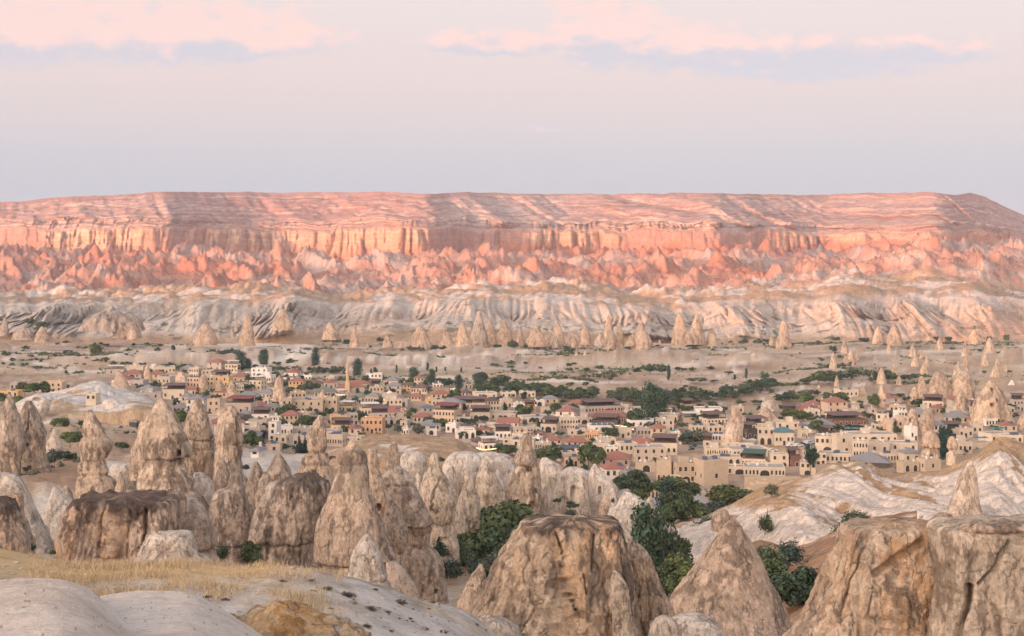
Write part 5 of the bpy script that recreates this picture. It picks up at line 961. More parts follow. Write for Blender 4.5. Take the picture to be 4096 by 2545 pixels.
near_dome('smooth near white dome speckled with dark grit, lower left corner', [(-700, 1240), (-200, 1205), (0, 1189), (80, 1181), (160, 1177), (290, 1178), (370, 1187), (440, 1204), (500, 1232), (560, 1275), (620, 1325), (700, 1395), (800, 1480), (900, 1570), (1000, 1680)], 25, -700, 1000, 2200, 5.)
# ------------------------------------------------------------------ small mesh builder
class MB:
    def __init__(s): s.v = []; s.f = []
    def box(s, x0, x1, y0, y1, z0, z1):
        n = len(s.v)
        s.v += [(x, y, z) for z in (z0, z1) for y in (y0, y1) for x in (x0, x1)]
        s.f += [(n, n + 2, n + 3, n + 1), (n + 4, n + 5, n + 7, n + 6), (n, n + 1, n + 5, n + 4), (n + 2, n + 6, n + 7, n + 3), (n, n + 4, n + 6, n + 2), (n + 1, n + 3, n + 7, n + 5)]
        return s
    def poly(s, pts, faces):
        n = len(s.v); s.v += pts; s.f += [tuple(i + n for i in f) for f in faces]; return s
    def prism(s, prof, y0, y1):
        """profile in (x, z), pushed from y0 to y1"""
        k = len(prof); n = len(s.v)
        s.v += [(x, y0, z) for x, z in prof] + [(x, y1, z) for x, z in prof]
        s.f += [tuple(n + i for i in range(k)), tuple(n + k + i for i in reversed(range(k)))]
        s.f += [(n + i, n + k + i, n + k + (i + 1) % k, n + (i + 1) % k) for i in range(k)]
        return s
    def tube(s, p0, p1, r0, r1, k=8):
        a = Vector(p0); b = Vector(p1); d = (b - a).normalized(); q = d.to_track_quat('Z', 'Y'); n = len(s.v)
        for c, r in ((a, r0), (b, r1)):
            for i in range(k):
                s.v.append(tuple(c + q @ Vector((math.cos(i * 2 * math.pi / k) * r, math.sin(i * 2 * math.pi / k) * r, 0))))
        s.f += [(n + i, n + (i + 1) % k, n + k + (i + 1) % k, n + k + i) for i in range(k)] + [tuple(n + k + i for i in range(k)), tuple(n + k - 1 - i for i in range(k))]
        return s
    def mesh(s, name):
        me = bpy.data.meshes.new(name); me.from_pydata(s.v, [], s.f); me.update(); return me
    def build(s, name, mat, parent=None, loc=None): return link(name, s.mesh(name), mat, parent, loc)

# ------------------------------------------------------------------ the village
def win_meshes():
    fr = MB(); t = .12    # stone surround and sill round a 1 x 1 opening, standing proud of the wall
    fr.box(-.5 - t, -.5, -.10, .02, 0, 1); fr.box(.5, .5 + t, -.10, .02, 0, 1); fr.box(-.5 - t, .5 + t, -.12, .02, 1, 1.1); fr.box(-.62 - t * .5, .62 + t * .5, -.18, .02, -.09, -.0)
    pane = MB().box(-.5, .5, -.035, .01, 0, 1)
    k = 9; arc = [(-.5, 0)] + [(-.5 * math.cos(i * math.pi / k), .55 + .45 * math.sin(i * math.pi / k)) for i in range(k + 1)] + [(.5, 0)]
    ap = MB().prism(arc, -.035, .01)  # flat dark panel, painted shade for the inside of open arches
    af = MB(); out = [(x * 1.25, z * 1.1 if z > 0 else 0) for x, z in arc]
    for i in range(len(arc) - 1):
        (x0, z0), (x1, z1), (X1, Z1), (X0, Z0) = arc[i], arc[i + 1], out[i + 1], out[i]
        af.poly([(x0, -.12, z0), (x1, -.12, z1), (X1, -.12, Z1), (X0, -.12, Z0), (x0, .02, z0), (x1, .02, z1), (X1, .02, Z1), (X0, .02, Z0)],
                [(0, 1, 2, 3), (0, 4, 5, 1), (2, 6, 7, 3), (1, 5, 6, 2), (0, 3, 7, 4)])
    r = {}
    for nm, m, mt in (('window', fr, M_frame), ('pane', pane, M_glass), ('arch_dark_panel', ap, M_glass), ('arch', af, M_frame)):
        me = m.mesh(nm); me.materials.append(mt); r[nm] = me
    return r
WM = win_meshes()
def add_window(parent, x, y, z, w_, h, face=0, arch=False, name=None):
    """an opening on one of the four walls: face is the wall's turn about Z"""
    f = link(name or ('arch' if arch else 'window'), WM['arch' if arch else 'window'], None, parent, (x, y, z))
    f.rotation_euler = (0, 0, face); f.scale = (w_, 1, h)
    p = link('pane', WM['arch_dark_panel' if arch else 'pane'], None, f)  # glass in windows; in open arches a dark panel replacing the shaded recess
    return f
ROOFW = {'F': 'flat roof', 'H': 'red hipped roof', 'h': 'brown hipped roof', 's': 'grey sheet roof', 'v': 'grey-green hipped roof', 'u': 'teal sheet roof',
         'T': 'timber roof terrace', 'W': 'white terrace awning', 'N': 'maroon terrace canopy', 'V': 'dark green canopy', 'P': 'teal parasol canopies', 'S': 'solar panels on the roof', 'D': 'small white dome', 'G': 'red gabled roof'}
BLD = []
def building(c, x0, yt, x1, yb, wall='c', roof='F', rows=1, n=2, arch=0, label=None, yaw=None, dep=None, dmin=330, auto=False):
    r = random.Random(int(nx(c, x0) * 7 + ny(c, yt) * 13))
    X0, X1, Yt, Yb = float(nx(c, x0)), float(nx(c, x1)), float(ny(c, yt)), float(ny(c, yb))
    xm = (X0 + X1) / 2; D = dep or ground_depth(xm, Yb, dmin)
    W = (X1 - X0) / F * D; H = (Yb - Yt) / F * D
    yaw = r.uniform(-.32, .32) if yaw is None else yaw
    if W > 26: yaw *= .4
    dp = min(max(W * .75, 6), 13)
    w_ = max((W - dp * abs(math.sin(yaw))) / math.cos(yaw), W * .55)
    zb = CZ - (Yb - HY) / F * D; px = (xm - CX) / F * D
    root = link('house', None, None, None, (px, D + dp * .5, zb)); root.rotation_euler = (0, 0, yaw)
    hw, hd = w_ / 2, dp / 2
    body = MB(); body.box(-hw, hw, -hd, hd, -3.5, H)
    pitched = roof in 'HhsvuG'
    if not pitched:
        t = .28; ph = .55   # parapet round the flat roof, and a thin string course
        body.box(-hw, hw, -hd, -hd + t, H, H + ph); body.box(-hw, hw, hd - t, hd, H, H + ph)
        body.box(-hw, -hw + t, -hd + t, hd - t, H, H + ph); body.box(hw - t, hw, -hd + t, hd - t, H, H + ph)
        body.box(-hw - .1, hw + .1, -hd - .1, -hd, H - .12, H + .08)
    if rows > 1: body.box(-hw - .06, hw + .06, -hd - .07, -hd, H / rows - .1, H / rows + .08)
    body.build('wall', M_wall[wall], root)
    if pitched:
        o = .5; rh = min(w_, dp) * .22 + .4; rm = M_roof['H' if roof == 'G' else roof]
        rf = MB(); rx = max(hw - hd, hw * .12) if w_ > dp else 0
        if roof == 'G': rf.poly([(-hw - o, -hd - o, H), (hw + o, -hd - o, H), (hw + o, hd + o, H), (-hw - o, hd + o, H), (-hw - o, 0, H + rh), (hw + o, 0, H + rh)], [(0, 1, 5, 4), (2, 3, 4, 5), (1, 2, 5), (3, 0, 4), (3, 2, 1, 0)])
        else:
            ry = 0 if w_ > dp else hd - hw
            rf.poly([(-hw - o, -hd - o, H), (hw + o, -hd - o, H), (hw + o, hd + o, H), (-hw - o, hd + o, H), (-rx, -ry, H + rh), (rx, -ry, H + rh), (rx, ry, H + rh), (-rx, ry, H + rh)],
                    [(0, 1, 5, 4), (1, 2, 6, 5), (2, 3, 7, 6), (3, 0, 4, 7), (4, 5, 6, 7), (3, 2, 1, 0)])
        rf.box(-hw - o, hw + o, -hd - o, hd + o, H - .18, H + .01)
        ro = rf.build('roof', rm, root)
        if r.random() < .6: MB().box(-.35, .35, -.35, .35, 0, 1.4).build('chimney', M_wall['b'], ro, (hw * r.uniform(-.5, .5), hd * .3, H + rh * .5))
        if r.random() < .4 and roof in 'Hh': MB().poly([(-1, -.6, 0), (1, -.6, 0), (1, .5, .7), (-1, .5, .7), (-1, -.6, -.1), (1, -.6, -.1), (1, .5, .6), (-1, .5, .6)], [(0, 1, 2, 3), (0, 4, 5, 1), (7, 6, 5, 4), (1, 5, 6, 2), (3, 2, 6, 7), (0, 3, 7, 4)]).build('solar_panel', M_solar, ro, (hw * .3, -hd * .6, H + rh * .5))
    else:
        MB().box(-hw + .28, hw - .28, -hd + .28, hd - .28, H, H + .06).build('roof', M_flat, root)
        if roof in 'TWNV':
            ch = 2.6; kx = hw * .86; ky = hd * .8
            cm = {'T': M_roof['h'], 'W': M_roof['l'], 'N': M_roof['n'], 'V': M_roof['t']}[roof]
            nn = max(2, int(w_ / 4))
            for i in range(nn + 1):
                MB().box(-.09, .09, -.09, .09, 0, ch).build('post', M_wood, root, (-kx + 2 * kx * i / nn, -ky, H + .06))
            for i in (0, 1): MB().box(-.09, .09, -.09, .09, 0, ch).build('post', M_wood, root, (-kx + 2 * kx * i, ky, H + .06))
            rh = .9 if roof != 'W' else .25
            MB().poly([(-kx - .5, -ky - .5, 0), (kx + .5, -ky - .5, 0), (kx + .5, ky + .5, rh * .7), (-kx - .5, ky + .5, rh * .7), (-kx - .5, -ky - .5, .14), (kx + .5, -ky - .5, .14), (kx + .5, ky + .5, rh), (-kx - .5, ky + .5, rh)],
                      [(3, 2, 1, 0), (4, 5, 6, 7), (0, 1, 5, 4), (1, 2, 6, 5), (2, 3, 7, 6), (3, 0, 4, 7)]).build('canopy', cm, root, (0, 0, H + ch + .06))
            MB().box(-kx, kx, .0, .06, 0, 1.0).build('railing', M_wood, root, (0, -ky - .1, H + .1))
            MB().box(-kx * .95, kx * .95, 0, .2, 0, ch).build('back_wall', M_wall['k' if roof in 'TNV' else 'b'], root, (0, ky * .7, H + .07))
        elif roof == 'P':
            nn = max(2, int(w_ / 3.6))
            for i in range(nn):
                xx = -hw * .85 + 1.7 * hw * (i + .5) / nn; m = MB(); s_ = 1.7
                m.poly([(-s_, -s_, 2.2), (s_, -s_, 2.2), (s_, s_, 2.2), (-s_, s_, 2.2), (0, 0, 3.0)], [(0, 1, 4), (1, 2, 4), (2, 3, 4), (3, 0, 4), (3, 2, 1, 0)]); m.tube((0, 0, 0), (0, 0, 2.2), .05, .05, 6)
                m.build('parasol', M_roof['u'], root, (xx, -hd * .3, H + .06))
        elif roof == 'S':
            nn = max(2, int(w_ / 2.6))
            for i in range(nn):
                MB().poly([(-1.1, -.9, .2), (1.1, -.9, .2), (1.1, .9, 1.2), (-1.1, .9, 1.2), (-1.1, -.9, .1), (1.1, -.9, .1), (1.1, .9, 1.1), (-1.1, .9, 1.1)], [(0, 1, 2, 3), (7, 6, 5, 4), (0, 4, 5, 1), (1, 5, 6, 2), (2, 6, 7, 3), (3, 7, 4, 0)]).build('solar_panel', M_solar, root, (-hw * .85 + 1.7 * hw * (i + .5) / nn, -hd * .4, H + .06))
        elif roof == 'D':
            m = MB(); K = 10
            for i in range(5):
                a0, a1 = i * math.pi / 10, (i + 1) * math.pi / 10; m.tube((0, 0, 1.7 * math.sin(a0)), (0, 0, 1.7 * math.sin(a1)), 1.7 * math.cos(a0), max(1.7 * math.cos(a1), .02), K)
            m.build('dome', M_roof['l'], root, (0, 0, H))
        else:
            q = r.random()   # what people keep on flat roofs
            if q < .35 and w_ > 5:
                for i in range(r.choice((1, 2))):
                    MB().poly([(-1, -.7, .2), (1, -.7, .2), (1, .6, 1.1), (-1, .6, 1.1), (-1, -.7, .1), (1, -.7, .1), (1, .6, 1.0), (-1, .6, 1.0)], [(0, 1, 2, 3), (7, 6, 5, 4), (0, 4, 5, 1), (1, 5, 6, 2), (2, 6, 7, 3), (3, 7, 4, 0)]).build('solar_panel', M_solar, root, (hw * r.uniform(-.6, .6), hd * r.uniform(-.3, .4), H + .06))
            if q > .45: MB().tube((0, 0, 0), (0, 0, .9), .04, .04, 5).tube((0, -.1, .95), (0, -.22, 1.0), .12, .45, 9).build('satellite_dish', M_roof['l'], root, (hw * r.uniform(-.8, .8), -hd * .4, H + .06))
            if q > .3: MB().box(-.4, .4, -.4, .4, 0, r.uniform(1.2, 2)).build('chimney', M_wall[wall], root, (hw * r.uniform(-.7, .7), hd * r.uniform(0, .6), H + .06))
            if .5 < q < .8 and w_ > 7: MB().box(-1.6, 1.6, -1.5, 1.5, 0, 2.3).build('stair_hut', M_wall[wall], root, (hw * r.uniform(-.5, .5), hd * .3, H + .06))
            if q > .75: MB().tube((0, 0, 0), (0, 0, 1.1), .45, .45, 10).build('water_tank', M_roof['l'], root, (hw * r.uniform(-.6, .6), hd * .3, H + .06))
    # openings
    sh = H / max(rows, 1)
    per = max(1, round(n / max(rows, 1))) if n else 0
    gaps = set()
    for k in range(rows):
        z0 = k * sh
        if k == 0 and arch:
            for i in range(arch):
                aw = min(w_ / (arch + .6) * .62, 3.4); ah = min(sh * .78, 3.2)
                xx = (-hw + w_ * (i + .5) / arch) if not n or per <= arch else -hw + w_ * (i + .7) / (arch + .4)
                add_window(root, xx, -hd, z0 + .15, aw, ah, 0, True); gaps.add(round(xx, 1))
        m_ = per
        for i in range(m_):
            xx = -hw + w_ * (i + .5) / m_ + r.uniform(-.1, .1) * w_ / m_
            if k == 0 and arch and any(abs(xx - g) < 2.2 for g in gaps): continue
            ww = min(1.05, w_ / m_ * .5); wh = min(1.6, sh * .52)
            if k == 0 and i == m_ // 2 and not arch and r.random() < .5 and n: add_window(root, xx, -hd, .05, ww * 1.1, min(2.1, sh * .72), 0, name='door'); continue
            add_window(root, xx, -hd, z0 + sh * .34, ww, wh, 0, r.random() < .18)
        if n and H > 2.2:
            sd = 1 if yaw * 1 + (xm - CX) / F * -1 < 0 else -1
            for i in range(2 if dp > 6 else 1):
                add_window(root, sd * hw, -hd + dp * (i + .5) / 2, z0 + sh * .34, min(1.0, dp * .2), min(1.5, sh * .5), sd * math.pi / 2)
    BLD.append(dict(o=root, x=xm, y=Yb, yt=Yt, wall=wall, roof=roof, rows=rows, arch=arch, w=w_, label=label, n=n))
    return root
for b in [
 ('A', 470, 400, 745, 512, 'p', 'F', 2, 8), ('A', 0, 508, 222, 575, 'y', 'F', 1, 3), ('A', 95, 410, 215, 490, 'g', 'F', 1, 2), ('A', 1560, 375, 1765, 470, 'g', 'F', 1, 7, 1), ('A', 1480, 205, 1730, 270, 'c', 'F', 1, 0), ('A', 1820, 215, 2110, 285, 'c', 'F', 1, 6),
 ('A', 2280, 225, 2430, 345, 'c', 'F', 2, 8), ('A', 1900, 330, 2090, 420, 'b', 'F', 1, 3), ('A', 2100, 395, 2260, 470, 'b', 'F', 1, 2), ('A', 1960, 490, 2230, 600, 'c', 'T', 1, 3), ('A', 2230, 480, 2370, 560, 'c', 'G', 1, 2), ('A', 2060, 700, 2240, 770, 'c', 's', 1, 3), ('A', 1560, 870, 1690, 935, 'k', 's', 1, 0),
 ('A', 1040, 545, 1160, 615, 'c', 'F', 1, 2, 0, None, 0., 540), ('A', 1620, 700, 1800, 760, 'p', 'F', 1, 0), ('A', 2180, 560, 2330, 640, 'b', 's', 1, 2),
 ('B', 155, 330, 372, 450, 'y', 'F', 2, 4), ('B', 370, 325, 580, 395, 'b', 'H', 1, 3), ('B', 0, 255, 165, 350, 'b', 'F', 2, 6), ('B', 710, 315, 900, 400, 'w', 'F', 1, 5), ('B', 880, 380, 1050, 450, 'w', 'H', 1, 2), ('B', 1070, 375, 1255, 500, 'y', 'H', 2, 8), ('B', 1225, 322, 1350, 362, 'w', 'F', 1, 3),
 ('B', 1300, 405, 1480, 455, 'b', 'h', 1, 3), ('B', 1480, 395, 1665, 470, 'b', 'H', 1, 3), ('B', 1820, 570, 2020, 645, 'b', 'v', 1, 4), ('B', 1995, 560, 2190, 655, 'b', 's', 1, 5), ('B', 2190, 535, 2385, 660, 'b', 'D', 1, 3), ('B', 670, 525, 935, 595, 'c', 's', 1, 5),
 ('B', 290, 655, 655, 765, 'b', 'N', 1, 4), ('B', 60, 615, 235, 770, 'p', 'F', 2, 5), ('B', 195, 735, 300, 815, 'p', 'F', 1, 1), ('B', 110, 815, 225, 900, 'w', 'F', 1, 1), ('B', 455, 775, 600, 895, 'k', 's', 1, 0), ('B', 605, 790, 840, 855, 'w', 'T', 1, 3), ('B', 580, 855, 835, 960, 'b', 'F', 1, 0, 3), ('B', 830, 810, 985, 875, 'w', 'F', 1, 4),
 ('B', 975, 600, 1105, 765, 'r', 'F', 2, 3), ('B', 1100, 620, 1482, 770, 'r', 'F', 2, 9, 3), ('B', 1478, 590, 1672, 765, 'r', 'F', 2, 6, 2), ('B', 1110, 775, 1375, 845, 'r', 'F', 1, 5), ('B', 1670, 690, 1885, 755, 'r', 'W', 1, 4), ('B', 1910, 715, 2180, 800, 'c', 'W', 1, 6), ('B', 2170, 750, 2500, 830, 'c', 'H', 1, 11), ('B', 2255, 832, 2500, 905, 'b', 'F', 1, 0, 3),
 ('B', 1550, 805, 1785, 940, 'y', 'F', 2, 6), ('B', 1780, 785, 1908, 905, 'g', 'F', 2, 3), ('B', 1945, 840, 2225, 1012, 'o', 'F', 2, 10, 0), ('B', 1795, 950, 1948, 1032, 'c', 'H', 1, 2), ('B', 825, 885, 955, 1105, 'w', 'F', 3, 3), ('B', 950, 935, 1118, 1045, 'w', 'F', 1, 4), ('B', 880, 1050, 1100, 1212, 'b', 'F', 2, 4), ('B', 1095, 1050, 1310, 1190, 'b', 'F', 1, 3),
 ('B', 1530, 1035, 1765, 1180, 'b', 'F', 1, 6), ('B', 1755, 1062, 1990, 1120, 'b', 'F', 1, 3), ('B', 790, 1155, 972, 1225, 'b', 'F', 1, 1), ('B', 612, 1222, 742, 1282, 'w', 's', 1, 1), ('B', 730, 1015, 822, 1062, 'd', 'F', 1, 2), ('B', 1360, 510, 1640, 575, 'b', 'v', 1, 5), ('B', 1560, 640, 1670, 700, 'b', 's', 1, 2),
 ('C', 0, 425, 142, 500, 'y', 'h', 2, 6), ('C', 130, 460, 372, 532, 'c', 'h', 1, 6), ('C', 95, 565, 292, 612, 'p', 'H', 1, 4), ('C', 360, 535, 602, 592, 'p', 'H', 1, 4), ('C', 380, 418, 552, 458, 'w', 'F', 1, 4), ('C', 600, 482, 702, 525, 'w', 'F', 1, 1), ('C', 705, 520, 872, 565, 'c', 'h', 1, 3), ('C', 870, 530, 1172, 602, 'c', 'F', 1, 3),
 ('C', 1000, 615, 1198, 745, 'c', 'h', 2, 10), ('C', 850, 585, 1002, 645, 'w', 'F', 1, 2), ('C', 300, 605, 402, 675, 'y', 'F', 1, 1), ('C', 390, 612, 592, 682, 'b', 'F', 1, 5), ('C', 590, 655, 952, 702, 'b', 'T', 1, 6), ('C', 395, 740, 728, 895, 'p', 'N', 2, 14), ('C', 250, 700, 397, 762, 'g', 'u', 1, 2), ('C', 0, 610, 122, 692, 'g', 'F', 1, 2, 1),
 ('C', 0, 745, 82, 832, 'p', 'F', 1, 2), ('C', 0, 865, 122, 942, 'b', 'F', 1, 1), ('C', 850, 768, 1092, 865, 'b', 'T', 1, 5, 2), ('C', 1090, 775, 1422, 855, 'b', 'F', 1, 4), ('C', 1370, 655, 1502, 705, 'w', 'F', 1, 1), ('C', 1500, 690, 1642, 755, 'o', 'T', 1, 2), ('C', 1200, 610, 1362, 695, 'b', 'F', 1, 2), ('C', 1420, 825, 1932, 895, 'c', 'F', 1, 9),
 ('C', 1930, 845, 2152, 972, 'c', 'F', 2, 12), ('C', 1700, 910, 1942, 1005, 'b', 'T', 1, 3, 1), ('C', 1180, 880, 1452, 935, 'w', 'G', 1, 4), ('C', 950, 905, 1172, 962, 'b', 'F', 1, 3), ('C', 1000, 935, 1362, 992, 'c', 'F', 1, 3), ('C', 1370, 955, 1502, 1012, 'b', 'F', 1, 2), ('C', 660, 985, 917, 1085, 'w', 'F', 1, 0, 3), ('C', 552, 910, 692, 1002, 'w', 'F', 1, 2),
 ('C', 310, 965, 442, 1032, 'w', 'F', 1, 1, 1), ('C', 240, 905, 492, 985, 'g', 's', 1, 3), ('C', 0, 965, 102, 1032, 'w', 'F', 1, 3), ('C', 920, 965, 1122, 1015, 'b', 'H', 1, 2), ('C', 860, 1100, 1112, 1145, 'k', 'h', 1, 0), ('C', 945, 1145, 1212, 1222, 'w', 'W', 1, 3), ('C', 1245, 1085, 1457, 1192, 'c', 'F', 2, 5), ('C', 1590, 1070, 1732, 1145, 'w', 'F', 1, 3),
 ('C', 1600, 1140, 1832, 1205, 'c', 'F', 1, 8), ('C', 1500, 955, 1692, 1035, 'b', 'F', 2, 8), ('C', 1750, 1092, 1952, 1145, 'b', 'H', 1, 3), ('C', 2000, 1115, 2272, 1165, 'b', 'H', 1, 4), ('C', 2030, 975, 2252, 1035, 'c', 'F', 1, 2), ('C', 2240, 1005, 2419, 1095, 'o', 'F', 1, 6), ('C', 1895, 1255, 2112, 1345, 'c', 'F', 1, 3), ('C', 1960, 1312, 2212, 1412, 'p', 'F', 1, 4),
 ('C', 1865, 1205, 2292, 1255, 'k', 'S', 1, 0), ('C', 1700, 715, 1912, 765, 'b', 'F', 1, 2), ('C', 1910, 735, 2182, 805, 'b', 's', 1, 3), ('C', 2040, 655, 2302, 685, 'd', 'H', 1, 3), ('C', 1640, 1010, 1760, 1060, 'b', 'H', 1, 2),
 ('G', 440, 825, 1000, 900, 'c', 'H', 1, 16), ('G', 340, 695, 900, 770, 'g', 'T', 1, 12), ('G', 840, 688, 962, 722, 'w', 'F', 1, 1), ('G', 1280, 800, 1602, 885, 'c', 'F', 1, 7), ('G', 1600, 835, 1842, 885, 'b', 'W', 1, 0), ('G', 1770, 725, 2112, 795, 'w', 'F', 1, 2), ('G', 1480, 948, 1562, 985, 'w', 'H', 1, 1), ('G', 1420, 1025, 1642, 1115, 'c', 'u', 1, 4),
 ('G', 1840, 850, 2172, 935, 'c', 'T', 2, 12), ('G', 1900, 935, 2102, 1015, 'c', 'F', 1, 3), ('G', 800, 975, 1012, 1075, 'b', 'F', 1, 3), ('G', 1010, 1110, 1242, 1195, 'w', 'H', 2, 8), ('G', 500, 885, 880, 925, 'k', 'T', 1, 0),
 ('D', 60, 740, 202, 865, 'w', 'F', 2, 6), ('D', 160, 700, 382, 868, 'c', 'F', 2, 8), ('D', 330, 690, 522, 805, 'w', 'G', 2, 6), ('D', 510, 700, 822, 815, 'c', 'T', 1, 5), ('D', 670, 600, 852, 705, 'c', 'F', 1, 3), ('D', 10, 945, 302, 1045, 'w', 'H', 1, 4), ('D', 1070, 750, 1292, 825, 'c', 'F', 1, 9), ('D', 1280, 760, 1722, 835, 'c', 'F', 1, 10, 2),
 ('D', 1150, 838, 1432, 905, 'c', 'F', 1, 0, 4), ('D', 1430, 862, 1722, 938, 'c', 'V', 1, 7), ('D', 1720, 810, 1902, 938, 'c', 'F', 2, 4, 2), ('D', 1290, 938, 1542, 1015, 'c', 'F', 1, 5, 1), ('D', 1460, 945, 1902, 1035, 'c', 'F', 1, 11, 1), ('D', 570, 875, 742, 1095, 'r', 'F', 2, 0, 3), ('D', 740, 905, 972, 1105, 'r', 'F', 2, 6, 1),
 ('D', 965, 875, 1302, 1125, 'r', 'F', 1, 1), ('D', 1062, 1060, 1212, 1112, 'k', 'h', 1, 0), ('D', 1590, 535, 1782, 705, 'c', 'F', 2, 6, 2), ('D', 1760, 575, 1962, 712, 'c', 'u', 1, 5), ('D', 1240, 695, 1602, 745, 'c', 'F', 1, 3), ('D', 1895, 830, 2030, 935, 'd', 'T', 1, 1), ('D', 1040, 675, 1152, 725, 'b', 'T', 1, 1), ('D', 1450, 560, 1592, 655, 'k', 'T', 1, 2),
 ('D', 480, 1150, 640, 1260, 'r', 'F', 1, 0, 3), ('D', 200, 985, 330, 1060, 'b', 's', 1, 1), ('D', 370, 895, 560, 985, 'r', 'F', 1, 0, 1), ('D', 640, 1100, 900, 1150, 'c', 'F', 1, 0, 4),
 ('E', 170, 680, 482, 855, 'c', 'F', 2, 10, 1), ('E', 375, 662, 582, 875, 'c', 'F', 2, 2), ('E', 580, 730, 762, 905, 'c', 'F', 2, 10), ('E', 760, 740, 1002, 865, 'b', 'F', 1, 2), ('E', 1000, 750, 1312, 835, 'c', 'F', 1, 3), ('E', 760, 868, 922, 945, 'c', 'F', 1, 0, 1), ('E', 910, 868, 1112, 955, 'c', 'F', 1, 6), ('E', 50, 858, 302, 985, 'c', 'F', 2, 7),
 ('E', 290, 868, 582, 965, 'c', 'F', 1, 6), ('E', 0, 960, 202, 1095, 'c', 'F', 2, 6, 1), ('E', 550, 658, 1057, 745, 'c', 'F', 1, 8, 1), ('E', 1110, 848, 1312, 965, 'c', 's', 1, 2), ('E', 570, 950, 1032, 1010, 'k', 's', 1, 0), ('E', 1090, 965, 1302, 1055, 'r', 'F', 1, 0, 2), ('E', 1300, 935, 1542, 1045, 'r', 'F', 1, 1), ('E', 1165, 578, 1282, 718, 'w', 'F', 1, 2),
 ('E', 1440, 538, 1562, 605, 'b', 'F', 1, 1), ('E', 1550, 598, 1782, 645, 'c', 'T', 1, 3), ('E', 1730, 598, 1882, 685, 'b', 'F', 1, 3), ('E', 2000, 650, 2322, 745, 'c', 'P', 1, 4, 1), ('E', 2200, 668, 2434, 755, 'c', 'F', 1, 3, 1), ('E', 1570, 738, 1892, 855, 'b', 'F', 1, 6), ('E', 1880, 748, 2082, 795, 'b', 'P', 1, 0), ('E', 400, 170, 642, 245, 'c', 'F', 1, 4),
 ('E', 680, 600, 842, 665, 'c', 'F', 1, 2), ('E', 250, 425, 432, 485, 'c', 'F', 1, 3), ('E', 280, 500, 752, 555, 'd', 'T', 1, 6), ('E', 1040, 405, 1172, 525, 'w', 'F', 2, 6), ('E', 960, 350, 1192, 395, 'b', 'H', 1, 4), ('E', 1280, 378, 1462, 435, 'b', 'F', 1, 3), ('E', 0, 608, 102, 705, 'c', 'P', 1, 4), ('E', 0, 545, 112, 595, 'b', 'H', 1, 2),
 ('E', 760, 375, 832, 465, 'b', 'F', 2, 2), ('E', 480, 640, 670, 690, 'c', 'P', 1, 3), ('E', 240, 640, 380, 680, 'k', 'T', 1, 0), ('E', 1600, 380, 1760, 450, 'b', 'F', 1, 2), ('E', 1880, 560, 2000, 640, 'b', 'F', 1, 2)]:
    building(*b)
# more houses of the same sort fill the gaps between those that can be read one by one
fr_ = random.Random(21)
def inside(x, y):
    top = np.interp(x, [0, 300, 500, 800, 1100, 1500, 1900, 2200, 2600, 3000, 3300, 3700, 4096], [1560, 1560, 1480, 1475, 1500, 1530, 1560, 1600, 1640, 1650, 1640, 1600, 1640])
    bot = np.interp(x, [0, 300, 700, 900, 1100, 1500, 1700, 2000, 2300, 2600, 2900, 3300, 3700, 4096], [1590, 1590, 1640, 1780, 1800, 1750, 1740, 1800, 1870, 1880, 1760, 1750, 1760, 1740])
    return top < y < bot
tries = 0; fill = 0
while fill < 125 and tries < 4000:
    tries += 1
    x = fr_.uniform(450, 4090); y = fr_.uniform(1480, 1880)
    if not inside(x, y): continue
    D = ground_depth(x, y, 380); w_ = fr_.uniform(7, 15) * F / D; h = fr_.choice((3.2, 3.4, 5.8)) * F / D
    if any(abs(b['x'] - x) < (b['w'] * F / D * .5 + w_ * .5) * .80 and abs(b['y'] - y) < 21 for b in BLD): continue
    wl = fr_.choice('cccbbbpwwwgr'); rf = fr_.choice('FFFFFFHHsTWS')
    rt = building('Z', (x - w_ / 2) * CROPS['Z'][2], (y - h) * CROPS['Z'][2], (x + w_ / 2) * CROPS['Z'][2], y * CROPS['Z'][2], wl, rf, 2 if h * D / F > 5 else 1, fr_.randint(2, 4) * (2 if h * D / F > 5 else 1), 1 if fr_.random() < .15 else 0, auto=True)
    fill += 1
# a label for each house: its look, and where it stands among the things one can find
LANDX = [(0, 'at the left edge'), (480, 'above the hooded spire'), (760, 'behind the tall chimney group'), (1010, 'left of the knob-headed chimney'), (1270, 'right of the knob-headed chimney'), (1400, 'below the minaret'), (1640, 'right of the mosque'), (1900, 'above the grassy knoll'),
         (2150, 'behind the two-window chimney'), (2420, 'left of the tall poplars'), (2700, 'right of the tall poplars'), (2920, 'by the painted chimney'), (3150, 'above the terrace hotels'), (3400, 'behind the pyramid rock'), (3680, 'by the mushroom chimneys'), (3950, 'under the huge cave cone')]
def zone_of(x, y):
    lx = min(LANDX, key=lambda q: abs(q[0] - x))[1]
    return lx
def descr(b):
    st = 'three-storey' if b['rows'] == 3 else 'two-storey' if b['rows'] == 2 else 'low'
    size = 'long ' if b['w'] > 24 else 'narrow ' if b['w'] < 8 else ''
    a = ' and arches' if b['arch'] else ''
    nm = {'F': f'flat roof{a}'}.get(b['roof'], ROOFW[b['roof']] + a)
    return f"{size}{st} {WALLNAME[b['wall']]} house with {nm} {zone_of(b['x'], b['y'])}"
groups = {}
for b in BLD: groups.setdefault(descr(b), []).append(b)
for lb, bs in groups.items():
    bs.sort(key=lambda b: b['x'])
    for i, b in enumerate(bs):
        t = lb if len(bs) == 1 else (('left' if i == 0 else 'right') + ' one: ' + lb if len(bs) == 2 else ORD[i] + ' from left: ' + lb)
        if len(t.split()) > 16: t = t.replace(' house with', ' house,')
        b['o'].name = 'house'; tag(b['o'], ' '.join(t.split()[:16]), 'house', 'houses of the village')

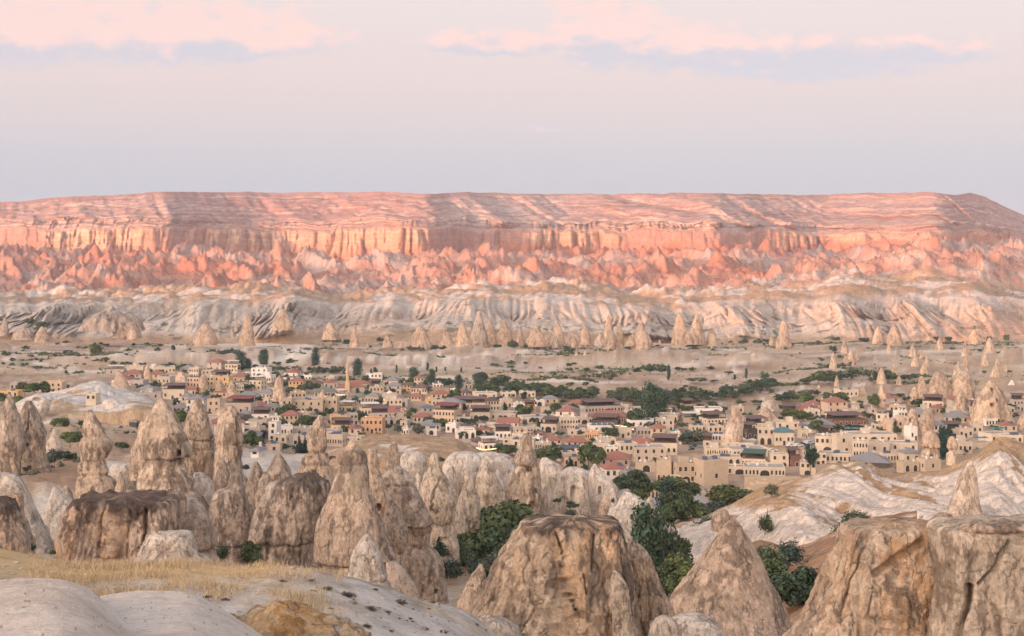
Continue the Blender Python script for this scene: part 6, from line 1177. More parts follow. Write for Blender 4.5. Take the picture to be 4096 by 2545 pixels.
# --- mosque with its minaret
def mosque():
    D = ground_depth(float(nx('B', 1900)), float(ny('B', 505)), 500); s = D / F / CROPS['B'][2]
    root = link('mosque', None, None, None, ((nx('B', 1905) - CX) / F * D, D + 10, CZ - (ny('B', 505) - HY) / F * D)); root.rotation_euler = (0, 0, .12)
    tag(root, 'white village mosque with a wide red hipped roof behind the trees', 'mosque')
    w_ = 270 * s; H = 88 * s; d = w_ * .8
    MB().box(-w_ / 2, w_ / 2, -d / 2, d / 2, -3, H).build('wall', M_wall['w'], root)
    o = .9; k = .28 * w_
    MB().poly([(-w_ / 2 - o, -d / 2 - o, H), (w_ / 2 + o, -d / 2 - o, H), (w_ / 2 + o, d / 2 + o, H), (-w_ / 2 - o, d / 2 + o, H), (-1, -1, H + k * .55), (1, -1, H + k * .55), (1, 1, H + k * .55), (-1, 1, H + k * .55)], [(0, 1, 5, 4), (1, 2, 6, 5), (2, 3, 7, 6), (3, 0, 4, 7), (4, 5, 6, 7), (3, 2, 1, 0)]).build('roof', M_roof['H'], root)
    for i in range(5): add_window(root, -w_ * .4 + w_ * .2 * i, -d / 2, H * .35, .9, 1.8, 0, True)
    p = link('porch', MB().box(-9, 9, -3, 3, -3, 3.2).poly([(-9.8, -3.8, 3.2), (9.8, -3.8, 3.2), (9.8, 3.8, 3.2), (-9.8, 3.8, 3.2), (-4, 0, 5.4), (4, 0, 5.4)], [(0, 1, 5, 4), (1, 2, 5), (2, 3, 4, 5), (3, 0, 4), (3, 2, 1, 0)]).mesh('porch'), M_roof['H'], root, (-w_ * .38, -d / 2 - 4, 0))
    MB().box(-8.9, 8.9, -3.06, -3.0, 0, 3.1).build('porch_wall', M_wall['b'], p)
    D2 = D - 6; r2 = link('minaret', None, None, None, ((nx('B', 1785) - CX) / F * D2, D2, CZ - (ny('B', 470) - HY) / F * D2))
    tag(r2, 'tall yellow stone minaret with a pointed cap beside the mosque', 'minaret')
    h = (470 - 150) * s; M_y = plain_mat('yellow_minaret_stone', (.56, .40, .24), .85, .1)
    MB().box(-1.5, 1.5, -1.5, 1.5, -3, h * .22).build('base', M_y, r2)
    m = MB(); m.tube((0, 0, h * .22), (0, 0, h * .27), 1.5, 1.15, 14); m.tube((0, 0, h * .27), (0, 0, h * .62), 1.1, 1.0, 14); m.tube((0, 0, h * .66), (0, 0, h * .86), .85, .8, 14); m.build('shaft', M_y, r2)
    MB().tube((0, 0, h * .59), (0, 0, h * .63), 1.0, 1.6, 14).tube((0, 0, h * .63), (0, 0, h * .665), 1.6, 1.6, 14).build('balcony', M_frame, r2)
    MB().tube((0, 0, h * .86), (0, 0, h), 1.0, .05, 14).build('cap', M_y, r2)
mosque()

# --- the retaining wall of the terrace hotel, built in coursed stone
def retaining_wall():
    c = 'D'; D = ground_depth(float(nx(c, 1700)), float(ny(c, 1185)), 330); x0, x1 = [(float(nx(c, v)) - CX) / F * D for v in (1470, 2030)]; zt = CZ - (ny(c, 1035) - HY) / F * D; zb = CZ - (ny(c, 1185) - HY) / F * D - 2
    root = link('retaining_wall', MB().box(0, x1 - x0, 0, 3, 0, zt - zb).mesh('retaining_wall'), M_wall['r'], None, (x0, D, zb)); tag(root, 'high coursed stone retaining wall under the terrace hotel at the road', 'wall')
    r = random.Random(3); n = 0; z = 2.0; stones = []
    for v in range(4):
        hh = .52; q = MB().box(0, [1.1, .9, .75, 1.3][v], -.05 - .02 * v, 0, 0, hh).mesh('stone'); q.materials.append(M_wall['rbrc'[v]]); stones.append((q, [1.1, .9, .75, 1.3][v]))
    while z < zt - zb - .6 and n < 290:
        x = r.uniform(0, .5)
        while x < x1 - x0 - 1.3 and n < 290:
            me, wd = r.choice(stones)
            if r.random() < .55: link('stone', me, None, root, (x, 0, z)); n += 1
            x += wd + .06
        z += .6
retaining_wall()
# ------------------------------------------------------------------ trees
def crown_mesh(kind, seed, n=1500):
    r = np.random.RandomState(seed)
    if kind == 'P': lob = [(0, 0, z, .20 + .08 * math.sin(math.pi * min(1, z * 1.05)), .20) for z in np.linspace(.14, .9, 8)]; lob = [(r.normal(0, .03), r.normal(0, .03), z, a, .15) for (_, _, z, a, b) in lob]
    elif kind == 'C': lob = [(r.normal(0, .02), r.normal(0, .02), z, .30 * (1.02 - z) + .02, .12) for z in np.linspace(.12, .95, 8)]
    elif kind == 'B': lob = [(r.uniform(-.3, .3), r.uniform(-.3, .3), r.uniform(.2, .55), r.uniform(.22, .34), r.uniform(.22, .36)) for k in range(9)]
    elif kind == 'L': lob = [(r.uniform(-.12, .12), r.uniform(-.12, .12), z, a, .13) for z, a in ((.48, .16), (.56, .22), (.64, .22), (.72, .20), (.8, .17), (.88, .12), (.95, .06))]
    else:
        lob = []
        for k in range(15):
            a = r.uniform(0, 2 * math.pi); e = r.uniform(0, 1); q = math.sqrt(e) * .30
            z = .36 + .42 * r.uniform(0, 1) * (1 - .3 * e); lob.append((q * math.cos(a), q * math.sin(a), z, r.uniform(.14, .24), r.uniform(.12, .19)))
    lob = np.array(lob); V = []; Fq = []; Cc = []
    which = r.choice(len(lob), n, p=(lob[:, 3]**2) / (lob[:, 3]**2).sum())
    d = r.normal(size=(n, 3)); d /= np.linalg.norm(d, axis=1)[:, None]; rad = r.uniform(.3, 1.22, n)**.7
    c = lob[which][:, :3] + d * rad[:, None] * np.stack([lob[which][:, 3], lob[which][:, 3], lob[which][:, 4]], 1)
    c[:, 2] = np.maximum(c[:, 2], .03)
    s = r.uniform(.018, .042, n) * (1.15 if kind in 'RBO' else .8)
    base = {'R': (.078, .120, .060), 'P': (.050, .094, .066), 'C': (.028, .060, .044), 'B': (.075, .108, .070), 'O': (.105, .135, .105), 'L': (.028, .060, .042)}[kind]
    for k in range(n):
        nrm = d[k] + r.normal(0, .5, 3); nrm /= np.linalg.norm(nrm); t = np.cross(nrm, r.normal(size=3)); t /= np.linalg.norm(t); b = np.cross(nrm, t)
        p = c[k]; q = s[k]; m = len(V)
        V += [p - t * q, p + b * q * .8 + nrm * q * .3, p + t * q * 1.1, p - b * q * .9 - nrm * q * .2]; Fq.append((m, m + 1, m + 2, m + 3))
        g = 1.02 + r.normal(0, .30) + (which[k] % 3 - 1) * .22; y = r.uniform(0, .25)
        Cc += [(base[0] * (g + y), base[1] * g, base[2] * g)] * 4
    # a solid inner mass in each lobe so that the crown does not show through everywhere
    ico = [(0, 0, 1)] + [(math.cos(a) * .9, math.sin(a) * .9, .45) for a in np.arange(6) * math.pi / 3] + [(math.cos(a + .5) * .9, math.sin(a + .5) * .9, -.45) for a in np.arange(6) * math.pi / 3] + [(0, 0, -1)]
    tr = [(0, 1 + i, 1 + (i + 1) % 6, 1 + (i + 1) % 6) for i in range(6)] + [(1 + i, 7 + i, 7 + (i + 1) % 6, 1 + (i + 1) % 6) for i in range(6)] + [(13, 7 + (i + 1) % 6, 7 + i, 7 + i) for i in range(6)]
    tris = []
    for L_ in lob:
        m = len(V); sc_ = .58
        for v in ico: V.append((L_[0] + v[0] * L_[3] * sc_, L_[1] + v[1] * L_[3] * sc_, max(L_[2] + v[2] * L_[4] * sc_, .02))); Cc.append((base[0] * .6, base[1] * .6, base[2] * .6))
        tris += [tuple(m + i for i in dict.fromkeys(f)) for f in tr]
    me = bpy.data.meshes.new('crown'); me.from_pydata([tuple(map(float, v)) for v in V], [], Fq + tris); me.update()
    a = me.color_attributes.new('Col', 'FLOAT_COLOR', 'POINT'); cc = np.ones((len(V), 4), np.float32); cc[:, :3] = np.clip(np.array(Cc), 0.003, 1); a.data.foreach_set('color', cc.ravel())
    me.materials.append(M_leaf); return me
def trunk_mesh(kind):
    m = MB(); h = {'R': .5, 'O': .45, 'P': .75, 'C': .5, 'B': .25, 'L': .8}[kind]
    m.tube((0, 0, -.15), (.01, 0, h * .5), .028, .02, 7); m.tube((.01, 0, h * .5), (0, .01, h), .02, .008, 6)
    if kind in 'RO':
        for a in (0.3, 2.2, 4.1): m.tube((.01, 0, h * .55), (.16 * math.cos(a), .16 * math.sin(a), h * 1.15), .014, .005, 5)
    me = m.mesh('trunk'); me.materials.append(M_bark); return me
CR = {k: [crown_mesh(k, 10 * i + ord(k), {'R': 3400, 'B': 1200, 'O': 2000, 'P': 2000, 'C': 1300, 'L': 1500}[k]) for i in range(3 if k in 'RPB' else 2)] for k in 'RPCBOL'}
CRS = {k: [crown_mesh(k, 100 + ord(k) + i, 190) for i in range(3)] for k in 'RPCBOL'}     # lighter crowns for the far trees
TR = {k: trunk_mesh(k) for k in 'RPCBOL'}
TREES = []
KN = {'R': ('round_tree', 'round leafy green tree', 'tree'), 'P': ('poplar_tree', 'tall narrow poplar', 'tree'), 'C': ('conifer_tree', 'dark pointed conifer', 'tree'), 'B': ('bush', 'green bush', 'bush'), 'O': ('olive_tree', 'silvery grey-green tree', 'tree'), 'L': ('pine_tree', 'dark pine with a bare trunk', 'tree')}
tr_ = random.Random(77)
def tree(c, x, yb, h, w_, kind='R', D=None, dmin=330, label=None, group=None, z=None):
    X, Y = float(nx(c, x)), float(ny(c, yb)); s = CROPS[c][2]
    D = D or ground_depth(X, Y, dmin)
    H = h / s / F * D; W = w_ / s / F * D
    zz = CZ - (Y - HY) / F * D
    root = link(KN[kind][0], None, None, None, ((X - CX) / F * D, D, zz)); root.rotation_euler = (0, 0, tr_.uniform(0, 6.28))
    wf = {'R': .74, 'O': .74, 'P': .42, 'C': .48, 'B': .9, 'L': .42}[kind]
    k = tr_.choice((CR if h / s > 42 else CRS)[kind])
    cr = link('crown', k, None, root); cr.scale = (W / wf, W / wf, H * {'R': 1.16, 'B': 1.4, 'O': 1.16}.get(kind, 1.04))
    if kind != 'B' or h / s > 40:
        tk = link('trunk', TR[kind], None, root); tk.scale = (H * (.8 if kind != 'L' else .5), H * (.8 if kind != 'L' else .5), H)
    TREES.append(dict(o=root, x=X, y=Y, h=h / s, kind=kind, label=label, group=group))
    return root
NEAR = [
 ('Q', 1450, 1010, 230, 270, 'R', 262), ('Q', 1380, 1130, 300, 290, 'R', 240), ('Q', 1265, 1180, 200, 220, 'R', 228), ('Q', 1500, 1185, 270, 240, 'R', 225), ('R', 60, 1085, 300, 270, 'R', 235), ('R', 130, 970, 190, 190, 'R', 262), ('Q', 1230, 1060, 140, 100, 'R', 232), ('Q', 1100, 1050, 95, 90, 'C', 205), ('Q', 1395, 1180, 130, 110, 'O', 205), ('Q', 1160, 1170, 90, 130, 'B', 215), ('Q', 1340, 1180, 90, 140, 'B', 212),
 ('R', 850, 1290, 460, 130, 'P', 205), ('R', 915, 1290, 400, 110, 'P', 210), ('R', 965, 1295, 330, 130, 'P', 214), ('R', 810, 1010, 190, 60, 'P', 215), ('R', 1050, 1270, 200, 170, 'R', 190), ('R', 990, 1290, 160, 120, 'R', 188), ('R', 940, 1180, 300, 150, 'R', 240),
 ('R', 965, 880, 230, 90, 'P', 330), ('R', 1080, 890, 190, 180, 'R', 325), ('R', 1005, 880, 160, 130, 'R', 322), ('R', 1345, 810, 150, 220, 'R', 345), ('R', 1255, 830, 90, 110, 'O', 330), ('R', 1190, 900, 60, 120, 'B', 300), ('R', 1150, 960, 50, 60, 'B', 280),
 ('R', 755, 710, 130, 160, 'R', 385), ('R', 850, 700, 70, 70, 'R', 390), ('R', 990, 690, 85, 150, 'R', 400), ('R', 1085, 710, 75, 130, 'R', 400), ('R', 700, 690, 80, 90, 'R', 380), ('R', 800, 760, 90, 90, 'R', 360), ('R', 940, 700, 80, 80, 'R', 400),
 ('S', 100, 1380, 170, 170, 'R', 148), ('S', 40, 1250, 140, 150, 'R', 158), ('Q', 1200, 1130, 150, 130, 'R', 222), ('R', 10, 900, 110, 150, 'R', 250), ('R', 1030, 1150, 180, 130, 'R', 225), ('S', 60, 1160, 110, 140, 'B', 165), ('S', 160, 1110, 90, 160, 'B', 190), ('S', 318, 1215, 65, 95, 'B', 172), ('S', 210, 1400, 200, 200, 'R', 150), ('S', 120, 1300, 120, 120, 'B', 150), ('S', 465, 970, 80, 100, 'B', 225), ('S', 540, 880, 55, 130, 'B', 245), ('S', 58, 722, 70, 70, 'O', 298), ('S', 20, 910, 80, 60, 'B', 255), ('S', 368, 962, 55, 60, 'B', 238), ('S', 25, 1180, 130, 90, 'R', 160), ('S', 138, 650, 32, 62, 'B', 345),
 ('P', 345, 335, 75, 85, 'R', 380), ('P', 405, 412, 72, 95, 'R', 330), ('P', 450, 405, 65, 60, 'R', 325), ('P', 316, 535, 92, 70, 'O', 262), ('P', 372, 492, 50, 100, 'B', 285), ('P', 420, 492, 40, 60, 'B', 285), ('P', 1045, 300, 85, 85, 'R', 330), ('P', 712, 432, 42, 65, 'B', 330), ('P', 680, 420, 30, 30, 'B', 330), ('P', 1465, 1120, 130, 100, 'R', 172), ('P', 1275, 1085, 75, 75, 'B', 172), ('P', 1350, 1150, 45, 90, 'B', 160),
 ('P', 160, 570, 45, 60, 'O', 270), ('P', 195, 1030, 50, 40, 'B', 112), ('P', 305, 1050, 35, 45, 'B', 112), ('P', 385, 925, 38, 55, 'B', 160), ('P', 730, 345, 20, 30, 'B', 350), ('P', 470, 300, 36, 44, 'B', 380), ('Q', 795, 400, 38, 46, 'B', 395), ('Q', 970, 350, 55, 44, 'O', 420), ('Q', 1440, 790, 26, 60, 'B', 270), ('Q', 480, 500, 30, 40, 'O', 255), ('Q', 1115, 505, 26, 44, 'B', 292), ('Q', 1375, 800, 40, 40, 'B', 270), ('P', 1420, 560, 40, 50, 'O', 245),
 ('R', 335, 740, 26, 60, 'B', 262), ('R', 430, 775, 40, 90, 'B', 255), ('R', 240, 850, 40, 60, 'B', 240), ('R', 300, 850, 36, 70, 'B', 240), ('R', 390, 850, 55, 80, 'B', 240), ('R', 480, 850, 40, 90, 'B', 242), ('R', 560, 850, 30, 60, 'B', 240), ('R', 650, 745, 30, 24, 'B', 228),
]
for t in NEAR: k_ = 1.32 if t[0] == 'S' else 1.14; tree(t[0], t[1], t[2], t[3] * k_, t[4] * k_, *t[5:])
VILL = [
 ('A', 1150, 90, 110, 95, 'R'), ('B', 492, 250, 170, 80, 'P'), ('B', 580, 245, 105, 60, 'P'), ('B', 755, 190, 145, 55, 'P'), ('B', 790, 190, 150, 50, 'P'), ('B', 1395, 225, 190, 60, 'P'), ('B', 1905, 332, 165, 75, 'P'), ('B', 2120, 352, 105, 38, 'P'), ('B', 2378, 305, 95, 28, 'P'), ('B', 2070, 290, 50, 26, 'P'),
 ('B', 1225, 515, 85, 110, 'R'), ('B', 1310, 525, 110, 110, 'R'), ('B', 1410, 505, 85, 90, 'R'), ('B', 2080, 512, 80, 110, 'R'), ('B', 2190, 515, 70, 120, 'R'), ('B', 1050, 860, 160, 150, 'R'), ('B', 1000, 870, 110, 90, 'R'), ('B', 690, 1035, 100, 110, 'R'), ('B', 640, 1180, 150, 130, 'R'), ('B', 560, 1180, 110, 90, 'R'), ('B', 720, 1190, 110, 80, 'R'), ('B', 1260, 945, 120, 130, 'R'), ('B', 1350, 945, 110, 120, 'R'), ('B', 1165, 950, 60, 80, 'R'),
 ('B', 1205, 1262, 180, 75, 'C'), ('B', 1265, 1262, 170, 70, 'C'), ('B', 1160, 1255, 90, 70, 'R'), ('B', 1040, 1232, 80, 130, 'R'), ('B', 1590, 935, 90, 110, 'R'), ('B', 1680, 985, 80, 130, 'R'), ('B', 1750, 1010, 90, 110, 'R'), ('B', 600, 495, 72, 110, 'R'), ('B', 490, 485, 65, 130, 'R'), ('B', 2255, 1145, 80, 100, 'R'), ('B', 1090, 570, 90, 100, 'R'), ('B', 960, 600, 70, 90, 'R'), ('B', 1060, 470, 100, 60, 'R'), ('B', 1900, 885, 110, 80, 'R'), ('B', 1960, 830, 60, 80, 'R'), ('B', 2390, 1030, 110, 80, 'O'),
 ('B', 430, 270, 80, 90, 'R'), ('B', 660, 245, 60, 70, 'R'), ('B', 820, 245, 50, 100, 'R'), ('B', 930, 200, 50, 90, 'R'), ('B', 1120, 190, 70, 130, 'R'), ('B', 1240, 150, 50, 60, 'R'), ('B', 1300, 190, 40, 60, 'R'), ('B', 985, 270, 60, 100, 'R'), ('B', 1540, 130, 35, 50, 'R'), ('B', 1560, 220, 60, 60, 'O'), ('B', 1620, 250, 50, 70, 'O'), ('B', 1720, 250, 45, 70, 'R'), ('B', 170, 235, 45, 70, 'R'), ('B', 130, 330, 60, 90, 'O'), ('B', 2180, 660, 70, 120, 'R'), ('B', 200, 600, 50, 110, 'R'), ('B', 30, 560, 70, 100, 'R'),
 ('A', 300, 560, 130, 130, 'R'), ('A', 400, 540, 110, 140, 'R'), ('A', 500, 520, 100, 130, 'R'), ('A', 560, 550, 80, 100, 'R'), ('A', 220, 700, 110, 130, 'R'), ('A', 30, 660, 100, 100, 'R'), ('A', 790, 490, 60, 90, 'R'), ('A', 640, 605, 70, 120, 'R'), ('A', 730, 610, 80, 110, 'R'), ('A', 820, 600, 65, 110, 'R'), ('A', 990, 590, 50, 130, 'R'), ('A', 1200, 580, 45, 80, 'R'), ('A', 75, 90, 50, 90, 'R'), ('A', 155, 160, 55, 65, 'R'), ('A', 290, 215, 52, 80, 'R'), ('A', 440, 250, 50, 85, 'O'), ('A', 150, 200, 35, 50, 'R'), ('A', 225, 90, 40, 60, 'O'), ('A', 360, 100, 40, 80, 'O'),
 ('A', 890, 140, 36, 70, 'R'), ('A', 970, 140, 30, 80, 'R'), ('A', 1060, 145, 50, 60, 'R'), ('A', 1160, 160, 45, 80, 'R'), ('A', 1260, 170, 70, 100, 'R'), ('A', 1390, 190, 45, 90, 'R'), ('A', 1500, 200, 50, 100, 'R'), ('A', 1600, 200, 40, 90, 'R'), ('A', 1720, 205, 45, 80, 'R'), ('A', 2040, 220, 55, 140, 'R'), ('A', 2230, 230, 50, 90, 'R'), ('A', 1920, 300, 50, 110, 'R'), ('A', 1740, 490, 60, 130, 'O'), ('A', 1870, 480, 80, 120, 'R'), ('A', 2040, 465, 45, 100, 'R'), ('A', 2230, 450, 55, 70, 'R'), ('A', 830, 60, 50, 110, 'O'), ('A', 1570, 30, 40, 70, 'R'), ('A', 2095, 100, 110, 30, 'P'), ('A', 2340, 70, 50, 70, 'O'), ('A', 1900, 20, 30, 60, 'R'),
 ('C', 175, 412, 150, 80, 'P'), ('C', 385, 432, 150, 60, 'P'), ('C', 490, 425, 70, 90, 'R'), ('C', 710, 492, 142, 62, 'P'), ('C', 945, 502, 168, 62, 'P'), ('C', 600, 460, 90, 110, 'R'), ('C', 1200, 485, 140, 150, 'R'), ('C', 1020, 460, 60, 60, 'R'), ('C', 1370, 455, 72, 80, 'R'), ('C', 675, 615, 110, 85, 'R'), ('C', 150, 795, 80, 95, 'R'), ('C', 70, 885, 95, 140, 'R'), ('C', 255, 840, 46, 60, 'B'), ('C', 345, 905, 80, 110, 'R'), ('C', 440, 975, 105, 110, 'R'), ('C', 520, 970, 100, 110, 'R'), ('C', 780, 910, 70, 110, 'R'), ('C', 860, 910, 60, 110, 'R'), ('C', 1010, 885, 72, 120, 'R'), ('C', 1470, 815, 110, 110, 'R'), ('C', 1540, 810, 90, 90, 'R'),
 ('C', 1080, 1080, 70, 90, 'R'), ('C', 960, 1060, 70, 100, 'R'), ('C', 1230, 1275, 110, 130, 'R'), ('C', 1360, 1285, 100, 150, 'R'), ('C', 1140, 1250, 60, 100, 'R'), ('C', 1790, 1385, 170, 210, 'R'), ('C', 1880, 1360, 110, 100, 'R'), ('C', 2060, 1455, 125, 95, 'C'), ('C', 2280, 1440, 230, 180, 'R'), ('C', 2380, 1440, 200, 150, 'R'), ('C', 2210, 1490, 90, 100, 'R'), ('C', 1500, 905, 60, 50, 'C'), ('C', 760, 1085, 85, 95, 'R'), ('C', 205, 1035, 120, 90, 'O'), ('C', 1640, 650, 60, 80, 'R'), ('C', 1880, 780, 80, 80, 'R'), ('C', 1700, 640, 60, 90, 'R'), ('C', 1990, 660, 50, 100, 'R'), ('C', 1680, 1060, 50, 80, 'R'), ('C', 1930, 1050, 50, 120, 'R'), ('C', 2360, 1150, 70, 150, 'R'), ('C', 1830, 640, 50, 100, 'R'),
 ('C', 425, 130, 55, 90, 'R'), ('C', 335, 265, 85, 34, 'P'), ('C', 440, 300, 75, 28, 'P'), ('C', 550, 290, 65, 26, 'P'), ('C', 740, 300, 70, 26, 'P'), ('C', 125, 300, 60, 28, 'P'), ('C', 680, 165, 35, 60, 'R'), ('C', 940, 262, 42, 70, 'R'), ('C', 1005, 258, 36, 60, 'R'), ('C', 1330, 185, 50, 100, 'R'), ('C', 1140, 210, 40, 100, 'R'), ('C', 1210, 312, 38, 66, 'R'), ('C', 1360, 232, 34, 50, 'R'), ('C', 1380, 280, 38, 80, 'R'), ('C', 1850, 340, 70, 70, 'O'), ('C', 2040, 260, 36, 60, 'R'), ('C', 2260, 270, 45, 60, 'R'), ('C', 2050, 450, 50, 90, 'R'), ('C', 2240, 455, 60, 70, 'R'), ('C', 810, 140, 28, 70, 'R'), ('C', 1520, 185, 36, 50, 'R'),
 ('G', 1230, 900, 370, 130, 'P'), ('G', 1290, 760, 220, 110, 'P'), ('G', 1350, 780, 210, 110, 'P'), ('G', 1180, 800, 200, 110, 'P'), ('G', 1010, 920, 130, 110, 'R'), ('G', 1070, 920, 160, 90, 'P'), ('G', 960, 920, 80, 80, 'R'), ('G', 1280, 1010, 140, 60, 'C'), ('G', 1340, 1020, 120, 60, 'C'), ('G', 1400, 920, 90, 110, 'R'), ('G', 1480, 930, 70, 110, 'R'), ('G', 1200, 1000, 100, 90, 'R'), ('G', 1500, 665, 75, 110, 'R'), ('G', 1560, 760, 90, 110, 'R'), ('G', 1660, 770, 80, 110, 'R'), ('G', 1830, 730, 70, 90, 'O'), ('G', 1990, 710, 70, 110, 'R'), ('G', 2120, 750, 50, 80, 'R'), ('G', 1700, 1150, 130, 160, 'O'), ('G', 1800, 1150, 140, 180, 'O'), ('G', 1640, 1160, 110, 110, 'R'), ('G', 1860, 1100, 90, 90, 'R'),
 ('G', 540, 990, 70, 110, 'R'), ('G', 700, 1010, 60, 110, 'R'), ('G', 760, 1090, 110, 110, 'R'), ('G', 640, 1000, 60, 90, 'R'), ('G', 620, 1180, 60, 150, 'R'), ('G', 500, 1190, 60, 130, 'R'), ('G', 60, 800, 120, 90, 'R'), ('G', 290, 750, 80, 100, 'R'), ('G', 720, 410, 130, 120, 'O'), ('G', 640, 370, 70, 100, 'O'), ('G', 560, 360, 60, 80, 'O'), ('G', 440, 355, 45, 100, 'O'), ('G', 1060, 300, 70, 90, 'R'), ('G', 1220, 300, 90, 120, 'R'), ('G', 1370, 305, 95, 150, 'R'), ('G', 1560, 265, 50, 70, 'R'), ('G', 1630, 265, 40, 60, 'R'), ('G', 1740, 270, 50, 80, 'R'), ('G', 1950, 250, 45, 80, 'R'), ('G', 1445, 370, 140, 26, 'P'), ('G', 2240, 150, 70, 110, 'R'), ('G', 2390, 350, 95, 36, 'P'), ('G', 2250, 365, 50, 30, 'P'), ('G', 1820, 410, 60, 150, 'O'), ('G', 1720, 400, 50, 110, 'O'), ('G', 2000, 405, 35, 110, 'O'), ('G', 1740, 520, 65, 110, 'R'), ('G', 2170, 310, 45, 100, 'O'), ('G', 240, 270, 45, 60, 'R'), ('G', 600, 245, 50, 80, 'R'), ('G', 450, 270, 45, 60, 'R'), ('G', 1650, 460, 30, 60, 'B'), ('G', 350, 490, 34, 60, 'B'),
 ('D', 1480, 460, 70, 90, 'R'), ('D', 1660, 380, 70, 110, 'R'), ('D', 1920, 460, 90, 130, 'R'), ('D', 1430, 310, 50, 100, 'R'), ('D', 1600, 300, 40, 120, 'R'), ('D', 1840, 290, 80, 130, 'R'), ('D', 1950, 280, 70, 120, 'R'), ('D', 660, 700, 90, 60, 'R'), ('D', 830, 540, 50, 110, 'O'),
 ('E', 1555, 925, 270, 75, 'P'), ('E', 1575, 915, 100, 60, 'R'), ('E', 60, 330, 100, 140, 'R'), ('E', 160, 335, 60, 120, 'R'), ('E', 350, 370, 130, 130, 'R'), ('E', 430, 360, 130, 140, 'R'), ('E', 300, 260, 60, 90, 'R'), ('E', 390, 230, 60, 60, 'R'), ('E', 790, 370, 120, 90, 'R'), ('E', 970, 300, 70, 100, 'R'), ('E', 1080, 300, 85, 110, 'R'), ('E', 1150, 300, 60, 80, 'R'), ('E', 860, 540, 100, 110, 'O'), ('E', 980, 500, 90, 110, 'O'), ('E', 1290, 420, 80, 60, 'R'), ('E', 1600, 425, 60, 100, 'R'), ('E', 1860, 415, 60, 80, 'R'), ('E', 2300, 410, 80, 90, 'R'), ('E', 2340, 480, 60, 70, 'R'), ('E', 1030, 640, 110, 35, 'P'), ('E', 40, 520, 100, 130, 'R'), ('E', 180, 630, 110, 110, 'R'), ('E', 160, 540, 80, 120, 'R'), ('E', 400, 620, 70, 120, 'R'), ('E', 560, 620, 70, 120, 'R'), ('E', 640, 615, 60, 90, 'R'), ('E', 480, 440, 50, 110, 'R'), ('E', 760, 500, 70, 70, 'R'), ('E', 640, 370, 80, 60, 'R'), ('E', 1660, 680, 50, 120, 'B'), ('E', 1710, 720, 50, 60, 'B'), ('E', 1500, 420, 36, 60, 'B'), ('E', 1800, 850, 50, 80, 'B'),
 ('E', 200, 110, 110, 160, 'R'), ('E', 320, 100, 90, 130, 'R'), ('E', 60, 105, 60, 120, 'R'), ('E', 420, 60, 70, 90, 'R'), ('E', 780, 90, 60, 80, 'R'), ('E', 960, 90, 100, 140, 'R'), ('E', 880, 60, 60, 100, 'R'), ('E', 1150, 80, 70, 90, 'R'), ('E', 1220, 60, 60, 90, 'R'),
]
for t in VILL: tree(*t[:3], t[3] * 1.3, t[4] * 1.3, *t[5:])
tree('S', 283, 586, 178, 62, 'L', dmin=330)
# rows of trees behind the village that run into one another
for k in range(190):
    x = tr_.uniform(1900, 3080); y0 = np.interp(x, [1800, 2000, 2350, 2650, 2900, 3080], [1560, 1572, 1600, 1612, 1600, 1560]); y = y0 - abs(tr_.gauss(0, 16)) + 6
    if 2680 < x < 2900 and y < 1590: continue
    h = tr_.uniform(24, 46); tree('Z', x * CROPS['Z'][2], y * CROPS['Z'][2], h * CROPS['Z'][2], h * tr_.uniform(.9, 1.5) * CROPS['Z'][2], tr_.choice('RRRRO'), group='tree belt behind the village')
for (xa, xb, ya, yb, n_) in ((800, 960, 1418, 1440, 22), (1190, 1400, 1490, 1510, 14), (3290, 3560, 1500, 1530, 18), (3080, 3290, 1580, 1610, 14), (2480, 2900, 1680, 1740, 12), (900, 2500, 1600, 1760, 40), (60, 260, 1290, 1310, 16), (2040, 2170, 1385, 1402, 12), (1640, 1780, 1400, 1412, 9), (1270, 1400, 1365, 1385, 8)):
    for k in range(n_):
        x = tr_.uniform(xa, xb); y = tr_.uniform(ya, yb); h = tr_.uniform(18, 34) * (1 if y < 1600 else 1.15); tree('Z', x * CROPS['Z'][2], y * CROPS['Z'][2], h * CROPS['Z'][2], h * tr_.uniform(.9, 1.4) * CROPS['Z'][2], tr_.choice('RRRO'), group='belts and clumps of trees')
gx = 0
for k in range(900):
    if gx >= 190: break
    x = tr_.uniform(700, 4090); y = tr_.uniform(1500, 1860)
    if not inside(x, y) or any(abs(b['x'] - x) < b['w'] * .5 * F / ground_depth(x, y, 380) * .9 and 0 < b['y'] - y < 16 for b in BLD): continue
    h = tr_.uniform(20, 38); tree('Z', x * CROPS['Z'][2], y * CROPS['Z'][2], h * CROPS['Z'][2], h * tr_.uniform(.8, 1.2) * CROPS['Z'][2], tr_.choice('RRRRP'), group='belts and clumps of trees'); gx += 1
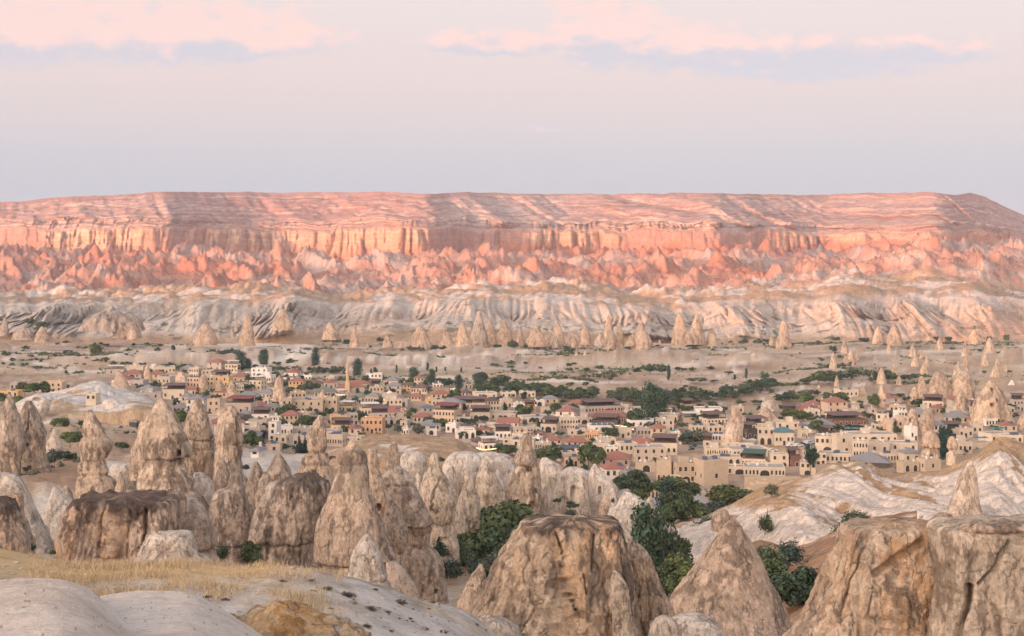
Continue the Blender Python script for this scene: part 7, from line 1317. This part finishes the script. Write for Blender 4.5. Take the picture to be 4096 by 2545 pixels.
# bushes dotted on the dry plain
for k in range(190):
    x = tr_.uniform(0, 4096); y = 1365 + 160 * tr_.random()**1.3; h = tr_.uniform(6, 17)
    if x > 3300 and y > 1400 and tr_.random() < .3: continue
    tree('Z', x * CROPS['Z'][2], y * CROPS['Z'][2], h * CROPS['Z'][2], h * tr_.uniform(1.1, 2.0) * CROPS['Z'][2], tr_.choice('BBBR'), group='bushes dotted on the dry plain')
for t in [('N', 650, 1110, 45, 90, 'B', 1440), ('N', 580, 1115, 50, 80, 'B', 1440), ('N', 490, 1105, 40, 60, 'B', 1440), ('N', 1320, 1115, 60, 100, 'B', 1430), ('N', 1110, 1180, 70, 60, 'R', 1200), ('N', 1470, 1160, 60, 80, 'B', 1300), ('N', 1820, 1090, 40, 50, 'B', 1450), ('N', 1910, 1092, 40, 70, 'B', 1450), ('N', 2192, 1108, 60, 44, 'R', 1400), ('N', 2310, 1085, 50, 60, 'B', 1450), ('N', 1120, 1085, 30, 70, 'B', 1450), ('L', 590, 1165, 50, 110, 'B', 1380), ('L', 680, 1168, 40, 110, 'B', 1380), ('L', 1120, 1140, 40, 90, 'B', 1340), ('L', 1210, 1135, 60, 70, 'B', 1340), ('L', 1340, 1135, 45, 140, 'B', 1340), ('L', 1620, 1175, 60, 110, 'B', 1260), ('L', 60, 1110, 40, 60, 'B', 1380), ('L', 300, 1095, 40, 60, 'B', 1400), ('K', 200, 980, 60, 90, 'B', 1490), ('K', 290, 995, 50, 130, 'B', 1480), ('K', 658, 1198, 95, 56, 'R', None), ('K', 2300, 1095, 40, 110, 'B', 1420), ('K', 830, 1088, 34, 40, 'B', None), ('K', 175, 1155, 40, 60, 'R', None), ('K', 930, 1122, 26, 28, 'B', None), ('K', 1095, 1155, 30, 40, 'B', None), ('K', 1205, 1200, 85, 24, 'P', None)]:
    tree(*t)
# past the three hundred largest, the smallest trees of the belts become one mass of foliage
small = sorted([t for t in TREES if t['kind'] == 'R'], key=lambda t: -t['h'])[290:] + [t for t in TREES if t['kind'] != 'R' and t['group'] in ('tree belt behind the village', 'belts and clumps of trees') and t['h'] < 24]
mv, mf, mc, off = [], [], [], 0
for t in small:
    cr = [ch for ch in t['o'].children if ch.name.startswith('crown')][0]; me = cr.data; nv = len(me.vertices)
    co = np.empty(nv * 3, np.float32); me.vertices.foreach_get('co', co); co = co.reshape(-1, 3) * np.array(cr.scale); a = t['o'].rotation_euler.z
    co = np.stack([co[:, 0] * math.cos(a) - co[:, 1] * math.sin(a), co[:, 0] * math.sin(a) + co[:, 1] * math.cos(a), co[:, 2]], 1) + np.array(t['o'].location)
    cc = np.empty(nv * 4, np.float32); me.color_attributes['Col'].data.foreach_get('color', cc)
    mv.append(co); mc.append(cc.reshape(-1, 4)[:, :3] * tr_.uniform(.75, 1.3)); mf += [tuple(i + off for i in p.vertices) for p in me.polygons]; off += nv
    for ch in list(t['o'].children): bpy.data.objects.remove(ch)
    bpy.data.objects.remove(t['o'])
ids = set(map(id, small)); TREES = [t for t in TREES if id(t) not in ids]
me = bpy.data.meshes.new('distant_trees'); me.from_pydata([tuple(v) for v in np.concatenate(mv).tolist()], [], mf); me.update()
a = me.color_attributes.new('Col', 'FLOAT_COLOR', 'POINT'); cc = np.ones((off, 4), np.float32); cc[:, :3] = np.concatenate(mc); a.data.foreach_set('color', cc.ravel()); me.materials.append(M_leaf)
tag(link('distant_trees', me), kind='stuff')
# labels for the trees
SP = {'B': 'bush', 'R': 'round leafy tree', 'P': 'narrow poplar', 'C': 'dark pointed conifer', 'O': 'silvery grey-green tree', 'L': 'dark pine with a bare trunk'}
def tzone(t):
    y = t['y']; x = t['x']
    if y > 1900 or (y > 1750 and x < 800): return 'in the rocks' if t['kind'] == 'B' else 'in the near valley'
    if y > 1560: return 'among the houses'
    if y > 1470: return 'at the far edge of the village'
    return 'on the plain behind the village'
TX_ = LANDX
def sizew(t): return 'large ' if t['h'] > 70 else 'small ' if t['h'] < 22 else ''
tg = {}
BT = {'bushes dotted on the dry plain': ('dark bush', 'on the dry plain before the white cliffs'), 'tree belt behind the village': ('green tree', 'in the dense belt along the back of the village'), 'belts and clumps of trees': ('leafy tree', 'among the scattered trees in and beyond the village')}
for g_, (w1, w2) in BT.items():
    for i, t in enumerate(sorted([t for t in TREES if t['group'] == g_], key=lambda t: t['x'])): tag(t['o'], f'{w1}, {ORD[min(i, len(ORD) - 1)]} from the left {w2}', KN[t['kind']][2], g_)
for t in TREES:
    if t['group'] in BT: continue
    near = min(LANDX, key=lambda q: abs(q[0] - t['x']))[1]
    tg.setdefault(f"{sizew(t)}{SP[t['kind']]} {tzone(t)} {near}", []).append(t)
for lb, ts in tg.items():
    ts.sort(key=lambda t: t['x'])
    for i, t in enumerate(ts):
        l_ = lb if len(ts) == 1 else (('left' if i == 0 else 'right') + ' one: ' + lb if len(ts) == 2 else ORD[min(i, len(ORD) - 1)] + ' from left: ' + lb)
        tag(t['o'], ' '.join(l_.split()[:16]), KN[t['kind']][2], 'trees and bushes of the valley' if t['kind'] != 'B' else 'bushes of the valley')

# ------------------------------------------------------------------ low scrub, dry grass and stones on the near shoulder
def scatter_stuff():
    r = np.random.RandomState(4)
    # golden grass: thin upright blades
    N = 90000; D = r.uniform(38, 60, N); xn = r.uniform(120, 2300, N)
    keep = r.uniform(0, 1, N) < (1 - sstep(1050, 1450, xn) * np.where(D > 50, .5, 1.0)) * (.4 + .6 * sstep(.0, .4, fbm(xn * .01, D * .2, 0 * D, 2, 3) + .3)); D = D[keep]; xn = xn[keep]; n = len(D)
    X = (xn - CX) / F * D; Z = gzf(xn, D) - .05; h = r.uniform(.06, .26, n) * (.5 + sstep(-.2, .3, fbm(X * .5, D * .5, 0 * X, 3, 8))); lean = r.normal(0, .09, (n, 2)); w_ = .014
    a = r.uniform(0, np.pi, n); dx_, dy_ = np.cos(a) * w_, np.sin(a) * w_
    p0 = np.stack([X - dx_, D - dy_, Z], 1); p1 = np.stack([X + dx_, D + dy_, Z], 1); p2 = np.stack([X + lean[:, 0], D + lean[:, 1], Z + h], 1)
    V = np.stack([p0, p1, p2], 1).reshape(-1, 3); Fq = np.arange(3 * n).reshape(n, 3)
    c = np.array([.60, .455, .275]) * r.uniform(.7, 1.2, (n, 1)); c = np.repeat(c, 3, 0)
    tag(link('dry_grass', mesh_np('dry_grass', V, Fq, c, False), M_grass), kind='stuff')
    # cushions of grey-brown scrub, each a countable plant
    tuft = []
    for q in range(3):
        m = 260; d = r.normal(size=(m, 3)); d[:, 2] = np.abs(d[:, 2]); d /= np.linalg.norm(d, axis=1)[:, None]; c0 = d * r.uniform(.1, .75, (m, 1)) * [1, 1, .7]; t = np.cross(d, r.normal(size=(m, 3))); t /= np.linalg.norm(t, axis=1)[:, None]
        V = np.stack([c0 - t * .05, c0 + t * .05, c0 + d * r.uniform(.2, .4, (m, 1)) * [1, 1, .8]], 1).reshape(-1, 3); me = mesh_np('shrub', V, np.arange(3 * m).reshape(m, 3), np.repeat(np.array([.15, .115, .08]) * r.uniform(.5, 1.3, (m, 1)), 3, 0), False); me.materials.append(M_grass); tuft.append(me)
    spots = [(1390, 2388, 52), (1480, 2440, 46), (1465, 2510, 40), (1600, 2415, 48), (1730, 2412, 24), (1310, 2360, 34), (1250, 2372, 26), (1410, 2420, 30), (1550, 2452, 24), (1320, 2440, 22), (1905, 2500, 22), (1260, 2450, 26), (1500, 2360, 22), (2010, 2500, 26), (510, 2385, 30), (680, 2340, 22), (830, 2390, 26), (900, 2405, 30), (1130, 2330, 30), (1700, 2520, 26), (1560, 2530, 22), (1640, 2480, 18), (1360, 2470, 18), (1240, 2330, 30)]
    spots += [(r.uniform(1150, 2050), r.uniform(2340, 2540), r.uniform(6, 16)) for k in range(70)]
    spots.sort(key=lambda s: s[0]); i = 0; i2 = 0
    for (x, y, wpx) in spots:
        DD = np.linspace(20, 66, 300); yy = HY + (CZ - gzf(np.full(300, x), DD)) / DD * F; k = np.argmax(yy <= y)
        if yy[k] > y: continue
        D_ = DD[k]; s = wpx * 1.35 / 2 / F * D_ / .8
        o = link('shrub', tuft[i % 3], None, None, ((x - CX) / F * D_, D_, float(gzf(np.array([x]), np.array([D_]))[0]) - .02)); o.scale = (s, s, s * .75); o.rotation_euler = (0, 0, r.uniform(0, 6.28))
        if wpx > 17: tag(o, f'grey-brown cushion shrub, {ORD[i]} from the left among the larger ones on the near slope', 'shrub', 'cushion shrubs on the near slope')
        else: tag(o, f'tiny grey-brown shrub tuft, {ORD[i2]} from the left on the bleached near slope', 'shrub', 'tiny shrub tufts on the near slope'); i2 += 1
        i += wpx > 17
    # loose stones
    st = []
    for q in range(3):
        v = r.normal(size=(14, 3)); v /= np.linalg.norm(v, axis=1)[:, None]; v *= r.uniform(.6, 1, (14, 1)) * [1, 1, .6]
        import bmesh
        bm = bmesh.new(); [bm.verts.new(tuple(map(float, p))) for p in v]; bmesh.ops.convex_hull(bm, input=bm.verts); me = bpy.data.meshes.new('stone'); bm.to_mesh(me); bm.free(); st.append(me)
    vs, fs = [], []; off = 0
    for k in range(1500):
        x = r.uniform(1100, 2150) if k % 3 else r.uniform(0, 1100); D_ = r.uniform(22, 62); s = abs(r.normal(0, .05)) + .02; me = st[k % 3]
        co = np.array([v.co[:] for v in me.vertices]) * s; a = r.uniform(0, 6.28); R_ = np.array([[math.cos(a), -math.sin(a), 0], [math.sin(a), math.cos(a), 0], [0, 0, 1]]); co = co @ R_.T + [(x - CX) / F * D_, D_, float(gzf(np.array([x]), np.array([D_]))[0]) + .0]
        vs += [tuple(p) for p in co]; fs += [tuple(i + off for i in p.vertices) for p in me.polygons]; off += len(co)
    me = bpy.data.meshes.new('loose_stones'); me.from_pydata(vs, [], fs); me.update(); tag(link('loose_stones', me, plain_mat('loose_stone', (.46, .38, .30), .95, .3, 8)), kind='stuff')
    hv = []
    for k in range(70):
        x0 = r.uniform(0, 4000); d0 = r.uniform(900, 1430); ln = r.uniform(60, 420); dd = r.normal(0, 25); m = int(ln / 3.2); t = r.uniform(0, 1, m); keep_ = perlin(t * ln * .03 + k, 0 * t, 0 * t) > -.25; t = t[keep_]
        xx = x0 + ln * t; DD_ = np.clip(d0 + dd * t + r.normal(0, 3, len(t)), 880, 1440); hv.append(np.stack([xx, DD_, r.uniform(.8, 2.6, len(t))], 1))
    for k in range(55):      # loose thickets
        x0 = r.uniform(0, 4096); d0 = r.uniform(880, 1440); m = r.randint(10, 60); hv.append(np.stack([x0 + r.normal(0, 30, m), np.clip(d0 + r.normal(0, 16, m), 870, 1450), r.uniform(.7, 2.2, m)], 1))
    hv = np.concatenate(hv); n = len(hv); xn, D, s = hv.T; X = (xn - CX) / F * D; Z = gzf(xn, D) - .3; dirs = r.normal(size=(n, 12, 3)); dirs[..., 2] = np.abs(dirs[..., 2]); dirs /= np.linalg.norm(dirs, axis=2)[..., None]
    P0 = np.stack([X, D, Z], 1)[:, None] + dirs * s[:, None, None] * r.uniform(.4, 1.0, (n, 12, 1)); T = r.normal(size=(n, 12, 3)); T /= np.linalg.norm(T, axis=2)[..., None]; B_ = np.cross(dirs, T); w3 = s[:, None, None] * .42
    V = np.stack([P0 - T * w3, P0 + B_ * w3, P0 + T * w3, P0 - B_ * w3], 2).reshape(-1, 3); c = np.repeat(np.repeat(np.array([.085, .115, .075]) * r.uniform(.6, 1.5, (n, 1)), 12, 0) * r.uniform(.7, 1.3, (n * 12, 1)), 4, 0)
    tag(link('hedges_and_thickets', mesh_np('hedges_and_thickets', V, np.arange(len(V)).reshape(-1, 4), c, False), M_grass), kind='stuff')
    # sparse low scrub far out on the plain, too small to count
    N = 12000; xn = r.uniform(-300, 4400, N); D = np.exp(r.uniform(math.log(250), math.log(1480), N)); X = (xn - CX) / F * D
    keep = fbm(X * .01, D * .01, 0 * D, 3, 9) > .04; keep &= ~((D > 380) & (D < 800) & (r.uniform(0, 1, N) < .6)); xn, D, X = xn[keep], D[keep], X[keep]; n = len(D)
    Z = gzf(xn, D) + .1; s = r.uniform(.25, 1.0, n); V = []; base = np.array([[0, 0, 1.1], [1, 0, .2], [0, 1, .2], [-1, 0, .2], [0, -1, .2]])
    jit = r.uniform(.7, 1.2, (n, 5, 1)); V = base[None] * jit * s[:, None, None] + np.stack([X, D, Z], 1)[:, None]
    f = np.array([[0, 1, 2], [0, 2, 3], [0, 3, 4], [0, 4, 1]]); Fq = (f[None] + (np.arange(n) * 5)[:, None, None]).reshape(-1, 3)
    c = np.repeat(np.array([.13, .135, .085]) * r.uniform(.6, 1.6, (n, 1)), 5, 0)
    tag(link('low_scrub', mesh_np('low_scrub', V.reshape(-1, 3), Fq, c, False), M_grass), kind='stuff')
scatter_stuff()

# ------------------------------------------------------------------ cars, lamp posts, parasols, lights
def car_parts(colname, col):
    bodym = plain_mat('car_paint_' + colname, col, .35, .02, spec=.5)
    prof = [(-2.2, .35), (-2.2, .85), (-1.35, .98), (-.75, 1.42), (.75, 1.45), (1.45, 1.0), (2.2, .9), (2.2, .35)]
    b = MB().prism(prof, -.85, .85).mesh('body'); b.materials.append(bodym)
    g = MB().prism([(-1.2, .98), (-.72, 1.36), (.7, 1.38), (1.28, 1.0)], -.862, .862).mesh('side_windows'); g.materials.append(M_glass)
    w_ = MB().tube((0, -.1, 0), (0, .1, 0), .33, .33, 12).mesh('wheel'); w_.materials.append(M_wall['k'])
    return b, g, w_
CARS = {'white': car_parts('white', (.75, .74, .72)), 'grey': car_parts('grey', (.25, .26, .28)), 'dark blue': car_parts('dark_blue', (.05, .07, .12))}
def car(c, x, y, colr, label, D=None, rot=.1, zoff=0, kind='car'):
    D = D or ground_depth(float(nx(c, x)), float(ny(c, y)), 330); b, g, w_ = CARS[colr]
    root = link('parked_car', None, None, None, P3(float(nx(c, x)), float(ny(c, y)), D)); root.rotation_euler = (0, 0, rot)
    link('body', b, None, root); link('side_windows', g, None, root)
    for i in (-1, 1):
        for j in (-1, 1): link('wheel', w_, None, root, (1.35 * i, .8 * j, .33))
    tag(root, label, 'car', 'cars parked in the village')
car('D', 940, 1300, 'white', 'white car parked alone on the grey road below the cave hotel')
for i, (x, y, cc) in enumerate([(1655, 770, 'white'), (1690, 770, 'white'), (1735, 772, 'white'), (1925, 722, 'white'), (1960, 722, 'white'), (2000, 722, 'white')]):
    car('D', x, y, cc, f"white car parked on the hotel terrace, {ORD[i]} from the left in the two short rows", D=ground_depth(float(nx('D', x)), float(ny('D', y)), 330), rot=.3)
for i, (x, y, cc) in enumerate([(10, 758, 'grey'), (30, 772, 'dark blue'), (70, 748, 'white'), (100, 752, 'white'), (130, 770, 'grey')]):
    car('E', x, y, cc, f'{cc} car in the car park above the pine, {ORD[i]} from the left', rot=.15 * i)
for i, (x, y, cc) in enumerate([(720, 1150, 'grey'), (755, 1160, 'dark blue'), (770, 1190, 'grey'), (735, 1205, 'dark blue')]):
    car('B', x, y, cc, f'{cc} car parked under the trees left of the beige house, {ORD[i]} from the left', rot=.3 * i)
for i, (x, y) in enumerate([(570, 280), (600, 285), (640, 282), (690, 300), (730, 300)]): car('B', x, y, 'white', f'white van-like car beside the poplars, {ORD[i]} from the left', rot=.1)
car('C', 1300, 828, 'white', 'white car in the street in front of the long beige house'); car('G', 540, 905, 'white', 'white car at the left end of the covered bazaar')
def lamp_post(c, x, yt, yb, label):
    D = ground_depth(float(nx(c, x)), float(ny(c, yb)), 380); h = (yb - yt) / CROPS[c][2] / F * D
    root = link('street_lamp', None, None, None, P3(float(nx(c, x)), float(ny(c, yb)), D)); MB().tube((0, 0, 0), (0, 0, h), .13, .07, 8).build('pole', M_metal, root)
    MB().tube((0, 0, h * .98), (1.1, 0, h), .05, .05, 6).build('arm', M_metal, root); MB().box(.8, 1.5, -.14, .14, h - .06, h + .08).build('lamp_head', M_metal, root)
    tag(root, label, 'street lamp', 'poles and street lamps of the village')
lamps = [('C', 724, 740, 945), ('C', 820, 430, 500), ('C', 1658, 430, 520), ('C', 1715, 460, 560), ('C', 1830, 480, 560), ('C', 1975, 510, 600), ('C', 2125, 520, 610), ('C', 1955, 680, 790), ('G', 708, 570, 665), ('G', 878, 600, 700), ('G', 1045, 620, 700), ('G', 1208, 890, 1020), ('G', 1735, 680, 760), ('G', 625, 520, 570), ('D', 1150, 1190, 1340), ('D', 1118, 1260, 1330), ('D', 1048, 1320, 1480), ('D', 430, 1030, 1150), ('D', 497, 480, 600), ('B', 670, 260, 370), ('B', 1632, 350, 480), ('B', 2375, 700, 760), ('A', 1655, 640, 790), ('D', 82, 220, 300), ('D', 362, 250, 330), ('D', 702, 280, 370), ('E', 115, 930, 1000), ('E', 760, 490, 560), ('C', 1660, 820, 900), ('C', 2190, 760, 900)]
lamps.sort(key=lambda l: float(nx(l[0], l[1])))
for i, l in enumerate(lamps): lamp_post(*l, f'tall thin grey street lamp post, {ORD[i]} from the left across the village')
def parasol(c, x, y, w_, label, col='l', h=2.6):
    D = ground_depth(float(nx(c, x)), float(ny(c, y)), 330); W = w_ / CROPS[c][2] / F * D / 2
    root = link('parasol', None, None, None, P3(float(nx(c, x)), float(ny(c, y)), D)); MB().tube((0, 0, 0), (0, 0, h), .06, .06, 6).build('pole', M_metal, root)
    MB().poly([(-W, -W, h - .3), (W, -W, h - .3), (W, W, h - .3), (-W, W, h - .3), (0, 0, h + .5)], [(0, 1, 4), (1, 2, 4), (2, 3, 4), (3, 0, 4), (3, 2, 1, 0)]).build('canopy', M_roof[col], root)
    tag(root, label, 'parasol', 'parasols on the terraces')
parasol('D', 1320, 690, 110, 'left white parasol on the terrace below the painted chimney'); parasol('D', 1410, 690, 110, 'middle white parasol on the terrace below the painted chimney'); parasol('D', 1538, 705, 85, 'single white parasol right of the painted chimney')
parasol('D', 1102, 665, 60, 'white parasol beside the grey-green trees'); parasol('D', 640, 820, 60, 'small pale parasol on the rock terrace left of the cave hotel'); parasol('G', 1460, 765, 60, 'grey-white parasol behind the tall poplars'); parasol('C', 1390, 735, 90, 'white tent roof in the middle of the village')
parasol('D', 930, 785, 70, 'green parasol right of the grey-green trees', 'u'); parasol('D', 1010, 788, 70, 'second green parasol, under the grey-green trees', 'u'); parasol('C', 760, 745, 60, 'teal parasol right of the maroon canopy', 'u'); parasol('B', 570, 940, 120, 'wide white awning behind the twin-backed spire'); parasol('C', 770, 800, 90, 'red awning right of the peach hotel', 'n')
def shade_sail():
    D = ground_depth(float(nx('B', 1190)), float(ny('B', 1045)), 330); z = CZ - (ny('B', 985) - HY) / F * D; s = D / F / CROPS['B'][2]; px = (nx('B', 1192) - CX) / F * D
    root = link('shade_sail', None, None, None, (px, D + 2, z)); tag(root, 'white winged shade sail on a roof terrace left of the knob-headed chimney', 'awning')
    MB().poly([(-118 * s, 0, 6 * s), (-40 * s, -1, 22 * s), (0, -1.5, 26 * s), (40 * s, -1, 22 * s), (118 * s, 0, 2 * s), (38 * s, 1.5, -4 * s), (0, 2.5, -46 * s), (-38 * s, 1.5, -4 * s), (0, 0, 8 * s)], [(0, 1, 8), (1, 2, 8), (2, 3, 8), (3, 4, 8), (4, 5, 8), (5, 6, 8), (6, 7, 8), (7, 0, 8)]).build('sail', M_roof['l'], root)
    MB().tube((0, 0, -60 * s), (0, 0, 8 * s), .12, .08, 8).build('mast', M_metal, root)
shade_sail()
def string_lights(c, pts, label, n):
    pts = [(float(nx(c, x)), float(ny(c, y))) for x, y in pts]; D = ground_depth(pts[0][0], pts[0][1] + 26, 330)
    root = link('string_lights', None, None, None, P3(pts[0][0], pts[0][1], D)); tag(root, label, 'lights'); o = Vector(P3(pts[0][0], pts[0][1], D)); W = [Vector(P3(x, y, D)) - o for x, y in pts]
    m = MB(); [m.tube(a, b, .03, .03, 4) for a, b in zip(W[:-1], W[1:])]; m.build('cable', M_metal, root)
    bm_ = MB().tube((0, 0, -.26), (0, 0, .0), .13, .2, 6).mesh('bulb'); bm_.materials.append(M_bulb)
    xs = np.linspace(0, len(W) - 1.001, n)
    for k in range(n):
        i = int(xs[k]); f = xs[k] - i; link('bulb', bm_, None, root, W[i].lerp(W[i + 1], f) + Vector((0, -.05, -.05)))
string_lights('G', [(770, 912), (860, 922), (945, 932)], 'upper string of lit orange bulbs left of the poplars', 16); string_lights('G', [(885, 946), (1000, 962), (1120, 966), (1248, 978)], 'lower string of lit orange bulbs in front of the poplars', 30)
string_lights('C', [(930, 1182), (1000, 1205), (1080, 1200), (1160, 1188)], 'lit orange bulbs round the white restaurant left of the two-window chimney', 18); string_lights('C', [(860, 720), (960, 722), (1060, 726)], 'small lit bulbs under the timber terrace roof', 10); string_lights('C', [(1500, 662), (1640, 664)], 'small lit bulbs along a dark terrace roof behind the trees', 8)
string_lights('E', [(270, 425), (390, 420)], 'small lit bulbs on the cream terrace at the right', 8)
# rows of parked quad bikes on the pale ground by the white cliffs
r_ = random.Random(9); q = MB().box(-.9, .9, -.4, .4, .35, .8).box(-.3, .9, -.2, .2, .8, 1.05).mesh('body'); q.materials.append(M_wall['d']); wq = MB().tube((0, -.12, 0), (0, .12, 0), .3, .3, 8).mesh('wheel'); wq.materials.append(M_wall['k'])
for row, (y, xa, xb, n_) in enumerate([(1024, 1980, 2190, 26), (1046, 1930, 2090, 20), (1062, 2150, 2240, 10)]):
    for k in range(n_):
        x = xa + (xb - xa) * k / n_ + r_.uniform(-1, 1); D = 1440; X, Y = float(nx('K', x)), float(ny('K', y)); D = ground_depth(X, Y, 900)
        root = link('quad_bike', None, None, None, P3(X, Y - 1, D)); root.rotation_euler = (0, 0, 1.2 + r_.uniform(-.2, .2)); root.scale = (1.3, 1.3, 1.3); link('body', q, None, root)
        for i in (-1, 1):
            for j in (-1, 1): link('wheel', wq, None, root, (.6 * i, .42 * j, .3))
        tag(root, f"dark red quad bike, {ORD[k]} from the left in the {['back', 'middle', 'short front'][row]} parked row", 'quad bike', 'quad bikes parked by the white cliffs')
